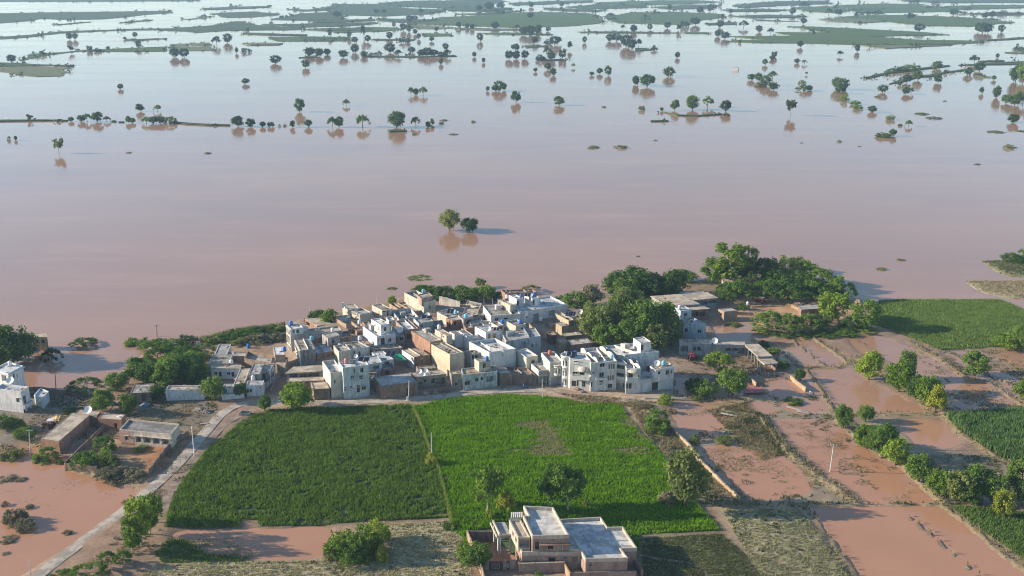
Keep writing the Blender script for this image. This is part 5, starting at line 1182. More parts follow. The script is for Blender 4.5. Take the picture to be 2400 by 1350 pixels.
def crown(kind, seed, lo=False):
    """crown and limbs of a tree of height 1 and crown radius about .5"""
    rng = np.random.default_rng(seed); c = []; rad = []
    def put(p, r): c.append(p); rad.append([r])
    limbs = []
    if kind == 'round':
        zc, rx, rz, nc = .52, .42, .46, 56
        for _ in range(nc):
            d = rng.normal(size=3); d /= np.linalg.norm(d); rr = rng.uniform(.45, 1) ** .6
            put(np.array([d[0] * rx * rr, d[1] * rx * rr, zc + d[2] * rz * rr * (.86 if d[2] > 0 else .82)]), rng.uniform(.10, .17))
        tz = .30
    elif kind == 'spread':
        for _ in range(44):
            t = rng.uniform(0, 2 * np.pi); rr = rng.uniform(0, 1) ** .55
            put(np.array([np.cos(t) * rr * .56, np.sin(t) * rr * .56, .55 + .33 * (1 - rr ** 2) + rng.normal() * .06 - .1 * rr]), rng.uniform(.08, .15))
        tz = .5
    elif kind == 'tall':
        for _ in range(52):
            z = rng.uniform(.22, .95); w = .30 * math.sin(math.pi * min(1, (z - .12) / .95)) ** .7
            t = rng.uniform(0, 2 * np.pi); rr = rng.uniform(.2, 1) ** .5
            put(np.array([np.cos(t) * rr * w, np.sin(t) * rr * w, z]), rng.uniform(.06, .12))
        tz = .5
    elif kind == 'airy':
        for _ in range(13):
            t = rng.uniform(0, 2 * np.pi); rr = rng.uniform(.1, 1) ** .5; base = np.array([np.cos(t) * rr * .36, np.sin(t) * rr * .36, rng.uniform(.42, .9)])
            limbs.append(base)
            for _ in range(5): put(base + rng.normal(size=3) * np.array([.08, .08, .06]), rng.uniform(.06, .12))
        tz = .38
    elif kind == 'bush':
        for _ in range(38):
            t = rng.uniform(0, 2 * np.pi); rr = rng.uniform(0, 1) ** .5
            put(np.array([np.cos(t) * rr * .5, np.sin(t) * rr * .5, rng.uniform(.12, .85) * math.sqrt(max(.05, 1 - rr ** 2 * .8))]), rng.uniform(.10, .18))
        tz = .2
    elif kind == 'feather':
        for _ in range(60):
            t = rng.uniform(0, 2 * np.pi); rr = rng.uniform(0, 1) ** .5
            put(np.array([np.cos(t) * rr * .55, np.sin(t) * rr * .55, .30 + .52 * (1 - rr ** 1.6) * rng.uniform(.6, 1.1)]), rng.uniform(.06, .12))
        tz = .3
    c = np.array(c); rad = np.array(rad)
    n_per, size = (16, .055) if lo else ({'round': 66, 'spread': 66, 'tall': 62, 'airy': 60, 'bush': 66, 'feather': 60}[kind], {'round': .030, 'spread': .029, 'tall': .025, 'airy': .026, 'bush': .034, 'feather': .024}[kind])
    V, Fq = leaf_cloud(c, rad, n_per, size, rng)
    V[:, 2] = np.maximum(V[:, 2], .015)
    tb = MB(); r0 = .030 if kind in ('round', 'spread') else .022
    if kind in ('bush', 'feather'): r0 = .016
    bend = rng.normal(size=2) * .03
    mid = Vector((bend[0], bend[1], tz * .6)); top = Vector((bend[0] * 1.5, bend[1] * 1.2, tz + .1))
    tb.tube((0, 0, -.05), mid, r0 * 1.25, r0 * .9, 7); tb.tube(mid, top, r0 * .9, r0 * .55, 7)
    pick = limbs if limbs else [c[i] for i in rng.choice(len(c), 7, replace=False)]
    for q in pick: tb.tube(mid.lerp(top, rng.uniform(.2, 1)), Vector(q), r0 * .5, r0 * .14, 5, caps=False)
    if kind in ('bush', 'feather'):
        for _ in range(4): q = c[rng.integers(len(c))]; tb.tube((rng.normal() * .03, rng.normal() * .03, -.04), Vector(q), r0 * .8, r0 * .2, 5, caps=False)
    return V, Fq, tb
PROTO = {}
def proto(kind, var, tint, lo=False):
    k = (kind, var, tint, lo)
    if k not in PROTO:
        kk = (kind, var, lo)
        if kk not in PROTO: PROTO[kk] = crown(kind, hash_(kind) + var * 17 + (5 if lo else 0), lo)
        V, Fq, tb = PROTO[kk]
        cm = np_mesh("crown", V, Fq, [LEAF[tint]])
        PROTO[k] = (cm, tb.mesh("trunk", PALEBARK if kind in ('tall', 'airy') else BARK))
    return PROTO[k]
def hash_(s): return sum(ord(ch) * (i + 3) for i, ch in enumerate(s))
NAMES = {'round': ("broadleaf_tree", "tree"), 'spread': ("spreading_tree", "tree"), 'tall': ("tall_tree", "tree"), 'airy': ("sparse_tree", "tree"), 'bush': ("shrub", "shrub"), 'feather': ("acacia_tree", "tree")}
NT = [0]
def tree(x, y, hp, wp, kind, tint, label, group, lo=False, z=None):
    """x, y: photo pixel of the foot; hp, wp: height and width there in photo pixels"""
    g = G(x, y, 0.0); zz = hgt(g.x, g.y) if z is None else z
    zz = max(zz, -.3); g = G(x, y, zz); s = ppm(g)
    if not lo and y > 560: hp, wp = hp * 1.05, wp * 1.12
    ph = math.atan2(CAMH, g.y); hm = max(.6, hp / (s * math.cos(ph)) - .22 * wp / s * math.tan(ph)); wm = wp / s
    cm, tm = proto(kind, NT[0] % (6 if lo else 5), tint, lo); NT[0] += 1
    nm, cat = NAMES[kind]
    r = thing(nm, label, cat, (g.x, g.y, zz), group)
    wr = {'round': .98, 'spread': 1.25, 'tall': .66, 'airy': .92, 'bush': 1.12, 'feather': 1.2}[kind]
    r.scale = (wm / wr, wm / wr, hm); r.rotation_euler.z = random.uniform(0, 6.28)
    place("crown", cm, r); place("trunk", tm, r)
    return r
def treeset(group, phrase, rows, lo=False, noun=None):
    rows = sorted(rows, key=lambda t: t[0]); n = len(rows)
    for i, (x, y, hp, wp, kind, tint) in enumerate(rows):
        w = noun or NAMES[kind][1]
        adj = {'dark': 'dark green', 'mid': 'green', 'light': 'bright green', 'olive': 'olive green', 'grey': 'dusty grey', 'yellow': 'yellow green', 'far': 'dark'}[tint]
        if n == 1: lab = f"{adj} {w} {phrase}"
        else: lab = f"{ORDW[i]} from left, {adj} {w} {phrase}"
        tree(x, y, hp, wp, kind, tint, lab, group if n > 1 else None, lo)
treeset("trees behind the left compound", "of the grove left of the compound",
  [(275, 914, 45, 50, 'round', 'mid'), (320, 888, 52, 58, 'round', 'mid'), (352, 905, 62, 58, 'round', 'dark'), (392, 908, 70, 72, 'round', 'mid'), (432, 898, 66, 72, 'round', 'dark'), (462, 902, 55, 60, 'round', 'dark'), (475, 868, 52, 62, 'feather', 'mid'),
   (400, 868, 50, 78, 'feather', 'mid'), (436, 846, 45, 84, 'feather', 'mid'), (345, 866, 42, 52, 'feather', 'light'), (372, 842, 38, 60, 'feather', 'mid'), (478, 836, 42, 62, 'feather', 'olive'), (410, 888, 60, 66, 'round', 'mid'), (300, 900, 40, 50, 'feather', 'mid'), (450, 876, 56, 64, 'round', 'mid')])
treeset("shrubs on the left shore", "on the low shore above the grove", [(322, 808, 24, 56, 'bush', 'mid'), (362, 818, 30, 70, 'bush', 'mid'), (402, 822, 34, 78, 'bush', 'mid'), (436, 806, 26, 46, 'bush', 'dark')], noun="shrub")
treeset("reeds and shrubs on the left bank", "in the bank growth left of the village", [(505, 800, 26, 60, 'bush', 'olive'), (545, 794, 28, 66, 'bush', 'mid'), (585, 788, 28, 66, 'bush', 'mid'), (625, 780, 26, 66, 'bush', 'mid'), (655, 778, 22, 50, 'bush', 'olive'), (600, 800, 22, 70, 'bush', 'grey'), (650, 795, 20, 56, 'bush', 'grey'), (560, 806, 18, 50, 'bush', 'olive')], noun="shrub")
treeset("roadside trees by the compound", "by the road at the left compound",
  [(240, 964, 52, 60, 'round', 'mid'), (301, 970, 50, 42, 'round', 'mid'), (369, 938, 38, 36, 'round', 'dark'), (500, 938, 60, 52, 'round', 'mid'), (568, 928, 38, 42, 'feather', 'dark'), (621, 962, 36, 32, 'round', 'light'), (698, 957, 64, 78, 'round', 'light')])
treeset("trees at the far left", "of the far left water's edge", [(30, 856, 96, 92, 'round', 'dark'), (6, 840, 82, 70, 'round', 'dark'), (66, 838, 62, 52, 'round', 'dark'), (10, 860, 60, 60, 'round', 'olive'), (122, 848, 40, 52, 'feather', 'dark'), (200, 918, 46, 78, 'feather', 'mid')])
treeset("", "bent low and half drowned in the left floodwater", [(196, 812, 22, 64, 'spread', 'mid')])
treeset("bushes in the far left yards", "in the yards at the left edge", [(14, 1008, 52, 46, 'bush', 'dark'), (44, 1006, 30, 30, 'bush', 'mid'), (62, 1032, 34, 50, 'round', 'mid'), (110, 1078, 38, 56, 'bush', 'mid'), (30, 1074, 26, 50, 'bush', 'olive'), (140, 1088, 14, 20, 'bush', 'light'), (5, 1078, 20, 30, 'bush', 'grey'), (160, 968, 16, 34, 'bush', 'olive')], noun="shrub")
treeset("bushes in the walled yard", "inside the walled yard by the pink house", [(242, 1058, 46, 52, 'bush', 'mid'), (228, 1086, 46, 70, 'bush', 'mid'), (198, 1094, 42, 62, 'bush', 'mid'), (258, 1092, 32, 44, 'bush', 'olive'), (252, 1118, 28, 52, 'bush', 'grey'), (292, 1112, 26, 52, 'bush', 'grey'), (322, 1122, 22, 46, 'bush', 'grey'), (275, 1132, 16, 44, 'bush', 'grey'), (330, 1054, 12, 34, 'bush', 'olive')], noun="shrub")
treeset("roadside trees at lower left", "of the clump beside the lower left road", [(352, 1252, 92, 52, 'tall', 'light'), (334, 1278, 112, 60, 'tall', 'light'), (312, 1296, 82, 48, 'tall', 'light'), (366, 1225, 62, 40, 'tall', 'light'), (290, 1326, 46, 46, 'feather', 'mid'), (252, 1322, 40, 42, 'feather', 'mid'), (206, 1358, 48, 92, 'feather', 'mid'), (148, 1358, 28, 62, 'feather', 'mid')])
treeset("flood strewn bushes at lower left", "stranded in the lower left flood", [(38, 1226, 48, 52, 'bush', 'grey'), (62, 1242, 34, 44, 'bush', 'grey'), (70, 1192, 12, 22, 'bush', 'grey'), (20, 1268, 14, 40, 'bush', 'grey'), (12, 1186, 14, 18, 'bush', 'grey'), (14, 1300, 8, 18, 'bush', 'grey'), (158, 1252, 12, 22, 'bush', 'grey'), (300, 1180, 12, 32, 'bush', 'grey'), (18, 1126, 12, 46, 'bush', 'grey'), (48, 1128, 10, 30, 'bush', 'grey')], noun="shrub")
treeset("thicket below the left field", "in the thicket below the left green field", [(800, 1302, 76, 72, 'bush', 'light'), (842, 1304, 92, 72, 'bush', 'mid'), (884, 1270, 72, 58, 'bush', 'light'), (828, 1316, 56, 78, 'bush', 'mid'), (780, 1306, 44, 40, 'bush', 'olive'), (896, 1318, 46, 32, 'bush', 'yellow'), (862, 1316, 22, 24, 'bush', 'light'), (876, 1302, 60, 50, 'bush', 'mid')], noun="bush")
treeset("trees behind the foreground house", "behind the foreground house", [(1142, 1206, 116, 84, 'airy', 'light'), (1186, 1192, 54, 46, 'bush', 'yellow'), (1289, 1192, 100, 52, 'airy', 'mid'), (1330, 1198, 112, 88, 'airy', 'mid'), (1606, 1184, 134, 104, 'round', 'olive'), (1148, 1212, 20, 28, 'bush', 'light'), (1570, 1178, 40, 50, 'bush', 'grey'), (1375, 1186, 16, 18, 'bush', 'olive')])
treeset("bushes at the foreground house", "against the foreground house", [(1112, 1326, 58, 78, 'round', 'mid'), (1084, 1296, 32, 24, 'bush', 'light'), (1056, 1236, 16, 34, 'bush', 'mid'), (1264, 1362, 28, 26, 'bush', 'light')], noun="bush")
treeset("", "as a yellowish tuft on the line between the two green fields", [(1010, 1086, 30, 28, 'bush', 'yellow')], noun="bush")
treeset("bushes right of the right field", "right of the right green field", [(1540, 1012, 62, 62, 'bush', 'mid'), (1560, 948, 30, 36, 'bush', 'light'), (1512, 956, 14, 30, 'bush', 'grey'), (1628, 1036, 22, 26, 'bush', 'mid'), (1700, 1036, 20, 40, 'bush', 'olive'), (1575, 968, 16, 22, 'bush', 'grey')], noun="bush")
treeset("big trees in the village", "of the big grove in the village",
  [(1398, 806, 96, 82, 'round', 'olive'), (1446, 796, 108, 92, 'round', 'olive'), (1500, 806, 111, 92, 'round', 'mid'), (1546, 800, 96, 84, 'round', 'mid'), (1428, 822, 72, 72, 'round', 'mid'), (1572, 808, 72, 56, 'round', 'olive'), (1384, 764, 61, 50, 'round', 'olive'), (1474, 822, 77, 70, 'round', 'mid'), (1530, 826, 72, 66, 'round', 'olive'), (1470, 752, 82, 80, 'round', 'olive')])
treeset("trees behind the long white house", "right behind the long white house", [(1352, 722, 42, 60, 'round', 'mid'), (1318, 716, 30, 50, 'feather', 'dark'), (1388, 714, 50, 50, 'round', 'grey'), (1246, 686, 20, 46, 'spread', 'olive')])
treeset("dark trees at the back shore", "of the dark clump at the back shore", [(1442, 692, 58, 62, 'round', 'dark'), (1484, 694, 74, 96, 'round', 'dark'), (1528, 698, 62, 90, 'round', 'dark'), (1572, 694, 62, 78, 'round', 'dark'), (1602, 660, 30, 64, 'round', 'mid'), (1460, 708, 60, 70, 'round', 'mid')])
treeset("tall pale trees at the back shore", "tallest of the right back shore", [(1706, 668, 98, 80, 'tall', 'light'), (1672, 662, 62, 62, 'round', 'mid'), (1744, 660, 84, 66, 'tall', 'olive')])
treeset("acacias on the right shore", "of the feathery wood on the right shore",
  [(1790, 662, 72, 96, 'feather', 'olive'), (1838, 660, 74, 104, 'feather', 'olive'), (1884, 664, 66, 96, 'feather', 'mid'), (1920, 678, 62, 86, 'feather', 'mid'), (1966, 702, 66, 76, 'feather', 'mid'), (1846, 702, 66, 110, 'feather', 'mid'), (1796, 700, 54, 86, 'feather', 'mid'), (1732, 704, 60, 84, 'feather', 'mid'), (1896, 702, 58, 92, 'feather', 'mid'),
   (1942, 706, 50, 70, 'feather', 'dark'), (1760, 682, 50, 70, 'feather', 'dark'), (1700, 690, 36, 50, 'feather', 'dark'), (1868, 640, 46, 80, 'feather', 'olive'), (1815, 682, 60, 90, 'feather', 'mid'), (1870, 684, 62, 96, 'feather', 'mid'), (1912, 694, 54, 80, 'feather', 'mid'), (1770, 664, 56, 80, 'feather', 'mid'), (1700, 706, 46, 60, 'feather', 'mid')])
treeset("trees in the right ruined yards", "among the ruined yards on the right", [(1952, 752, 74, 72, 'round', 'light'), (2026, 770, 70, 68, 'round', 'mid'), (1800, 770, 52, 86, 'feather', 'mid'), (1846, 774, 50, 80, 'feather', 'mid'), (1892, 772, 46, 66, 'feather', 'mid'), (1924, 764, 38, 46, 'bush', 'mid'), (1992, 770, 36, 50, 'bush', 'dark'), (1742, 726, 22, 24, 'bush', 'mid'), (1745, 690, 26, 34, 'bush', 'olive')])
treeset("low plants along the flooded yard", "along the mud edge below the ruined yards", [(1782, 778, 14, 40, 'bush', 'light'), (1830, 786, 12, 50, 'bush', 'mid'), (1880, 788, 12, 56, 'bush', 'mid'), (1930, 786, 14, 60, 'bush', 'mid'), (1980, 782, 14, 60, 'bush', 'light'), (2030, 776, 14, 50, 'bush', 'light'), (1720, 764, 10, 36, 'bush', 'olive')], noun="shrub")
treeset("trees around the byre", "around the open byre", [(1684, 872, 52, 76, 'spread', 'light'), (1716, 924, 66, 68, 'round', 'mid'), (1652, 926, 46, 56, 'bush', 'mid'), (1628, 912, 36, 50, 'bush', 'dark'), (1872, 892, 30, 26, 'round', 'mid'), (1834, 862, 22, 32, 'bush', 'mid'), (1812, 828, 18, 30, 'bush', 'mid'), (1790, 812, 16, 30, 'bush', 'dark'), (1664, 812, 16, 22, 'bush', 'mid'), (1638, 938, 14, 30, 'bush', 'olive'), (1858, 944, 14, 44, 'bush', 'mid')])
treeset("trees at the village's back edge", "at the village's back edge", [(774, 766, 44, 44, 'round', 'mid'), (744, 756, 32, 46, 'round', 'dark'), (920, 716, 24, 22, 'round', 'light'), (996, 696, 30, 60, 'round', 'mid'), (1040, 704, 38, 50, 'round', 'dark'), (1082, 706, 38, 50, 'round', 'mid'), (1108, 706, 34, 42, 'round', 'mid'), (1138, 706, 42, 46, 'round', 'mid'), (1126, 676, 24, 26, 'airy', 'olive'), (1160, 704, 24, 34, 'round', 'dark')])
treeset("dyke trees between the flooded fields", "on the dyke between the flooded right fields", [(2036, 890, 68, 62, 'round', 'light'), (2106, 918, 76, 66, 'round', 'light'), (2120, 888, 70, 44, 'round', 'mid'), (2146, 934, 58, 52, 'round', 'mid'), (2172, 952, 78, 58, 'round', 'light'), (2192, 966, 66, 46, 'round', 'yellow')])
treeset("trees right of the dyke", "right of the dyke near the photo's edge", [(2284, 882, 62, 62, 'round', 'mid'), (2402, 938, 56, 54, 'round', 'light'), (2366, 818, 46, 60, 'bush', 'light'), (2396, 816, 60, 50, 'round', 'mid'), (2345, 806, 30, 40, 'bush', 'mid')])
treeset("trees of the lower right rows", "of the tree rows at lower right",
  [(1976, 1004, 58, 40, 'round', 'mid'), (2028, 988, 42, 38, 'round', 'mid'), (2032, 1052, 62, 58, 'round', 'light'), (2066, 1070, 78, 70, 'round', 'mid'), (2098, 1088, 66, 70, 'round', 'light'), (2152, 1128, 68, 58, 'round', 'mid'), (2200, 1162, 66, 60, 'round', 'light'), (2244, 1174, 76, 70, 'round', 'olive'),
   (2292, 1170, 84, 72, 'round', 'mid'), (2336, 1182, 72, 60, 'round', 'mid'), (2350, 1214, 70, 52, 'round', 'yellow'), (2392, 1158, 86, 66, 'round', 'mid'), (2272, 1180, 56, 60, 'round', 'mid'), (2395, 1185, 60, 50, 'round', 'dark'), (2015, 1046, 40, 34, 'round', 'light')])
treeset("shrubs at the far right shore", "on the right edge's upper bank", [(2374, 614, 30, 52, 'bush', 'mid'), (2402, 612, 34, 44, 'bush', 'mid')], noun="shrub")
treeset("two lone trees in the flood", "of the lone pair in the middle of the flood", [(1054, 541, 56, 50, 'round', 'olive'), (1100, 545, 40, 44, 'round', 'dark')])
treeset("", "standing alone in the water near the left edge", [(138, 359, 36, 27, 'airy', 'olive')])
# --- drowned trees of the far plain
Z1 = "82,440,55,65;170,428,30,22;500,370,45,40;490,280,50,45;530,280,48,40;630,360,38,45;690,365,30,60;760,350,25,30;975,335,50,45;950,265,38,35;1230,403,64,72;1295,405,64,72;1525,320,60,70;1603,302,65,62;1730,368,35,75;1665,375,40,25;1940,448,58,77;2150,478,55,64;847,628,38,44;985,785,52,60;1110,785,44,60;500,857,34,44;575,857,50,60;615,857,52,60;685,857,67,82;752,857,37,57;800,858,16,40;905,866,47,42;935,867,36,40;855,863,15,40;1030,870,47,70;1080,870,52,70;1130,870,54,60;1195,870,57,92;1675,890,72,97;1760,895,60,67;1848,895,40,42;1893,895,37,30;1916,895,37,30;2105,788,92,72;2057,897,47,42;2168,895,54,54;65,986,26,26;110,988,32,24;1728,592,40,57;2180,392,52,82;2245,397,57,62;2300,387,42,52"
Z2 = "235,896,70,70;285,896,72,70;450,895,82,104;690,897,112,130;825,890,67,67;908,895,42,35;940,882,46,30;1005,872,18,35;335,744,44,50;790,670,50,50;825,670,48,45;875,670,54,62;1410,642,72,77;1380,642,40,50;1445,637,50,40;1330,642,35,30;1528,720,74,72;1830,742,62,82;1525,357,47,62;1480,417,60,60;1530,417,60,60;1590,414,57,57;1695,427,47,77;1747,392,58,60;1775,422,60,70;1855,412,67,62;1750,492,52,50;1790,532,52,50;1665,507,30,32;1930,477,30,30;1908,352,54,42;1580,247,55,60;1630,247,65,80;1680,242,55,52;1660,307,50,50;1755,312,37,62;1800,317,62,80;1830,307,45,42;2010,302,44,34;2190,292,52,72;2235,292,57,72;2300,332,87,82;2340,347,72,72;2390,332,52,52;2115,522,42,44;2175,532,67,52;2060,532,28,37;2370,602,67,52;1275,292,57,47;1235,402,37,32;1300,442,35,27;1000,452,42,37;1033,352,47,47;75,387,52,77;145,397,52,64;200,387,44,52;315,407,52,77;395,372,57,62;460,402,42,57;640,372,67,77;565,387,32,62;700,397,42,62;795,372,42,57;860,397,47,62;905,397,62,82;950,397,47,62;1045,397,47,62;395,302,42,52;485,297,47,47;640,272,47,47;750,302,47,82;845,277,42,32;455,267,80,32;220,257,55,32;355,267,47,32;735,217,52,52;775,227,52,42;820,242,37,37;970,222,32,32;1125,197,42,37;1185,202,37,32;1220,207,37,42;1380,202,47,62;1535,207,32,42;1690,212,37,42;1755,222,32,37;670,192,37,27;935,292,32,37;2280,207,30,32;2355,227,47,52;1270,77,40,52;1340,72,55,72;1420,62,45,62;1635,52,35,42;1850,47,30,42;1630,127,37,52;545,92,27,42;600,97,27,42;860,92,27,42;780,152,42,62;820,142,32,42;270,122,42,62;510,392,26,50;1000,400,36,50"
Z3 = "143,165,22,24;203,180,40,38;295,170,36,30;395,160,36,42;490,150,37,60;550,142,42,60;460,177,36,32;690,157,42,46;822,157,37,56;675,207,38,34;718,220,40,60;910,182,38,42;975,192,32,40;1160,137,36,36;1300,87,36,46;1357,87,36,46;1097,82,36,42;1213,207,38,27;1140,267,36,36;1462,292,42,32;1365,317,30,34;995,322,32,36;985,337,26,36;942,367,34,32;1123,357,27,34;1165,362,24,34;1175,422,16,14;450,327,34,32;402,432,54,70;215,477,46,42;280,488,67,87;865,452,36,46;905,457,46,52;945,482,56,62;985,447,42,56;990,508,42,62;925,492,36,62;1150,472,24,42;1160,512,46,90;1190,510,30,42;436,622,57,52;535,618,77,77;620,603,57,70;722,627,62,64;362,627,24,20;1345,502,66,62;1375,507,66,72;1365,527,46,62;1548,632,36,57;1600,772,32,70;1660,767,42,42;1750,712,34,42;1705,710,16,27;1605,522,44,62;1735,532,42,50;1765,528,34,38;1915,467,50,54;1740,467,46,52;1800,452,52,57;1700,482,22,27;1690,402,34,70;1770,402,50,90;1650,410,30,60;1730,397,36,62;1910,387,44,57;2120,357,42,57;2150,402,52,67;2085,422,42,52;2250,327,26,22;2350,460,90,70;2390,465,110,70;2395,412,52,42;2160,527,37,27;2245,552,67,47;2230,452,26,27;2300,582,50,62;2345,592,62,80;2390,592,72,62;2335,692,50,67;2165,187,57,60;2195,187,52,55;2140,182,50,42;2272,182,42,42;1810,177,42,60;1760,107,32,46;1580,82,30,62;1520,82,27,52;1470,87,27,52;2005,87,37,52;2050,77,16,62;2180,102,27,42;2220,97,32,37;2280,82,27,52;2365,82,22,42;575,77,37,37;635,67,42,42;750,77,27,27;405,57,30,27;1165,37,32,52;1780,17,26,62;80,90,22,40;330,78,18,44;1870,48,16,40;2080,50,14,50;1900,20,14,60"
rows = []
for fr, s in (('z1', Z1), ('z2', Z2), ('z3', Z3)):
    sc = FR[fr][2]
    for t in s.split(';'):
        a, b_, h_, w_ = (float(q) for q in t.split(',')); X, Y = px(fr, a, b_); rows.append((X, Y, h_ / sc, w_ / sc))
BANDS = [(0, 40, "in faintest haze at the top"), (40, 75, "in the far hazy strips near the top"), (75, 105, "in the hazy belt of far trees"), (105, 140, "in the crowded belt of drowned trees"), (140, 200, "in open far water"),
         (200, 262, "in open water behind the mid water row"), (262, 340, "along the mid water row")]
SIDES = [(-100, 700, "left"), (700, 1300, "middle"), (1300, 1800, "right middle"), (1800, 2600, "right")]
for y0, y1, ph_ in BANDS:
    for x0, x1, sd in SIDES:
        sub = sorted([r for r in rows if y0 <= r[1] < y1 and x0 <= r[0] < x1])
        for i, (X, Y, h_, w_) in enumerate(sub):
            asp = h_ / max(w_, 1); rnd = random.random()
            kd = 'bush' if asp < .62 else 'round' if rnd < .84 else 'airy' if asp > 1.1 else 'spread'
            tn = 'far' if Y < 150 else ('dark' if rnd < .65 else 'mid')
            lab = f"{ORDW[i]} tree from left, {sd} side, {ph_}"
            tree(X, Y, h_ * 1.12, w_ * 1.08, kd, tn, lab, f"drowned trees {ph_}, {sd}", lo=Y < 235, z=-.2)
tree(1852, 271, 40, 27, 'airy', 'far', "tall thin leaning tree alone in right hand water", None)
tree(1504, 258, 15, 17, 'bush', 'yellow', "small yellow green drowned tree left of the four tree islet", None)
for i, (X, Y, h_, w_) in enumerate([(1980, 236, 20, 24), (2005, 246, 14, 26), (2010, 256, 13, 26), (2087, 281, 15, 23), (2075, 322, 14, 30)]):
    tree(X, Y, h_, w_, 'bush', 'light', ORDW[i] + " sunlit bush of the slanting row in right hand water", "slanting row of sunlit bushes")
# flotsam mats and low shrubs on open water
MATM = [(1390, 347, 8, 30), (1454, 347, 10, 34), (2366, 347, 12, 32), (2065, 632, 8, 26), (2110, 610, 6, 22), (1967, 333, 7, 12), (302, 359, 4, 14), (486, 360, 5, 18), (985, 652, 7, 60), (920, 678, 6, 26), (1062, 316, 4, 26), (2290, 386, 4, 16), (2160, 268, 5, 40), (2190, 278, 6, 40), (2335, 310, 5, 44), (2400, 308, 5, 40), (1415, 252, 5, 12), (1536, 330, 4, 10), (1878, 336, 3, 8), (1495, 602, 3, 10), (668, 296, 7, 10), (655, 297, 8, 6), (20, 330, 5, 10), (1005, 295, 6, 14), (1110, 287, 6, 12), (1040, 283, 5, 20), (970, 317, 4, 10), (2215, 238, 4, 10), (2015, 344, 3, 10), (2055, 228, 5, 12), (1690, 250, 4, 12)]
for i, (X, Y, h_, w_) in enumerate(sorted(MATM)):
    tree(X, Y, h_, w_, 'bush', 'olive', ORDW[i] + " from the left of the low plant clumps in open floodwater", "plant clumps in open floodwater", lo=True, z=-.15)

# ------------------------------------------------------------------ crops and weeds: nobody could count them
def sample(poly, dens, rng, excl=()):
    P = np.array(poly); lo, hi = P.min(0), P.max(0); n = int((hi - lo).prod() * dens)
    X = rng.uniform(lo[0], hi[0], n); Y = rng.uniform(lo[1], hi[1], n); k = inside(poly, X, Y)
    for e in excl: k &= ~inside(e, X, Y)
    return X[k], Y[k]
def zat(X, Y):
    i = np.clip(((Y - Y0) / RES).astype(int), 0, HGT.shape[0] - 1); j = np.clip(((X - X0) / RES).astype(int), 0, HGT.shape[1] - 1)
    return HGT[i, j]
def tufts(name, X, Y, h, spread, blades, mat, rng, wid=.09, hn=None, minz=-9):
    Z = zat(X, Y); k = Z > minz; X, Y, Z = X[k], Y[k], Z[k]
    n = len(X); hh = h * (.6 + .7 * rng.random(n)) * (1 if hn is None else hn[k])
    X, Y, Z, hh = (np.repeat(q, blades) for q in (X, Y, Z, hh)); m_ = len(X)
    t = rng.uniform(0, 2 * np.pi, m_); a = np.stack([np.cos(t), np.sin(t)], 1); w = wid * (.6 + .8 * rng.random(m_))
    lean = rng.uniform(.2, 1, m_) * spread; bx, by = X + a[:, 0] * spread * .15, Y + a[:, 1] * spread * .15
    V0 = np.stack([bx - a[:, 1] * w, by + a[:, 0] * w, Z - .05], 1); V1 = np.stack([bx + a[:, 1] * w, by - a[:, 0] * w, Z - .05], 1)
    V2 = np.stack([X + a[:, 0] * lean, Y + a[:, 1] * lean, Z + hh * (.75 + .3 * rng.random(m_))], 1)
    V = np.stack([V0, V1, V2], 1).reshape(-1, 3)
    return tag(place(name, np_mesh(name, V, np.arange(len(V)).reshape(-1, 3), [mat])), kind="stuff")
rg_ = np.random.default_rng(11)
CROP_D = leafm("crop_dark", (.066, .145, .018), (.185, .285, .045), .3, .4); CROP_B = leafm("crop_bright", (.100, .245, .006), (.215, .400, .014), .3, .35)
CROP_P = leafm("crop_pale", (.11, .19, .04), (.20, .29, .07), .3, .3); DRY = leafm("dry_weed", (.20, .165, .08), (.36, .30, .16), .2); CANE = leafm("tall_crop", (.085, .17, .05), (.18, .28, .085), .3, .4)
STUB = leafm("stubble", (.30, .30, .13), (.52, .47, .25), .2, .3); WEED = leafm("green_weed", (.07, .10, .03), (.15, .16, .06), .25)
HOUSEX = gpoly([(1098, 1246), (1150, 1240), (1160, 1225), (1300, 1225), (1310, 1240), (1480, 1255), (1510, 1330), (1510, 1400), (1100, 1400), (1130, 1340)], .4)
X, Y = sample(gpoly(F_L), 15, rg_); nn_ = .6 * vnoise(X, Y, 6, 21) + .5 * vnoise(X, Y, 2.2, 22) + 1.1 * vnoise(X, Y, .9, 23); kk = nn_ > -.42
tufts("crop", X[kk], Y[kk], .75, .30, 3, CROP_D, rg_, .11, 1 + nn_[kk] * .5)
X, Y = sample(gpoly(F_R), 17, rg_, [HOUSEX])
c1 = [(1250, 1000, 62, 14), (1290, 1055, 60, 22), (1275, 1020, 30, 40), (1520, 1060, 60, 16), (1480, 990, 36, 16), (1400, 945, 60, 10), (1500, 1030, 30, 14)]
bad = np.zeros(len(X))
for (a, b_, rx, ry) in c1:
    q = G(a, b_, .5); e = G(a, b_ - ry, .5); bad = np.maximum(bad, np.exp(-(((X - q.x) / (rx / ppm(q))) ** 2 + ((Y - q.y) / (e.y - q.y)) ** 2)))
gust = vnoise(X * .25, Y, 1.1, 31) * 1.5 + vnoise(X * .4, Y, 4, 32) * .8; clump = vnoise(X, Y, .9, 33); kk = (bad * 1.0 + gust * .75 < .66) & (clump > -.40)
tufts("crop", X[kk], Y[kk], .70, .26, 3, CROP_B, rg_, .10, 1 + .4 * gust[kk])
kd_ = (bad * 1.0 + gust * .75 >= .60) & (rg_.random(len(X)) < .8); tufts("flattened_crop", X[kd_], Y[kd_], .5, .6, 3, leafm("lodged_crop", (.30, .31, .10), (.52, .48, .22), .25), rg_, .10)
ln = [G(*q, .5) for q in ((966, 950), (990, 1006), (1010, 1064), (1028, 1100), (1044, 1160), (1056, 1214), (1062, 1245))]
XL = []; 
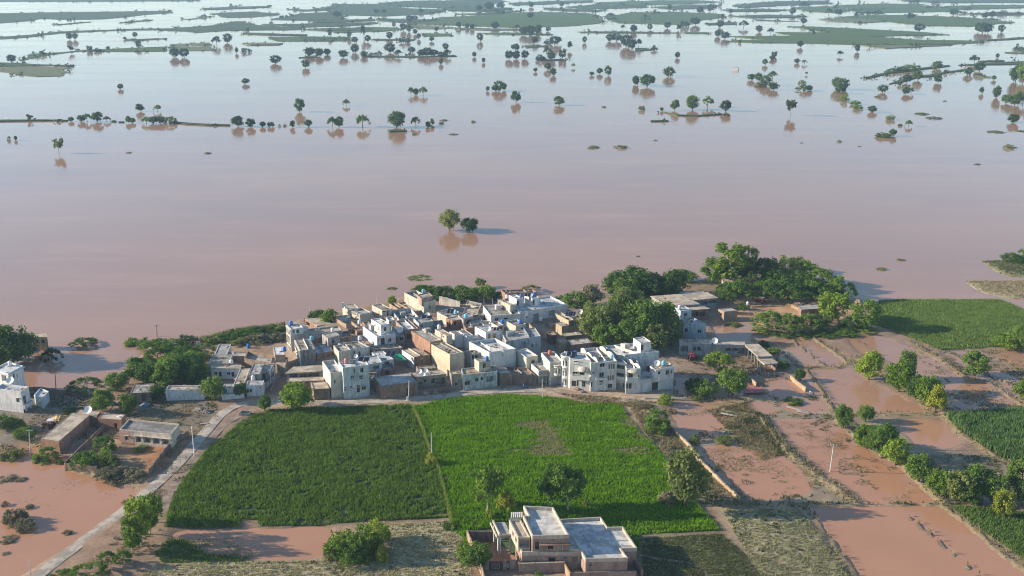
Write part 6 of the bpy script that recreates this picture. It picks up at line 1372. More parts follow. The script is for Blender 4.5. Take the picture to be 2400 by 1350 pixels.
for a, b_ in zip(ln[:-1], ln[1:]):
    for _ in range(int((b_ - a).length * 26)): q = a.lerp(b_, rg_.random()); XL.append((q.x + rg_.normal() * .22, q.y + rg_.normal() * .22))
XL = np.array(XL); tufts("ridge_grass", XL[:, 0], XL[:, 1], .9, .3, 3, leafm("ridge_grass", (.16, .24, .04), (.28, .34, .08), .3), rg_, .10)
X, Y = sample(gpoly(F_UR), 8, rg_); tufts("crop", X, Y, .7, .35, 3, CROP_P, rg_, .14)
X, Y = sample(gpoly(F_T), 12, rg_); tufts("tall_crop", X, Y, 2.1, .7, 4, CANE, rg_, .16, 1 + .5 * vnoise(X, Y, 5, 41))
X, Y = sample(gpoly(F_B), 13, rg_); tufts("crop", X, Y, .9, .4, 3, CROP_P, rg_, .13)
X, Y = sample(gpoly(F_GR), 13, rg_); tufts("grass", X, Y, .35, .35, 3, WEED, rg_, .10)
for pl in (F_ST, F_SL):
    X, Y = sample(gpoly(pl), 9, rg_); q = vnoise(X, Y, 3, 51) * .7 + vnoise(X, Y, .9, 52); kk = q > -.12
    tufts("stubble", X[kk], Y[kk], .36, .4, 3, STUB, rg_, .11); kw = q < -.36; tufts("weeds", X[kw], Y[kw], .4, .4, 3, WEED, rg_, .11)
X, Y = sample(gpoly([(395, 1262), (560, 1255), (600, 1300), (560, 1318), (380, 1322), (360, 1300)]), 11, rg_); tufts("grass", X, Y, .5, .4, 3, CROP_D, rg_, .10)
for pl, dn in ((F_DW, 9), (F_DS, 7), ([(1300, 922), (1460, 936), (1540, 945), (1480, 955), (1380, 945)], 7)):
    X, Y = sample(gpoly(pl), dn, rg_); q = vnoise(X, Y, 5, 61); kk = q > -.2; tufts("dry_weeds", X[kk], Y[kk], .6, .5, 3, DRY, rg_, .10); tufts("weeds", X[~kk], Y[~kk], .5, .45, 3, WEED, rg_, .1)
# growth on the dykes and banks of the whole near ground
X = rg_.uniform(X0, X1, 260000); Y = rg_.uniform(Y0, Y1, 260000)
i = ((Y - Y0) / RES).astype(int); j = ((X - X0) / RES).astype(int); b_ = bund[i, j]; kk = (b_ > .25) & (HGT[i, j] > -.02)
q = vnoise(X, Y, 6, 71); tufts("dry_weeds", X[kk & (q > 0)], Y[kk & (q > 0)], .7, .5, 3, DRY, rg_, .12); tufts("weeds", X[kk & (q <= 0)], Y[kk & (q <= 0)], .7, .5, 3, WEED, rg_, .12)
for pl in ([(1690, 950), (1960, 972), (2220, 1180), (1700, 1185), (1600, 1060)], [(0, 1040), (170, 1070), (330, 1140), (300, 1180), (100, 1110), (0, 1090)], [(50, 925), (500, 930), (520, 985), (430, 1040), (120, 1030), (0, 1000)],
           [(1560, 840), (1800, 800), (1990, 860), (1930, 960), (1580, 930)], [(2090, 1060), (2380, 1065), (2300, 1185), (2200, 1180)], [(2120, 810), (2430, 820), (2430, 960), (2200, 960)], [(400, 1040), (470, 1060), (395, 1210), (360, 1300), (200, 1330), (330, 1200)]):
    X, Y = sample(gpoly(pl), 3.2, rg_); q = vnoise(X, Y, 7, 81) + .5 * vnoise(X, Y, 2, 82)
    kk = (q > .12); tufts("dry_weeds", X[kk], Y[kk], .45, .5, 3, DRY, rg_, .12, None, -.12); kk = (q < -.2); tufts("weeds", X[kk], Y[kk], .45, .5, 3, WEED, rg_, .12, None, -.08)
# drowned grass and scum standing in the shallow plots
for pl, dn, th in (([(1792, 988), (1950, 988), (2008, 1022), (2100, 1085), (2196, 1178), (2020, 1180), (1962, 1122), (1872, 1062), (1842, 1022)], 6, .16), ([(1562, 948), (1688, 962), (1706, 990), (1622, 1040), (1592, 990)], 5, .2), ([(1640, 1050), (1740, 1050), (1825, 1078), (1905, 1142), (1745, 1166), (1690, 1105)], 6, .12),
        ([(2002, 796), (2040, 785), (2130, 818), (2205, 855), (2255, 892), (2110, 850), (2060, 832)], 5, .12), ([(1888, 868), (1985, 862), (2172, 966), (1962, 968)], 3, .3), ([(372, 1247), (600, 1243), (640, 1300), (560, 1308), (430, 1262)], 7, .05), ([(0, 1090), (300, 1150), (60, 1350), (0, 1350)], 2, .3), ([(1930, 650), (2060, 640), (2240, 670), (2280, 695), (2010, 698)], 2.5, .18), ([(2222, 827), (2420, 830), (2420, 950), (2290, 885)], 4, .15)):
    X, Y = sample(gpoly(pl, 0.0), dn, rg_); q = .8 * vnoise(X, Y, 9, 91) + .7 * vnoise(X * .6, Y, 2.2, 92); kk = q > th
    Z_ = zat(X[kk], Y[kk]); tufts("drowned_grass", X[kk], Y[kk], .30, .45, 2, DRY if th > .14 else WEED, rg_, .12, (.30 - np.minimum(Z_, 0)) / .30 * .8)
X, Y = sample(gpoly([(440, 792), (520, 778), (668, 757), (668, 770), (560, 785), (470, 800)]), 6, rg_); tufts("reeds", X, Y, 1.8, .6, 3, leafm("reed", (.12, .13, .06), (.22, .21, .11), .2), rg_, .10)
for k_, pl in enumerate(EXTRA_LAND[:2]):
    X, Y = sample(gpoly(pl), 3, rg_); tufts("dry_weeds", X, Y, .5, .5, 3, DRY if k_ == 0 else WEED, rg_, .16, None, -.05)
X, Y = sample(gpoly([(1930, 640), (2010, 640), (2080, 690), (2000, 700), (1960, 670)]), 3, rg_); tufts("weeds", X, Y, .5, .5, 3, WEED, rg_, .16)

# ================================================================== SMALL THINGS
def tank(fr, x, y, z, label, mat=None, r=.62, h=1.35, group="rooftop water tanks"):
    c = G(*px(fr, x, y), z)
    t = thing("water_tank", label, "water tank", c, group)
    mb = MB(); mb.lathe(c + Vector((0, 0, .12)), [(.01, 0), (r, 0), (r, h * .30), (r * .96, h * .32), (r, h * .35), (r, h * .62), (r * .96, h * .64), (r, h * .67), (r, h * .82), (r * .8, h * .94), (r * .35, h), (.01, h)], 16); mb.build("body", mat or BLUEP, t)
    mb = MB(); mb.lathe(c + Vector((0, 0, h + .10)), [(r * .34, 0), (r * .36, .1), (.01, .13)], 12); mb.build("lid", mat or BLUEP, t)
    mb = MB(); mb.cbox(c + Vector((0, 0, 0)), r * 2.1, r * 2.1, .12); mb.build("stand", CONC, t)
for (fr, x, y, z, lab, m_) in [('A', 190, 605, 9.2, "blue tank on the tall narrow white house", BLUEP), ('A', 595, 905, 6.9, "blue tank on the stained roof at lane corner", LBLUE), ('A', 1010, 742, 8.0, "white tank on the small raised room", WHITEP),
    ('A', 1545, 905, 6.4, "white tank on the clutter strewn roof", WHITEP), ('A', 1540, 590, 4.6, "white tank in the orange brick yard", WHITEP), ('B', 1285, 140, 8.0, "pale blue tank on the big cream back house", LBLUE), ('B', 1925, 560, 6.7, "pale blue tank beside the slanted solar panel", LBLUE),
    ('C', 390, 640, 7.5, "pale blue tank on the pale house right of orange brick", LBLUE), ('C', 1030, 740, 8.1, "blue tank on the small cream parapet house", BLUEP), ('C', 1345, 735, 9.2, "blue tank on the tall cream room", BLUEP), ('C', 1360, 285, 11.1, "blue tank on the left white room over bluish roof", BLUEP),
    ('C', 1590, 258, 11.2, "bright blue tank on the right white room over bluish roof", BLUEP), ('D', 1510, 640, 8.7, "blue tank on the upper room above the peeling house", BLUEP), ('K', 722, 350, 10.3, "bright blue tank on the turret house", BLUEP), ('K', 1295, 408, 9.6, "pale blue tank on the house with slit windows", LBLUE),
    ('K', 2100, 505, 8.0, "pale blue tank on the right end corner room", LBLUE), ('M', 1475, 320, 6.2, "blue tank on the white sheet roof", BLUEP), ('M', 845, 268, .6, "blue tank among bushes behind left compound", BLUEP), ('M', 925, 830, 4.3, "white tank on the white front house", WHITEP), ('M', 545, 550, 4.4, "white tank on the row of rooms", WHITEP),
    ('R1', 724, 890, 10.6, "pink red tank on the three storey house", plain("faded_red_plastic", (.55, .22, .18), .5)), ('G', 615, 505, 1.0, "white tank standing in the ruined yards", WHITEP), ('G', 630, 570, .4, "grey steel tank standing in the ruined yards", STEEL), ('N', 215, 150, 8.5, "white tank on the eaved left edge house", WHITEP),
    ('E', 575, 515, 9.9, "white tank on the pale blue roof room", WHITEP), ('K', 325, 340, 7.7, "orange red tank on the round bay house", REDP), ('B', 1595, 850, 10.7, "small white tank on the cream room over brick wall", WHITEP), ('C', 1110, 295, 8.4, "white tank behind the cream stair room", WHITEP), ('C', 1700, 690, 4.6, "small white tank on the ledge under the long white house", WHITEP)]:
    tank(fr, x, y, z, lab, m_)
def dish(fr, x, y, z, label, r=.95, az=-100, mat=None):
    c = G(*px(fr, x, y), z); t = thing("satellite_dish", label, "satellite dish", c, "satellite dishes")
    mb = MB(); mb.tube(c, c + Vector((0, 0, r * .9)), .05, n=6); mb.build("mast", STEEL, t)
    d = Vector((math.cos(math.radians(az)), math.sin(math.radians(az)), .75)).normalized(); o = c + Vector((0, 0, r * .95)); u = d.orthogonal().normalized(); v = d.cross(u); vs = []; fs = []
    for k in range(5):
        rr = r * k / 4
        for i in range(18): a = 2 * math.pi * i / 18; vs.append(o + u * math.cos(a) * rr + v * math.sin(a) * rr + d * (.32 * (rr / r) ** 2 * r))
    for k in range(4):
        for i in range(18): fs.append((k * 18 + i, k * 18 + (i + 1) % 18, (k + 1) * 18 + (i + 1) % 18, (k + 1) * 18 + i))
    mb = MB(); mb.add(vs, fs, 0, True); mb.build("reflector", mat or WHITEP, t)
    mb = MB(); mb.tube(o - v * r * .9 + d * .25 * r, o + d * r * .8, .025, n=5); mb.build("arm", STEEL, t)
    mb = MB(); mb.tube(o + d * r * .74, o + d * r * .9, .07, n=8); mb.build("receiver", STEEL, t)
for (fr, x, y, z, lab, r_) in [('B', 828, 930, 6.2, "large dish on the small grey house by blue roof", 1.1), ('D', 330, 870, 4.9, "leftmost white dish on the cluttered yard house", .8), ('D', 440, 860, 4.9, "middle white dish on the cluttered yard house", .75), ('D', 395, 920, 4.6, "lower white dish on the cluttered yard house", .65),
    ('K', 1995, 520, 8.0, "white dish on the right end corner room", 1.0), ('C', 1650, 400, 8.3, "white dish on the wide bluish roof", 1.1), ('F', 840, 480, 6.8, "white dish on the solar shed by big trees", 1.0), ('S', 630, 385, 4.2, "white dish on the shaded byre roof", 1.1), ('P', 1335, 265, 3.7, "white dish on the low shed by cattle shed", 1.2),
    ('N', 235, 540, 7.0, "dish on the roof of the sunlit left house", 1.2), ('C', 785, 870, 9.1, "dish on the room with orange doors", .9), ('B', 1365, 620, 7.7, "white dish beside the panels on red door house", .9), ('A', 1470, 1260, 5.5, "small dish over the lane behind three storey house", .7)]:
    dish(fr, x, y, z, lab, r_)
def panel(fr, x, y, z, label, w=2.0, d=1.7, rz=-12, n=2, tilt=24):
    c = G(*px(fr, x, y), z); t = thing("solar_panel", label, "solar panel", c, "rooftop solar panels")
    a = math.radians(rz); ux = Vector((math.cos(a), math.sin(a), 0)); uy0 = Vector((-math.sin(a), math.cos(a), 0)); tl = math.radians(tilt); uy = uy0 * math.cos(tl) + Vector((0, 0, math.sin(tl))); un = ux.cross(uy)
    for i in range(n):
        o = c + ux * (i * (w / n)) + Vector((0, 0, .35)); mb = MB(); mb.box(o, ux * (w / n * .95), uy * d, un * .05); fo = mb.build("frame", STEEL, t)
        mb = MB(); mb.box(o + ux * .05 + uy * .05 + un * .052, ux * (w / n * .95 - .1), uy * (d - .1), un * .01); mb.build("cells", SOLAR, fo)
    for s in (0, .93):
        mb = MB(); q = c + ux * w * s; mb.tube(q, q + Vector((0, 0, .36)), .04, n=6); q2 = q + uy0 * d * .85; mb.tube(q2, q2 + Vector((0, 0, .36 + d * .85 * math.tan(tl))), .04, n=6); mb.build("leg", STEEL, t)
for (fr, x, y, z, lab, w_, d_) in [('B', 1740, 560, 6.7, "slanted double panel on the cream upper middle house", 2.6, 2.6), ('B', 1230, 655, 7.8, "row of panels on the red door house", 4.2, 1.7), ('R1', 1110, 830, 5.3, "panel pair on the blue grey roof by green tarpaulin", 3.2, 2.6), ('R1', 835, 880, 10.5, "panel set on the three storey house", 3.6, 2.0),
    ('K', 580, 390, 10.4, "panel pair on the turret house", 2.9, 2.6), ('F', 545, 530, 6.9, "left panel on the solar shed", 1.9, 2.4), ('F', 640, 525, 6.9, "right panel on the solar shed", 1.9, 2.4), ('C', 1410, 275, 11.2, "panel between the two white rooms on bluish roof", 2.4, 1.8), ('C', 870, 870, 9.3, "panel on the room with orange doors", 2.0, 1.5)]:
    panel(fr, x, y, z, lab, w_, d_)
def pole(x, y0, y1, label, mat=None, arm=0, lean=0.0, z=None, r=.14):
    g = G(x, y1, .3 if z is None else z); q = on_plane(x + lean, y0, g, Vector((0, -1, 0))); h = q.z - g.z
    t = thing("utility_pole", label, "pole", g, "poles")
    top = Vector((q.x if lean else g.x, g.y, g.z + h)); mb = MB(); mb.tube(g - Vector((0, 0, .6)), top, r * 1.2, r * .8, 8); mb.build("shaft", mat or POLEM, t)
    for k in range(arm):
        mb = MB(); o = top - Vector((0, 0, .35 + .7 * k)); mb.box(o - Vector((.9, .07, 0)), (1.8, 0, 0), (0, .14, 0), (0, 0, .14)); ao = mb.build("crossarm", mat or POLEM, t)
        for s in (-.8, 0, .8): mb = MB(); mb.tube(o + Vector((s, 0, .14)), o + Vector((s, 0, .36)), .05, n=6); mb.build("insulator", WHITEP, ao)
    return top
pole(456, 1000, 1071, "white pole on the road's field side by pink house", plain("white_paint", (.8, .79, .77), .6)); PA = pole(71, 1007, 1064, "pale pole with crossarm at the lower left pond", None, 1, -3); pole(131, 876, 914, "thin pole at the wall by the left water", WOOD, 0, -2)
pole(1946, 1105, 1105.1, "x") if False else None
PB = pole(1945, 1041, 1107, "leaning pole with crossarm in the right flooded field", None, 1, 9, -.2); pole(1012, 1014, 1074, "grey pole at the tuft between the green fields", None, 0, -1); pole(957, 891, 941, "pole on the road beside the person in white", None, 0, 2)
pole(1272, 889, 937, "pole in front of the round bay house", None, 0, -1); pole(634, 868, 907, "left pole of the pair in the lane", None, 1, -1); pole(644, 861, 898, "right pole of the pair in the lane", None, 1, -2); pole(1085, 836, 872, "pole with crossarm above the front row", None, 1); pole(70, 1314, 1362, "pole at the bottom left corner", None, 0, -1)
pole(368, 762, 790, "dark pole standing in water by left shore", WOOD, 1, -1, -.2); pole(883, 690, 714, "pole at the back shore behind cream house", None, 0); pole(727, 721, 741, "pole at the back shore behind the ruined shed", None, 0); pole(1370, 690, 716, "slim pale pole behind the big trees", WHITEP, 0)
# flags
def flag(x, y0, y1, z, label):
    g = G(x, y1, z); q = on_plane(x, y0, g, Vector((0, -1, 0))); t = thing("flag", label, "flag", g)
    mb = MB(); mb.tube(g, Vector((g.x, g.y, q.z)), .06, .04, 6); mb.build("staff", STEEL, t)
    mb = MB(); vs = []; fs = []
    for i in range(5):
        s = i / 4; w_ = .9 * math.sin(math.pi * (.15 + .8 * s)); vs += [Vector((g.x, g.y, q.z - .2 - s * 2.0)), Vector((g.x + w_, g.y + .12 * math.sin(5 * s), q.z - .2 - s * 2.0)), Vector((g.x + w_, g.y + .03 + .12 * math.sin(5 * s), q.z - .2 - s * 2.0)), Vector((g.x, g.y + .03, q.z - .2 - s * 2.0))]
    for i in range(4):
        for k in range(4): fs.append((i * 4 + k, i * 4 + (k + 1) % 4, i * 4 + 4 + (k + 1) % 4, i * 4 + 4 + k))
    mb.add(vs, fs); mb.build("cloth", CLOTHW, t)
flag(1232, 727, 752, 8.0, "slim white banner on a staff in village middle"); flag(1507, 707, 748, 6.0, "white flag on a tall staff above the big grove")
# tractors
def tractor(x, y, label, rz, body, roofc):
    g = G(x, y, .3); g.z = max(hgt(g.x, g.y), 0) ; t = thing("tractor", label, "tractor", g)
    ca, sa = math.cos(rz), math.sin(rz); X_ = Vector((ca, sa, 0)); Y_ = Vector((-sa, ca, 0)); Zv = Vector((0, 0, 1)); P = lambda a, b, c: g + X_ * a + Y_ * b + Zv * c
    mb = MB(); mb.box(P(.3, -.32, .75), X_ * 1.55, Y_ * .64, Zv * .75); mb.box(P(1.85, -.28, .8), X_ * .18, Y_ * .56, Zv * .6); mb.box(P(-.9, -.35, .6), X_ * 1.2, Y_ * .7, Zv * .35); bo = mb.build("body", body, t)
    mb = MB(); mb.box(P(-.85, -.28, 1.0), X_ * .5, Y_ * .56, Zv * .16); mb.box(P(-.9, -.28, 1.16), X_ * .12, Y_ * .56, Zv * .5); mb.build("seat", RUBBER, t)
    mb = MB(); mb.tube(P(1.2, .2, 1.5), P(1.2, .2, 2.3), .05, n=6); mb.build("exhaust", RUST, t)
    for s in (-1, 1):
        for (a, R_, w_) in ((-.75, .75, .4), (1.45, .42, .25)):
            mb = MB(); mb.tube(P(a, s * .75 - w_ / 2 * 1, R_), P(a, s * .75 + w_ / 2, R_), R_, n=18); wo = mb.build("wheel", RUBBER, t); mb = MB(); mb.tube(P(a, s * (.75 + w_ / 2 + .01) - .02, R_), P(a, s * (.75 + w_ / 2 + .01) + .02, R_), R_ * .5, n=12); mb.build("rim", body, wo)
        mb = MB(); mb.box(P(-1.3, s * .75 - .24, 1.5), X_ * 1.1, Y_ * .48, Zv * .06); mb.build("mudguard", body, t)
    for (a, b) in ((-1.15, -.6), (-1.15, .6), (.25, -.6), (.25, .6)): mb = MB(); mb.tube(P(a, b, 1.0), P(a, b, 2.45), .035, n=6); mb.build("canopy_post", STEEL, t)
    mb = MB(); mb.box(P(-1.35, -.8, 2.45), X_ * 1.8, Y_ * 1.6, Zv * .08); mb.build("canopy", roofc, t)
    mb = MB(); mb.tube(P(.35, 0, 1.35), P(.15, 0, 1.75), .03, n=6); mb.lathe(P(.13, 0, 1.78), [(.2, 0), (.23, .02), (.2, .04)], 14); mb.build("steering_wheel", RUBBER, t)
tractor(117, 1003, "dark tractor with white canopy beside the cattle shed", math.pi, plain("dark_red_paint", (.12, .04, .03), .5), WHITEP)
tractor(1622, 843, "red tractor parked in front of the arcaded house", .4, REDD, REDD); tractor(1783, 712, "red tractor with white canopy in the ruined yards", 2.5, REDD, WHITEP)
def motorbike(x, y, label, rz=.1, col=None):
    g = G(x, y, .6); t = thing("motorcycle", label, "motorcycle", g, "motorcycles on the front road"); ca, sa = math.cos(rz), math.sin(rz); X_ = Vector((ca, sa, 0)); Y_ = Vector((-sa, ca, 0)); Zv = Vector((0, 0, 1)); P = lambda a, b, c: g + X_ * a + Y_ * b + Zv * c
    for a in (-.62, .62):
        mb = MB(); vs = []; fs = []
        for i in range(16):
            th = 2 * math.pi * i / 16
            for (rr, w_) in ((.30, -.05), (.30, .05), (.22, .05), (.22, -.05)): vs.append(P(a + math.cos(th) * rr, w_, .3 + math.sin(th) * rr))
        for i in range(16):
            for k in range(4): fs.append((i * 4 + k, i * 4 + (k + 1) % 4, ((i + 1) % 16) * 4 + (k + 1) % 4, ((i + 1) % 16) * 4 + k))
        mb.add(vs, fs, 0, True); mb.build("wheel", RUBBER, t)
    mb = MB(); mb.tube(P(-.6, 0, .3), P(.1, 0, .42), .05, n=6); mb.tube(P(.1, 0, .42), P(.45, 0, .85), .05, n=6); mb.tube(P(-.5, 0, .72), P(.4, 0, .8), .05, n=6); mb.tube(P(.62, 0, .3), P(.42, 0, .95), .035, n=6); mb.cbox(P(-.02, 0, .35), .4, .28, .28, rz); mb.build("frame", STEEL, t)
    mb = MB(); mb.cbox(P(.18, 0, .72), .5, .26, .22, rz); mb.build("fuel_tank", col or REDD, t); mb = MB(); mb.cbox(P(-.35, 0, .74), .65, .26, .12, rz); mb.build("seat", RUBBER, t); mb = MB(); mb.tube(P(.42, -.35, 1.0), P(.42, .35, 1.0), .025, n=6); mb.build("handlebar", STEEL, t)
motorbike(1181, 911, "motorcycle by the red brown brick wall", .15); motorbike(1232, 909, "blue motorcycle beside the person in blue", .1, BLUEP); motorbike(1042, 922, "red motorcycle outside the cluttered yard", .2)
# people: one continuous skin over a skeleton each
def person(x, y, label, cloth, rz=0.0, stride=.22, z=None, h=1.72, turban=None):
    g = G(x, y, .6); g.z = hgt(g.x, g.y) if z is None else z
    t = thing("person", label, "person", g); t.rotation_euler.z = rz; s = h / 1.72
    J = {'pel': (0, 0, .95), 'waist': (0, .01, 1.12), 'chest': (0, .0, 1.34), 'neck': (0, .0, 1.47), 'headb': (0, .02, 1.55), 'head': (0, .02, 1.66), 'hl': (-.10, 0, .92), 'hr': (.10, 0, .92), 'kl': (-.11, .02 + stride * .6, .50), 'kr': (.11, .05 - stride * .3, .50), 'al': (-.11, stride, .09), 'ar': (.11, -stride, .12), 'tl': (-.11, stride + .17, .04), 'tr': (.11, -stride + .17, .05),
         'sl': (-.19, 0, 1.40), 'sr': (.19, 0, 1.40), 'el': (-.26, -.06, 1.13), 'er': (.26, .03, 1.13), 'wl': (-.27, .02, .88), 'wr': (.27, .14, .90), 'fl': (-.27, .05, .79), 'fr': (.27, .19, .82)}
    R_ = {'pel': .17, 'waist': .15, 'chest': .17, 'neck': .062, 'headb': .085, 'head': .098, 'hl': .11, 'hr': .11, 'kl': .085, 'kr': .085, 'al': .06, 'ar': .06, 'tl': .04, 'tr': .04, 'sl': .075, 'sr': .075, 'el': .052, 'er': .052, 'wl': .038, 'wr': .038, 'fl': .03, 'fr': .03}
    E_ = [('pel', 'waist'), ('waist', 'chest'), ('chest', 'neck'), ('neck', 'headb'), ('headb', 'head'), ('pel', 'hl'), ('pel', 'hr'), ('hl', 'kl'), ('hr', 'kr'), ('kl', 'al'), ('kr', 'ar'), ('al', 'tl'), ('ar', 'tr'), ('chest', 'sl'), ('chest', 'sr'), ('sl', 'el'), ('sr', 'er'), ('el', 'wl'), ('er', 'wr'), ('wl', 'fl'), ('wr', 'fr')]
    ks = list(J); me = bpy.data.meshes.new("body"); me.from_pydata([tuple(c * s for c in J[k]) for k in ks], [(ks.index(a), ks.index(b)) for a, b in E_], []); me.materials.append(SKIN)
    o = place("body", me, t); md = o.modifiers.new("skin", 'SKIN')
    for i, k in enumerate(ks): sv = me.skin_vertices[0].data[i]; sv.radius = (R_[k] * s, R_[k] * s); sv.use_root = (k == 'pel')
    md.use_smooth_shade = True; o.modifiers.new("sub", 'SUBSURF').levels = 1; o.modifiers["sub"].render_levels = 1
    mb = MB(); O = Vector(g)   # long loose shirt and trousers
    mb.lathe(O, [(.10 * s, 1.50 * s), (.20 * s, 1.44 * s), (.215 * s, 1.30 * s), (.20 * s, 1.10 * s), (.235 * s, .90 * s), (.27 * s, .55 * s), (.26 * s, .54 * s)], 16)
    mb.build("shirt", cloth, t)
    mb = MB()
    for (k, a) in (('kl', 'al'), ('kr', 'ar')):
        hp = Vector(J['hl' if k == 'kl' else 'hr']); mb.tube(O + hp * s, O + Vector(J[k]) * s, .135 * s, .125 * s, 10, caps=False); mb.tube(O + Vector(J[k]) * s, O + Vector(J[a]) * s, .125 * s, .10 * s, 10, caps=False)
    mb.build("trousers", cloth, t)
    for (a, b, c) in (('sl', 'el', 'wl'), ('sr', 'er', 'wr')): mb = MB(); mb.tube(O + Vector(J[a]) * s, O + Vector(J[b]) * s, .10 * s, .085 * s, 10); mb.tube(O + Vector(J[b]) * s, O + Vector(J[c]) * s, .085 * s, .07 * s, 10, caps=False); mb.build("sleeve", cloth, t)
    hd = O + Vector(J['head']) * s; mb = MB(); rr = .118 * s; mb.lathe(hd + Vector((0, -.015, 0)), [(rr, -.01), (rr * 1.0, .04 * s), (rr * .75, .10 * s), (.01, .13 * s)], 14); mb.build("hair", turban or HAIR, t)
person(955.5, 940, "person in long white clothes walking along the front road", CLOTHW, .8); person(1899, 921, "person in white wading by the orange mud wall", CLOTHW, 2.4, .1, -.25); person(1228, 911, "person in blue beside the motorcycle on the front road", BLUET, 1.2, .08)
person(1906, 923, "person in dark clothes just right of the wading person", NAVY, 2.0, .12, -.25)
# tarpaulins, cots, heaps
def sheet(fr, pts, z, mat, label, sag=.35, name="tarpaulin", posts=True, cat="tarpaulin"):
    w = [G(*px(fr, *p), z) for p in pts]; N = 8; vs = []; fs = []
    for dz in (0, -.03):
        for i in range(N + 1):
            for j in range(N + 1):
                u, v = i / N, j / N; q = (w[0] * (1 - u) + w[1] * u) * (1 - v) + (w[3] * (1 - u) + w[2] * u) * v
                vs.append(q + Vector((0, 0, dz - sag * math.sin(math.pi * u) * math.sin(math.pi * v) + .06 * math.sin(9 * u + 5 * v))))
    n1 = (N + 1) ** 2; ix = lambda i, j: i * (N + 1) + j
    for i in range(N):
        for j in range(N): q = (ix(i, j), ix(i + 1, j), ix(i + 1, j + 1), ix(i, j + 1)); fs.append(q); fs.append(tuple(n1 + k for k in q[::-1]))
    t = thing(name, label, cat, w[0] - Vector((0, 0, z - .3))); mb = MB(); mb.add(vs, fs, 0, True); mb.build("cloth", mat, t)
    if posts:
        for q in w: mb = MB(); mb.tube((q.x, q.y, .0), q, .05, n=6); mb.build("post", WOOD, t)
sheet('R1', [(1215, 868), (1325, 862), (1255, 795), (1165, 800)], 3.6, GREENT, "bright green tarpaulin stretched over a yard in the village"); sheet('D', [(290, 1010), (390, 1060), (360, 930), (270, 930)], 3.2, plain("dull_green_cloth", (.06, .17, .12), .8), "dull green awning in the cluttered front yard"); sheet('O', [(1742, 922), (1790, 920), (1788, 908), (1750, 905)], .55, PINKT, "pink red sheet spread on the mud by the byre", .05, posts=False)
sheet('L', [(320, 452), (600, 452), (645, 405), (345, 408)], 2.2, R_CON, "pale flat sheet roof on posts among left water trees", .02, "shelter", cat="shelter"); sheet('R1', [(945, 990), (1030, 985), (1010, 945), (945, 950)], 3.6, plain("rust_sheet", (.42, .27, .2), .7), "rusty sheet roof behind the front brick shed", .03, "shelter", cat="shelter")
sheet('D', [(1690, 790), (1945, 860), (1830, 760), (1640, 770)], 4.4, R_CON, "grey sheet roof leaning over the shaded front yard", .02, "shelter", cat="shelter")
def heap(x, y, rx, h, mat, label, name="rubble_heap", cat="heap", n=70, sz=.35, fr='O', z=None):
    c = G(*px(fr, x, y), .4); c.z = hgt(c.x, c.y) if z is None else z
    if z is not None: c = G(*px(fr, x, y), z)
    r = rx / FR[fr][2] / ppm(c); rng = random.Random(int(x * 7 + y)); vs = []; mb = MB()
    ring = 14; prof = [(1, -.2), (.85, .18), (.6, .55), (.3, .85), (.02, 1)]
    for k, (a, b) in enumerate(prof):
        for i in range(ring): th = 2 * math.pi * i / ring; j = rng.uniform(.78, 1.2); vs.append(c + Vector((math.cos(th) * r * a * j, math.sin(th) * r * a * j * .8, h * b * rng.uniform(.8, 1.15))))
    fs = [(k * ring + i, k * ring + (i + 1) % ring, (k + 1) * ring + (i + 1) % ring, (k + 1) * ring + i) for k in range(len(prof) - 1) for i in range(ring)]
    mb.add(vs, fs)
    t = thing(name, label, cat, c); mb.build("mound", mat, t)
    mb = MB()
    for _ in range(n):
        a, q = rng.uniform(0, 6.28), rng.uniform(0, 1) ** .5; p_ = c + Vector((math.cos(a) * r * q * 1.15, math.sin(a) * r * q * .95, h * max(0, 1 - q) * .95)); s_ = sz * rng.uniform(.4, 1.1); mb.cbox(p_ - Vector((0, 0, s_ * .2)), s_ * rng.uniform(.7, 1.6), s_, s_ * .7, rng.uniform(0, 3))
    o = mb.build("lumps", mat, t); tag(o, kind="stuff")
R_RUB = roofm((.36, .29, .22), (.16, .12, .10), .6)
for (x, y, rx, h_, m_, lab) in [(140, 985, 22, 1.6, STRAW, "yellow fodder heap behind the tractor"), (468, 962, 16, .9, R_RUB, "dark debris heap beside the bend of road"), (485, 968, 12, .8, R_RUB, "debris heap on the road's bend edge"), (340, 952, 12, 1.0, plain("blue_bundle", (.16, .24, .34), .8), "blue grey bundle heap under the yard trees"), (268, 950, 7, 1.0, BLUET, "blue bundle heap by the round yard tree"),
    (95, 1038, 28, .8, STRAW, "low straw heap below the cattle shed"), (2010, 715, 18, 2.6, MUDW, "tan earth mound between the right hand trees"), (1590, 672, 26, 1.2, plain("earth", (.42, .28, .17), .95), "bare earth mound behind the barns"), (1870, 715, 20, 1.0, MUDW, "rubble of a fallen wall in the right yards"), (1905, 745, 24, .9, MUDW, "orange rubble right of the low grey hut"), (1795, 775, 22, .8, MUDW, "orange earth heap at the yard's muddy edge"),
    (1712, 905, 16, .8, R_RUB, "debris below the byre pen"), (1660, 885, 22, .9, R_RUB, "dark debris heap left of the leaning tree"), (1352, 914, 9, .7, plain("clay", (.5, .32, .22), .9), "pile of pinkish clay in front of turret house"), (1365, 921, 6, .5, R_RUB, "small rubble pile on the lane by turret house"), (2230, 966, 9, 1.0, MUDW, "small orange heap on the right dyke"), (2360, 890, 22, .8, R_RUB, "brown dredged heap near the right edge"),
    (998, 925, 12, 1.2, R_RUB, "heap of bicycles and junk outside the cluttered yard"), (1020, 922, 10, 1.1, R_RUB, "second junk heap outside the cluttered yard"), (1062, 868, 10, 1.2, YELL, "yellow straw heap above the mud brick room")]:
    heap(x, y, rx, h_, m_, lab)
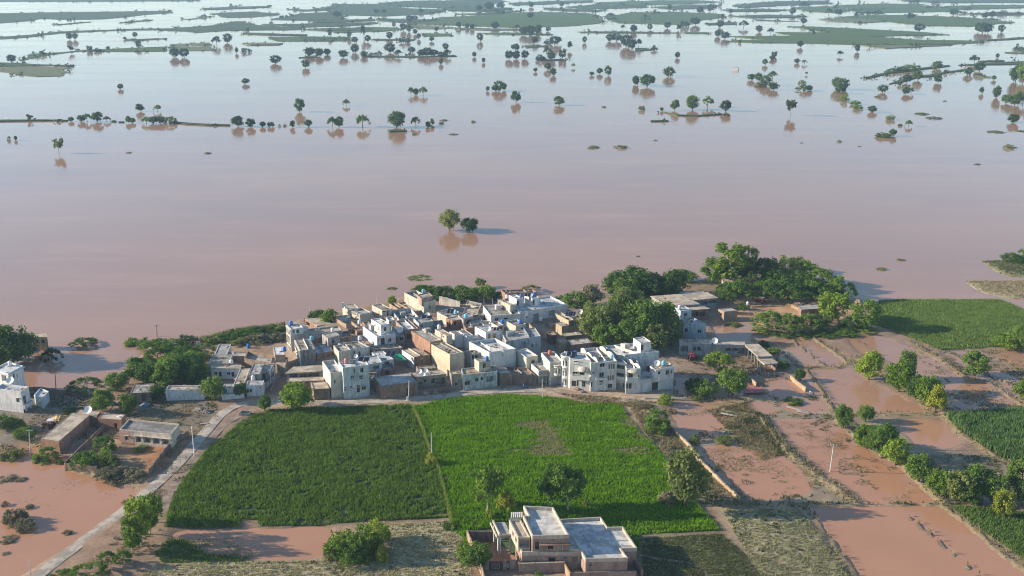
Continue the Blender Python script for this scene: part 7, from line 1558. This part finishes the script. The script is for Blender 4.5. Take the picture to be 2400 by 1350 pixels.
# water trough by the road, loose slabs, floating logs
g = G(575, 972, .5); mb = MB(); r = thing("water_trough", "concrete trough beside the bend of the road", "trough", g)
for (o, sx, sy) in (((-1.6, -1.0), 3.2, .2), ((-1.6, .8), 3.2, .2), ((-1.6, -.8), .2, 1.6), ((1.4, -.8), .2, 1.6)): mb.box(g + Vector((o[0], o[1], 0)), (sx, 0, 0), (0, sy, 0), (0, 0, .9))
mb.box(g + Vector((-1.4, -.8, 0)), (2.8, 0, 0), (0, 1.6, 0), (0, 0, .15)); mb.build("basin", CONC, r)
for i, (x, y, L_, a) in enumerate([(470, 997, 2.2, .2), (1690, 968, 5, -.5), (1842, 952, 7, -.7), (1868, 962, 4, -.6), (1550, 938, 8, .05), (1510, 937, 6, 0)]):
    g = G(x, y, .3); g.z = max(.1, hgt(g.x, g.y)) + .1; d = Vector((math.cos(a), math.sin(a), 0)); mb = MB(); nn = Vector((-d.y, d.x, 0)) * .35; mb.box(g - nn, d * L_, nn * 2, (0, 0, .22))
    solo("concrete_slab", mb, R_CON, ORDW[i] + " loose pale slab counted from the road bend rightward", "slab", "loose slabs")
# parked white pickup-like cart and step at the gate of the turret row
g = G(1415, 917, .5); t = thing("handcart", "white flat cart in front of the slit window house", "cart", g)
mb = MB(); mb.box(g + Vector((-1.2, -.5, .55)), (2.4, 0, 0), (0, 1.0, 0), (0, 0, .12)); mb.build("bed", WHITEP, t)
for s in (-.8, .8):
    for q in (-.55, .55): mb = MB(); mb.tube(g + Vector((s, q - .04, .3)), g + Vector((s, q + .04, .3)), .3, n=14); mb.build("wheel", RUBBER, t)
mb = MB(); mb.tube(g + Vector((1.2, -.4, .6)), g + Vector((2.0, -.4, .95)), .03, n=6); mb.tube(g + Vector((1.2, .4, .6)), g + Vector((2.0, .4, .95)), .03, n=6); mb.build("handle", WOOD, t)
# wires between the poles
def wire(a, b, label, sag=1.2):
    P = [a.lerp(b, i / 14) - Vector((0, 0, sag * 4 * (i / 14) * (1 - i / 14))) for i in range(15)]
    mb = MB()
    for p_, q in zip(P[:-1], P[1:]): mb.tube(p_, q, .02, n=4, caps=False)
    solo("wire", mb, RUBBER, label, "wire")
wire(PA - Vector((0, 0, .1)), G(330, 1012, 6.0), "power wire sagging from the lower left pole toward pink house"); wire(PB - Vector((0, 0, .1)), G(2500, 1050, 8.0), "power wire running right from the leaning pole")

# roof clutter that belongs to the houses: dividers, stair heads, rubble, vents
rr = random.Random(5)
for key, (r, p, zr) in HZ.items():
    if r["category"] in ("barn", "shed", "hut", "byre") or key in ('far', 'l1', 'pk'): continue
    if len(p) != 4: continue
    u, v = p[1] - p[0], p[3] - p[0]; A_ = u.length * v.length; un, vn = u.normalized(), v.normalized(); O = Vector((p[0].x, p[0].y, zr))
    wallmat = r.children[0].data.materials[0]
    if A_ > 45 and rr.random() < .75:
        s = rr.uniform(.3, .7); mb = MB(); mb.box(O + u * s + vn * .3 + Vector((0, 0, .002)), un * .2, v - vn * .6, Vector((0, 0, rr.uniform(.3, .9)))); mb.build("divider_wall", wallmat, r)
    if A_ > 60 and rr.random() < .6:
        s, t_ = rr.uniform(.1, .6), rr.uniform(.5, .7); mb = MB(); mb.box(O + u * s + v * t_ + Vector((0, 0, .003)), un * rr.uniform(1.6, 2.6), vn * rr.uniform(1.5, 2.2), Vector((0, 0, rr.uniform(1.2, 2.1)))); mb.build("stair_head", wallmat, r)
    for _ in range(int(min(9, A_ / 9))):
        s, t_ = rr.uniform(.1, .88), rr.uniform(.1, .88); q = O + u * s + v * t_ + Vector((0, 0, .002)); k = rr.random()
        mb = MB()
        if k < .45: mb.cbox(q, rr.uniform(.4, 1.5), rr.uniform(.3, .9), rr.uniform(.12, .5), rr.uniform(0, 3)); mb.build("brick_stack", rr.choice([BRICK, BRICKD, CONC, R_RUB]), r)
        elif k < .6: mb.tube(q, q + Vector((0, 0, rr.uniform(.7, 1.6))), .07, n=6); mb.build("vent_pipe", STEEL, r)
        else: mb.cbox(q, rr.uniform(1.0, 2.6), rr.uniform(.6, 1.5), .03, rr.uniform(0, 3)); mb.build("patch", rr.choice([R_DARK, R_MOSS, R_WHITE, R_MUD, R_CON]), r)
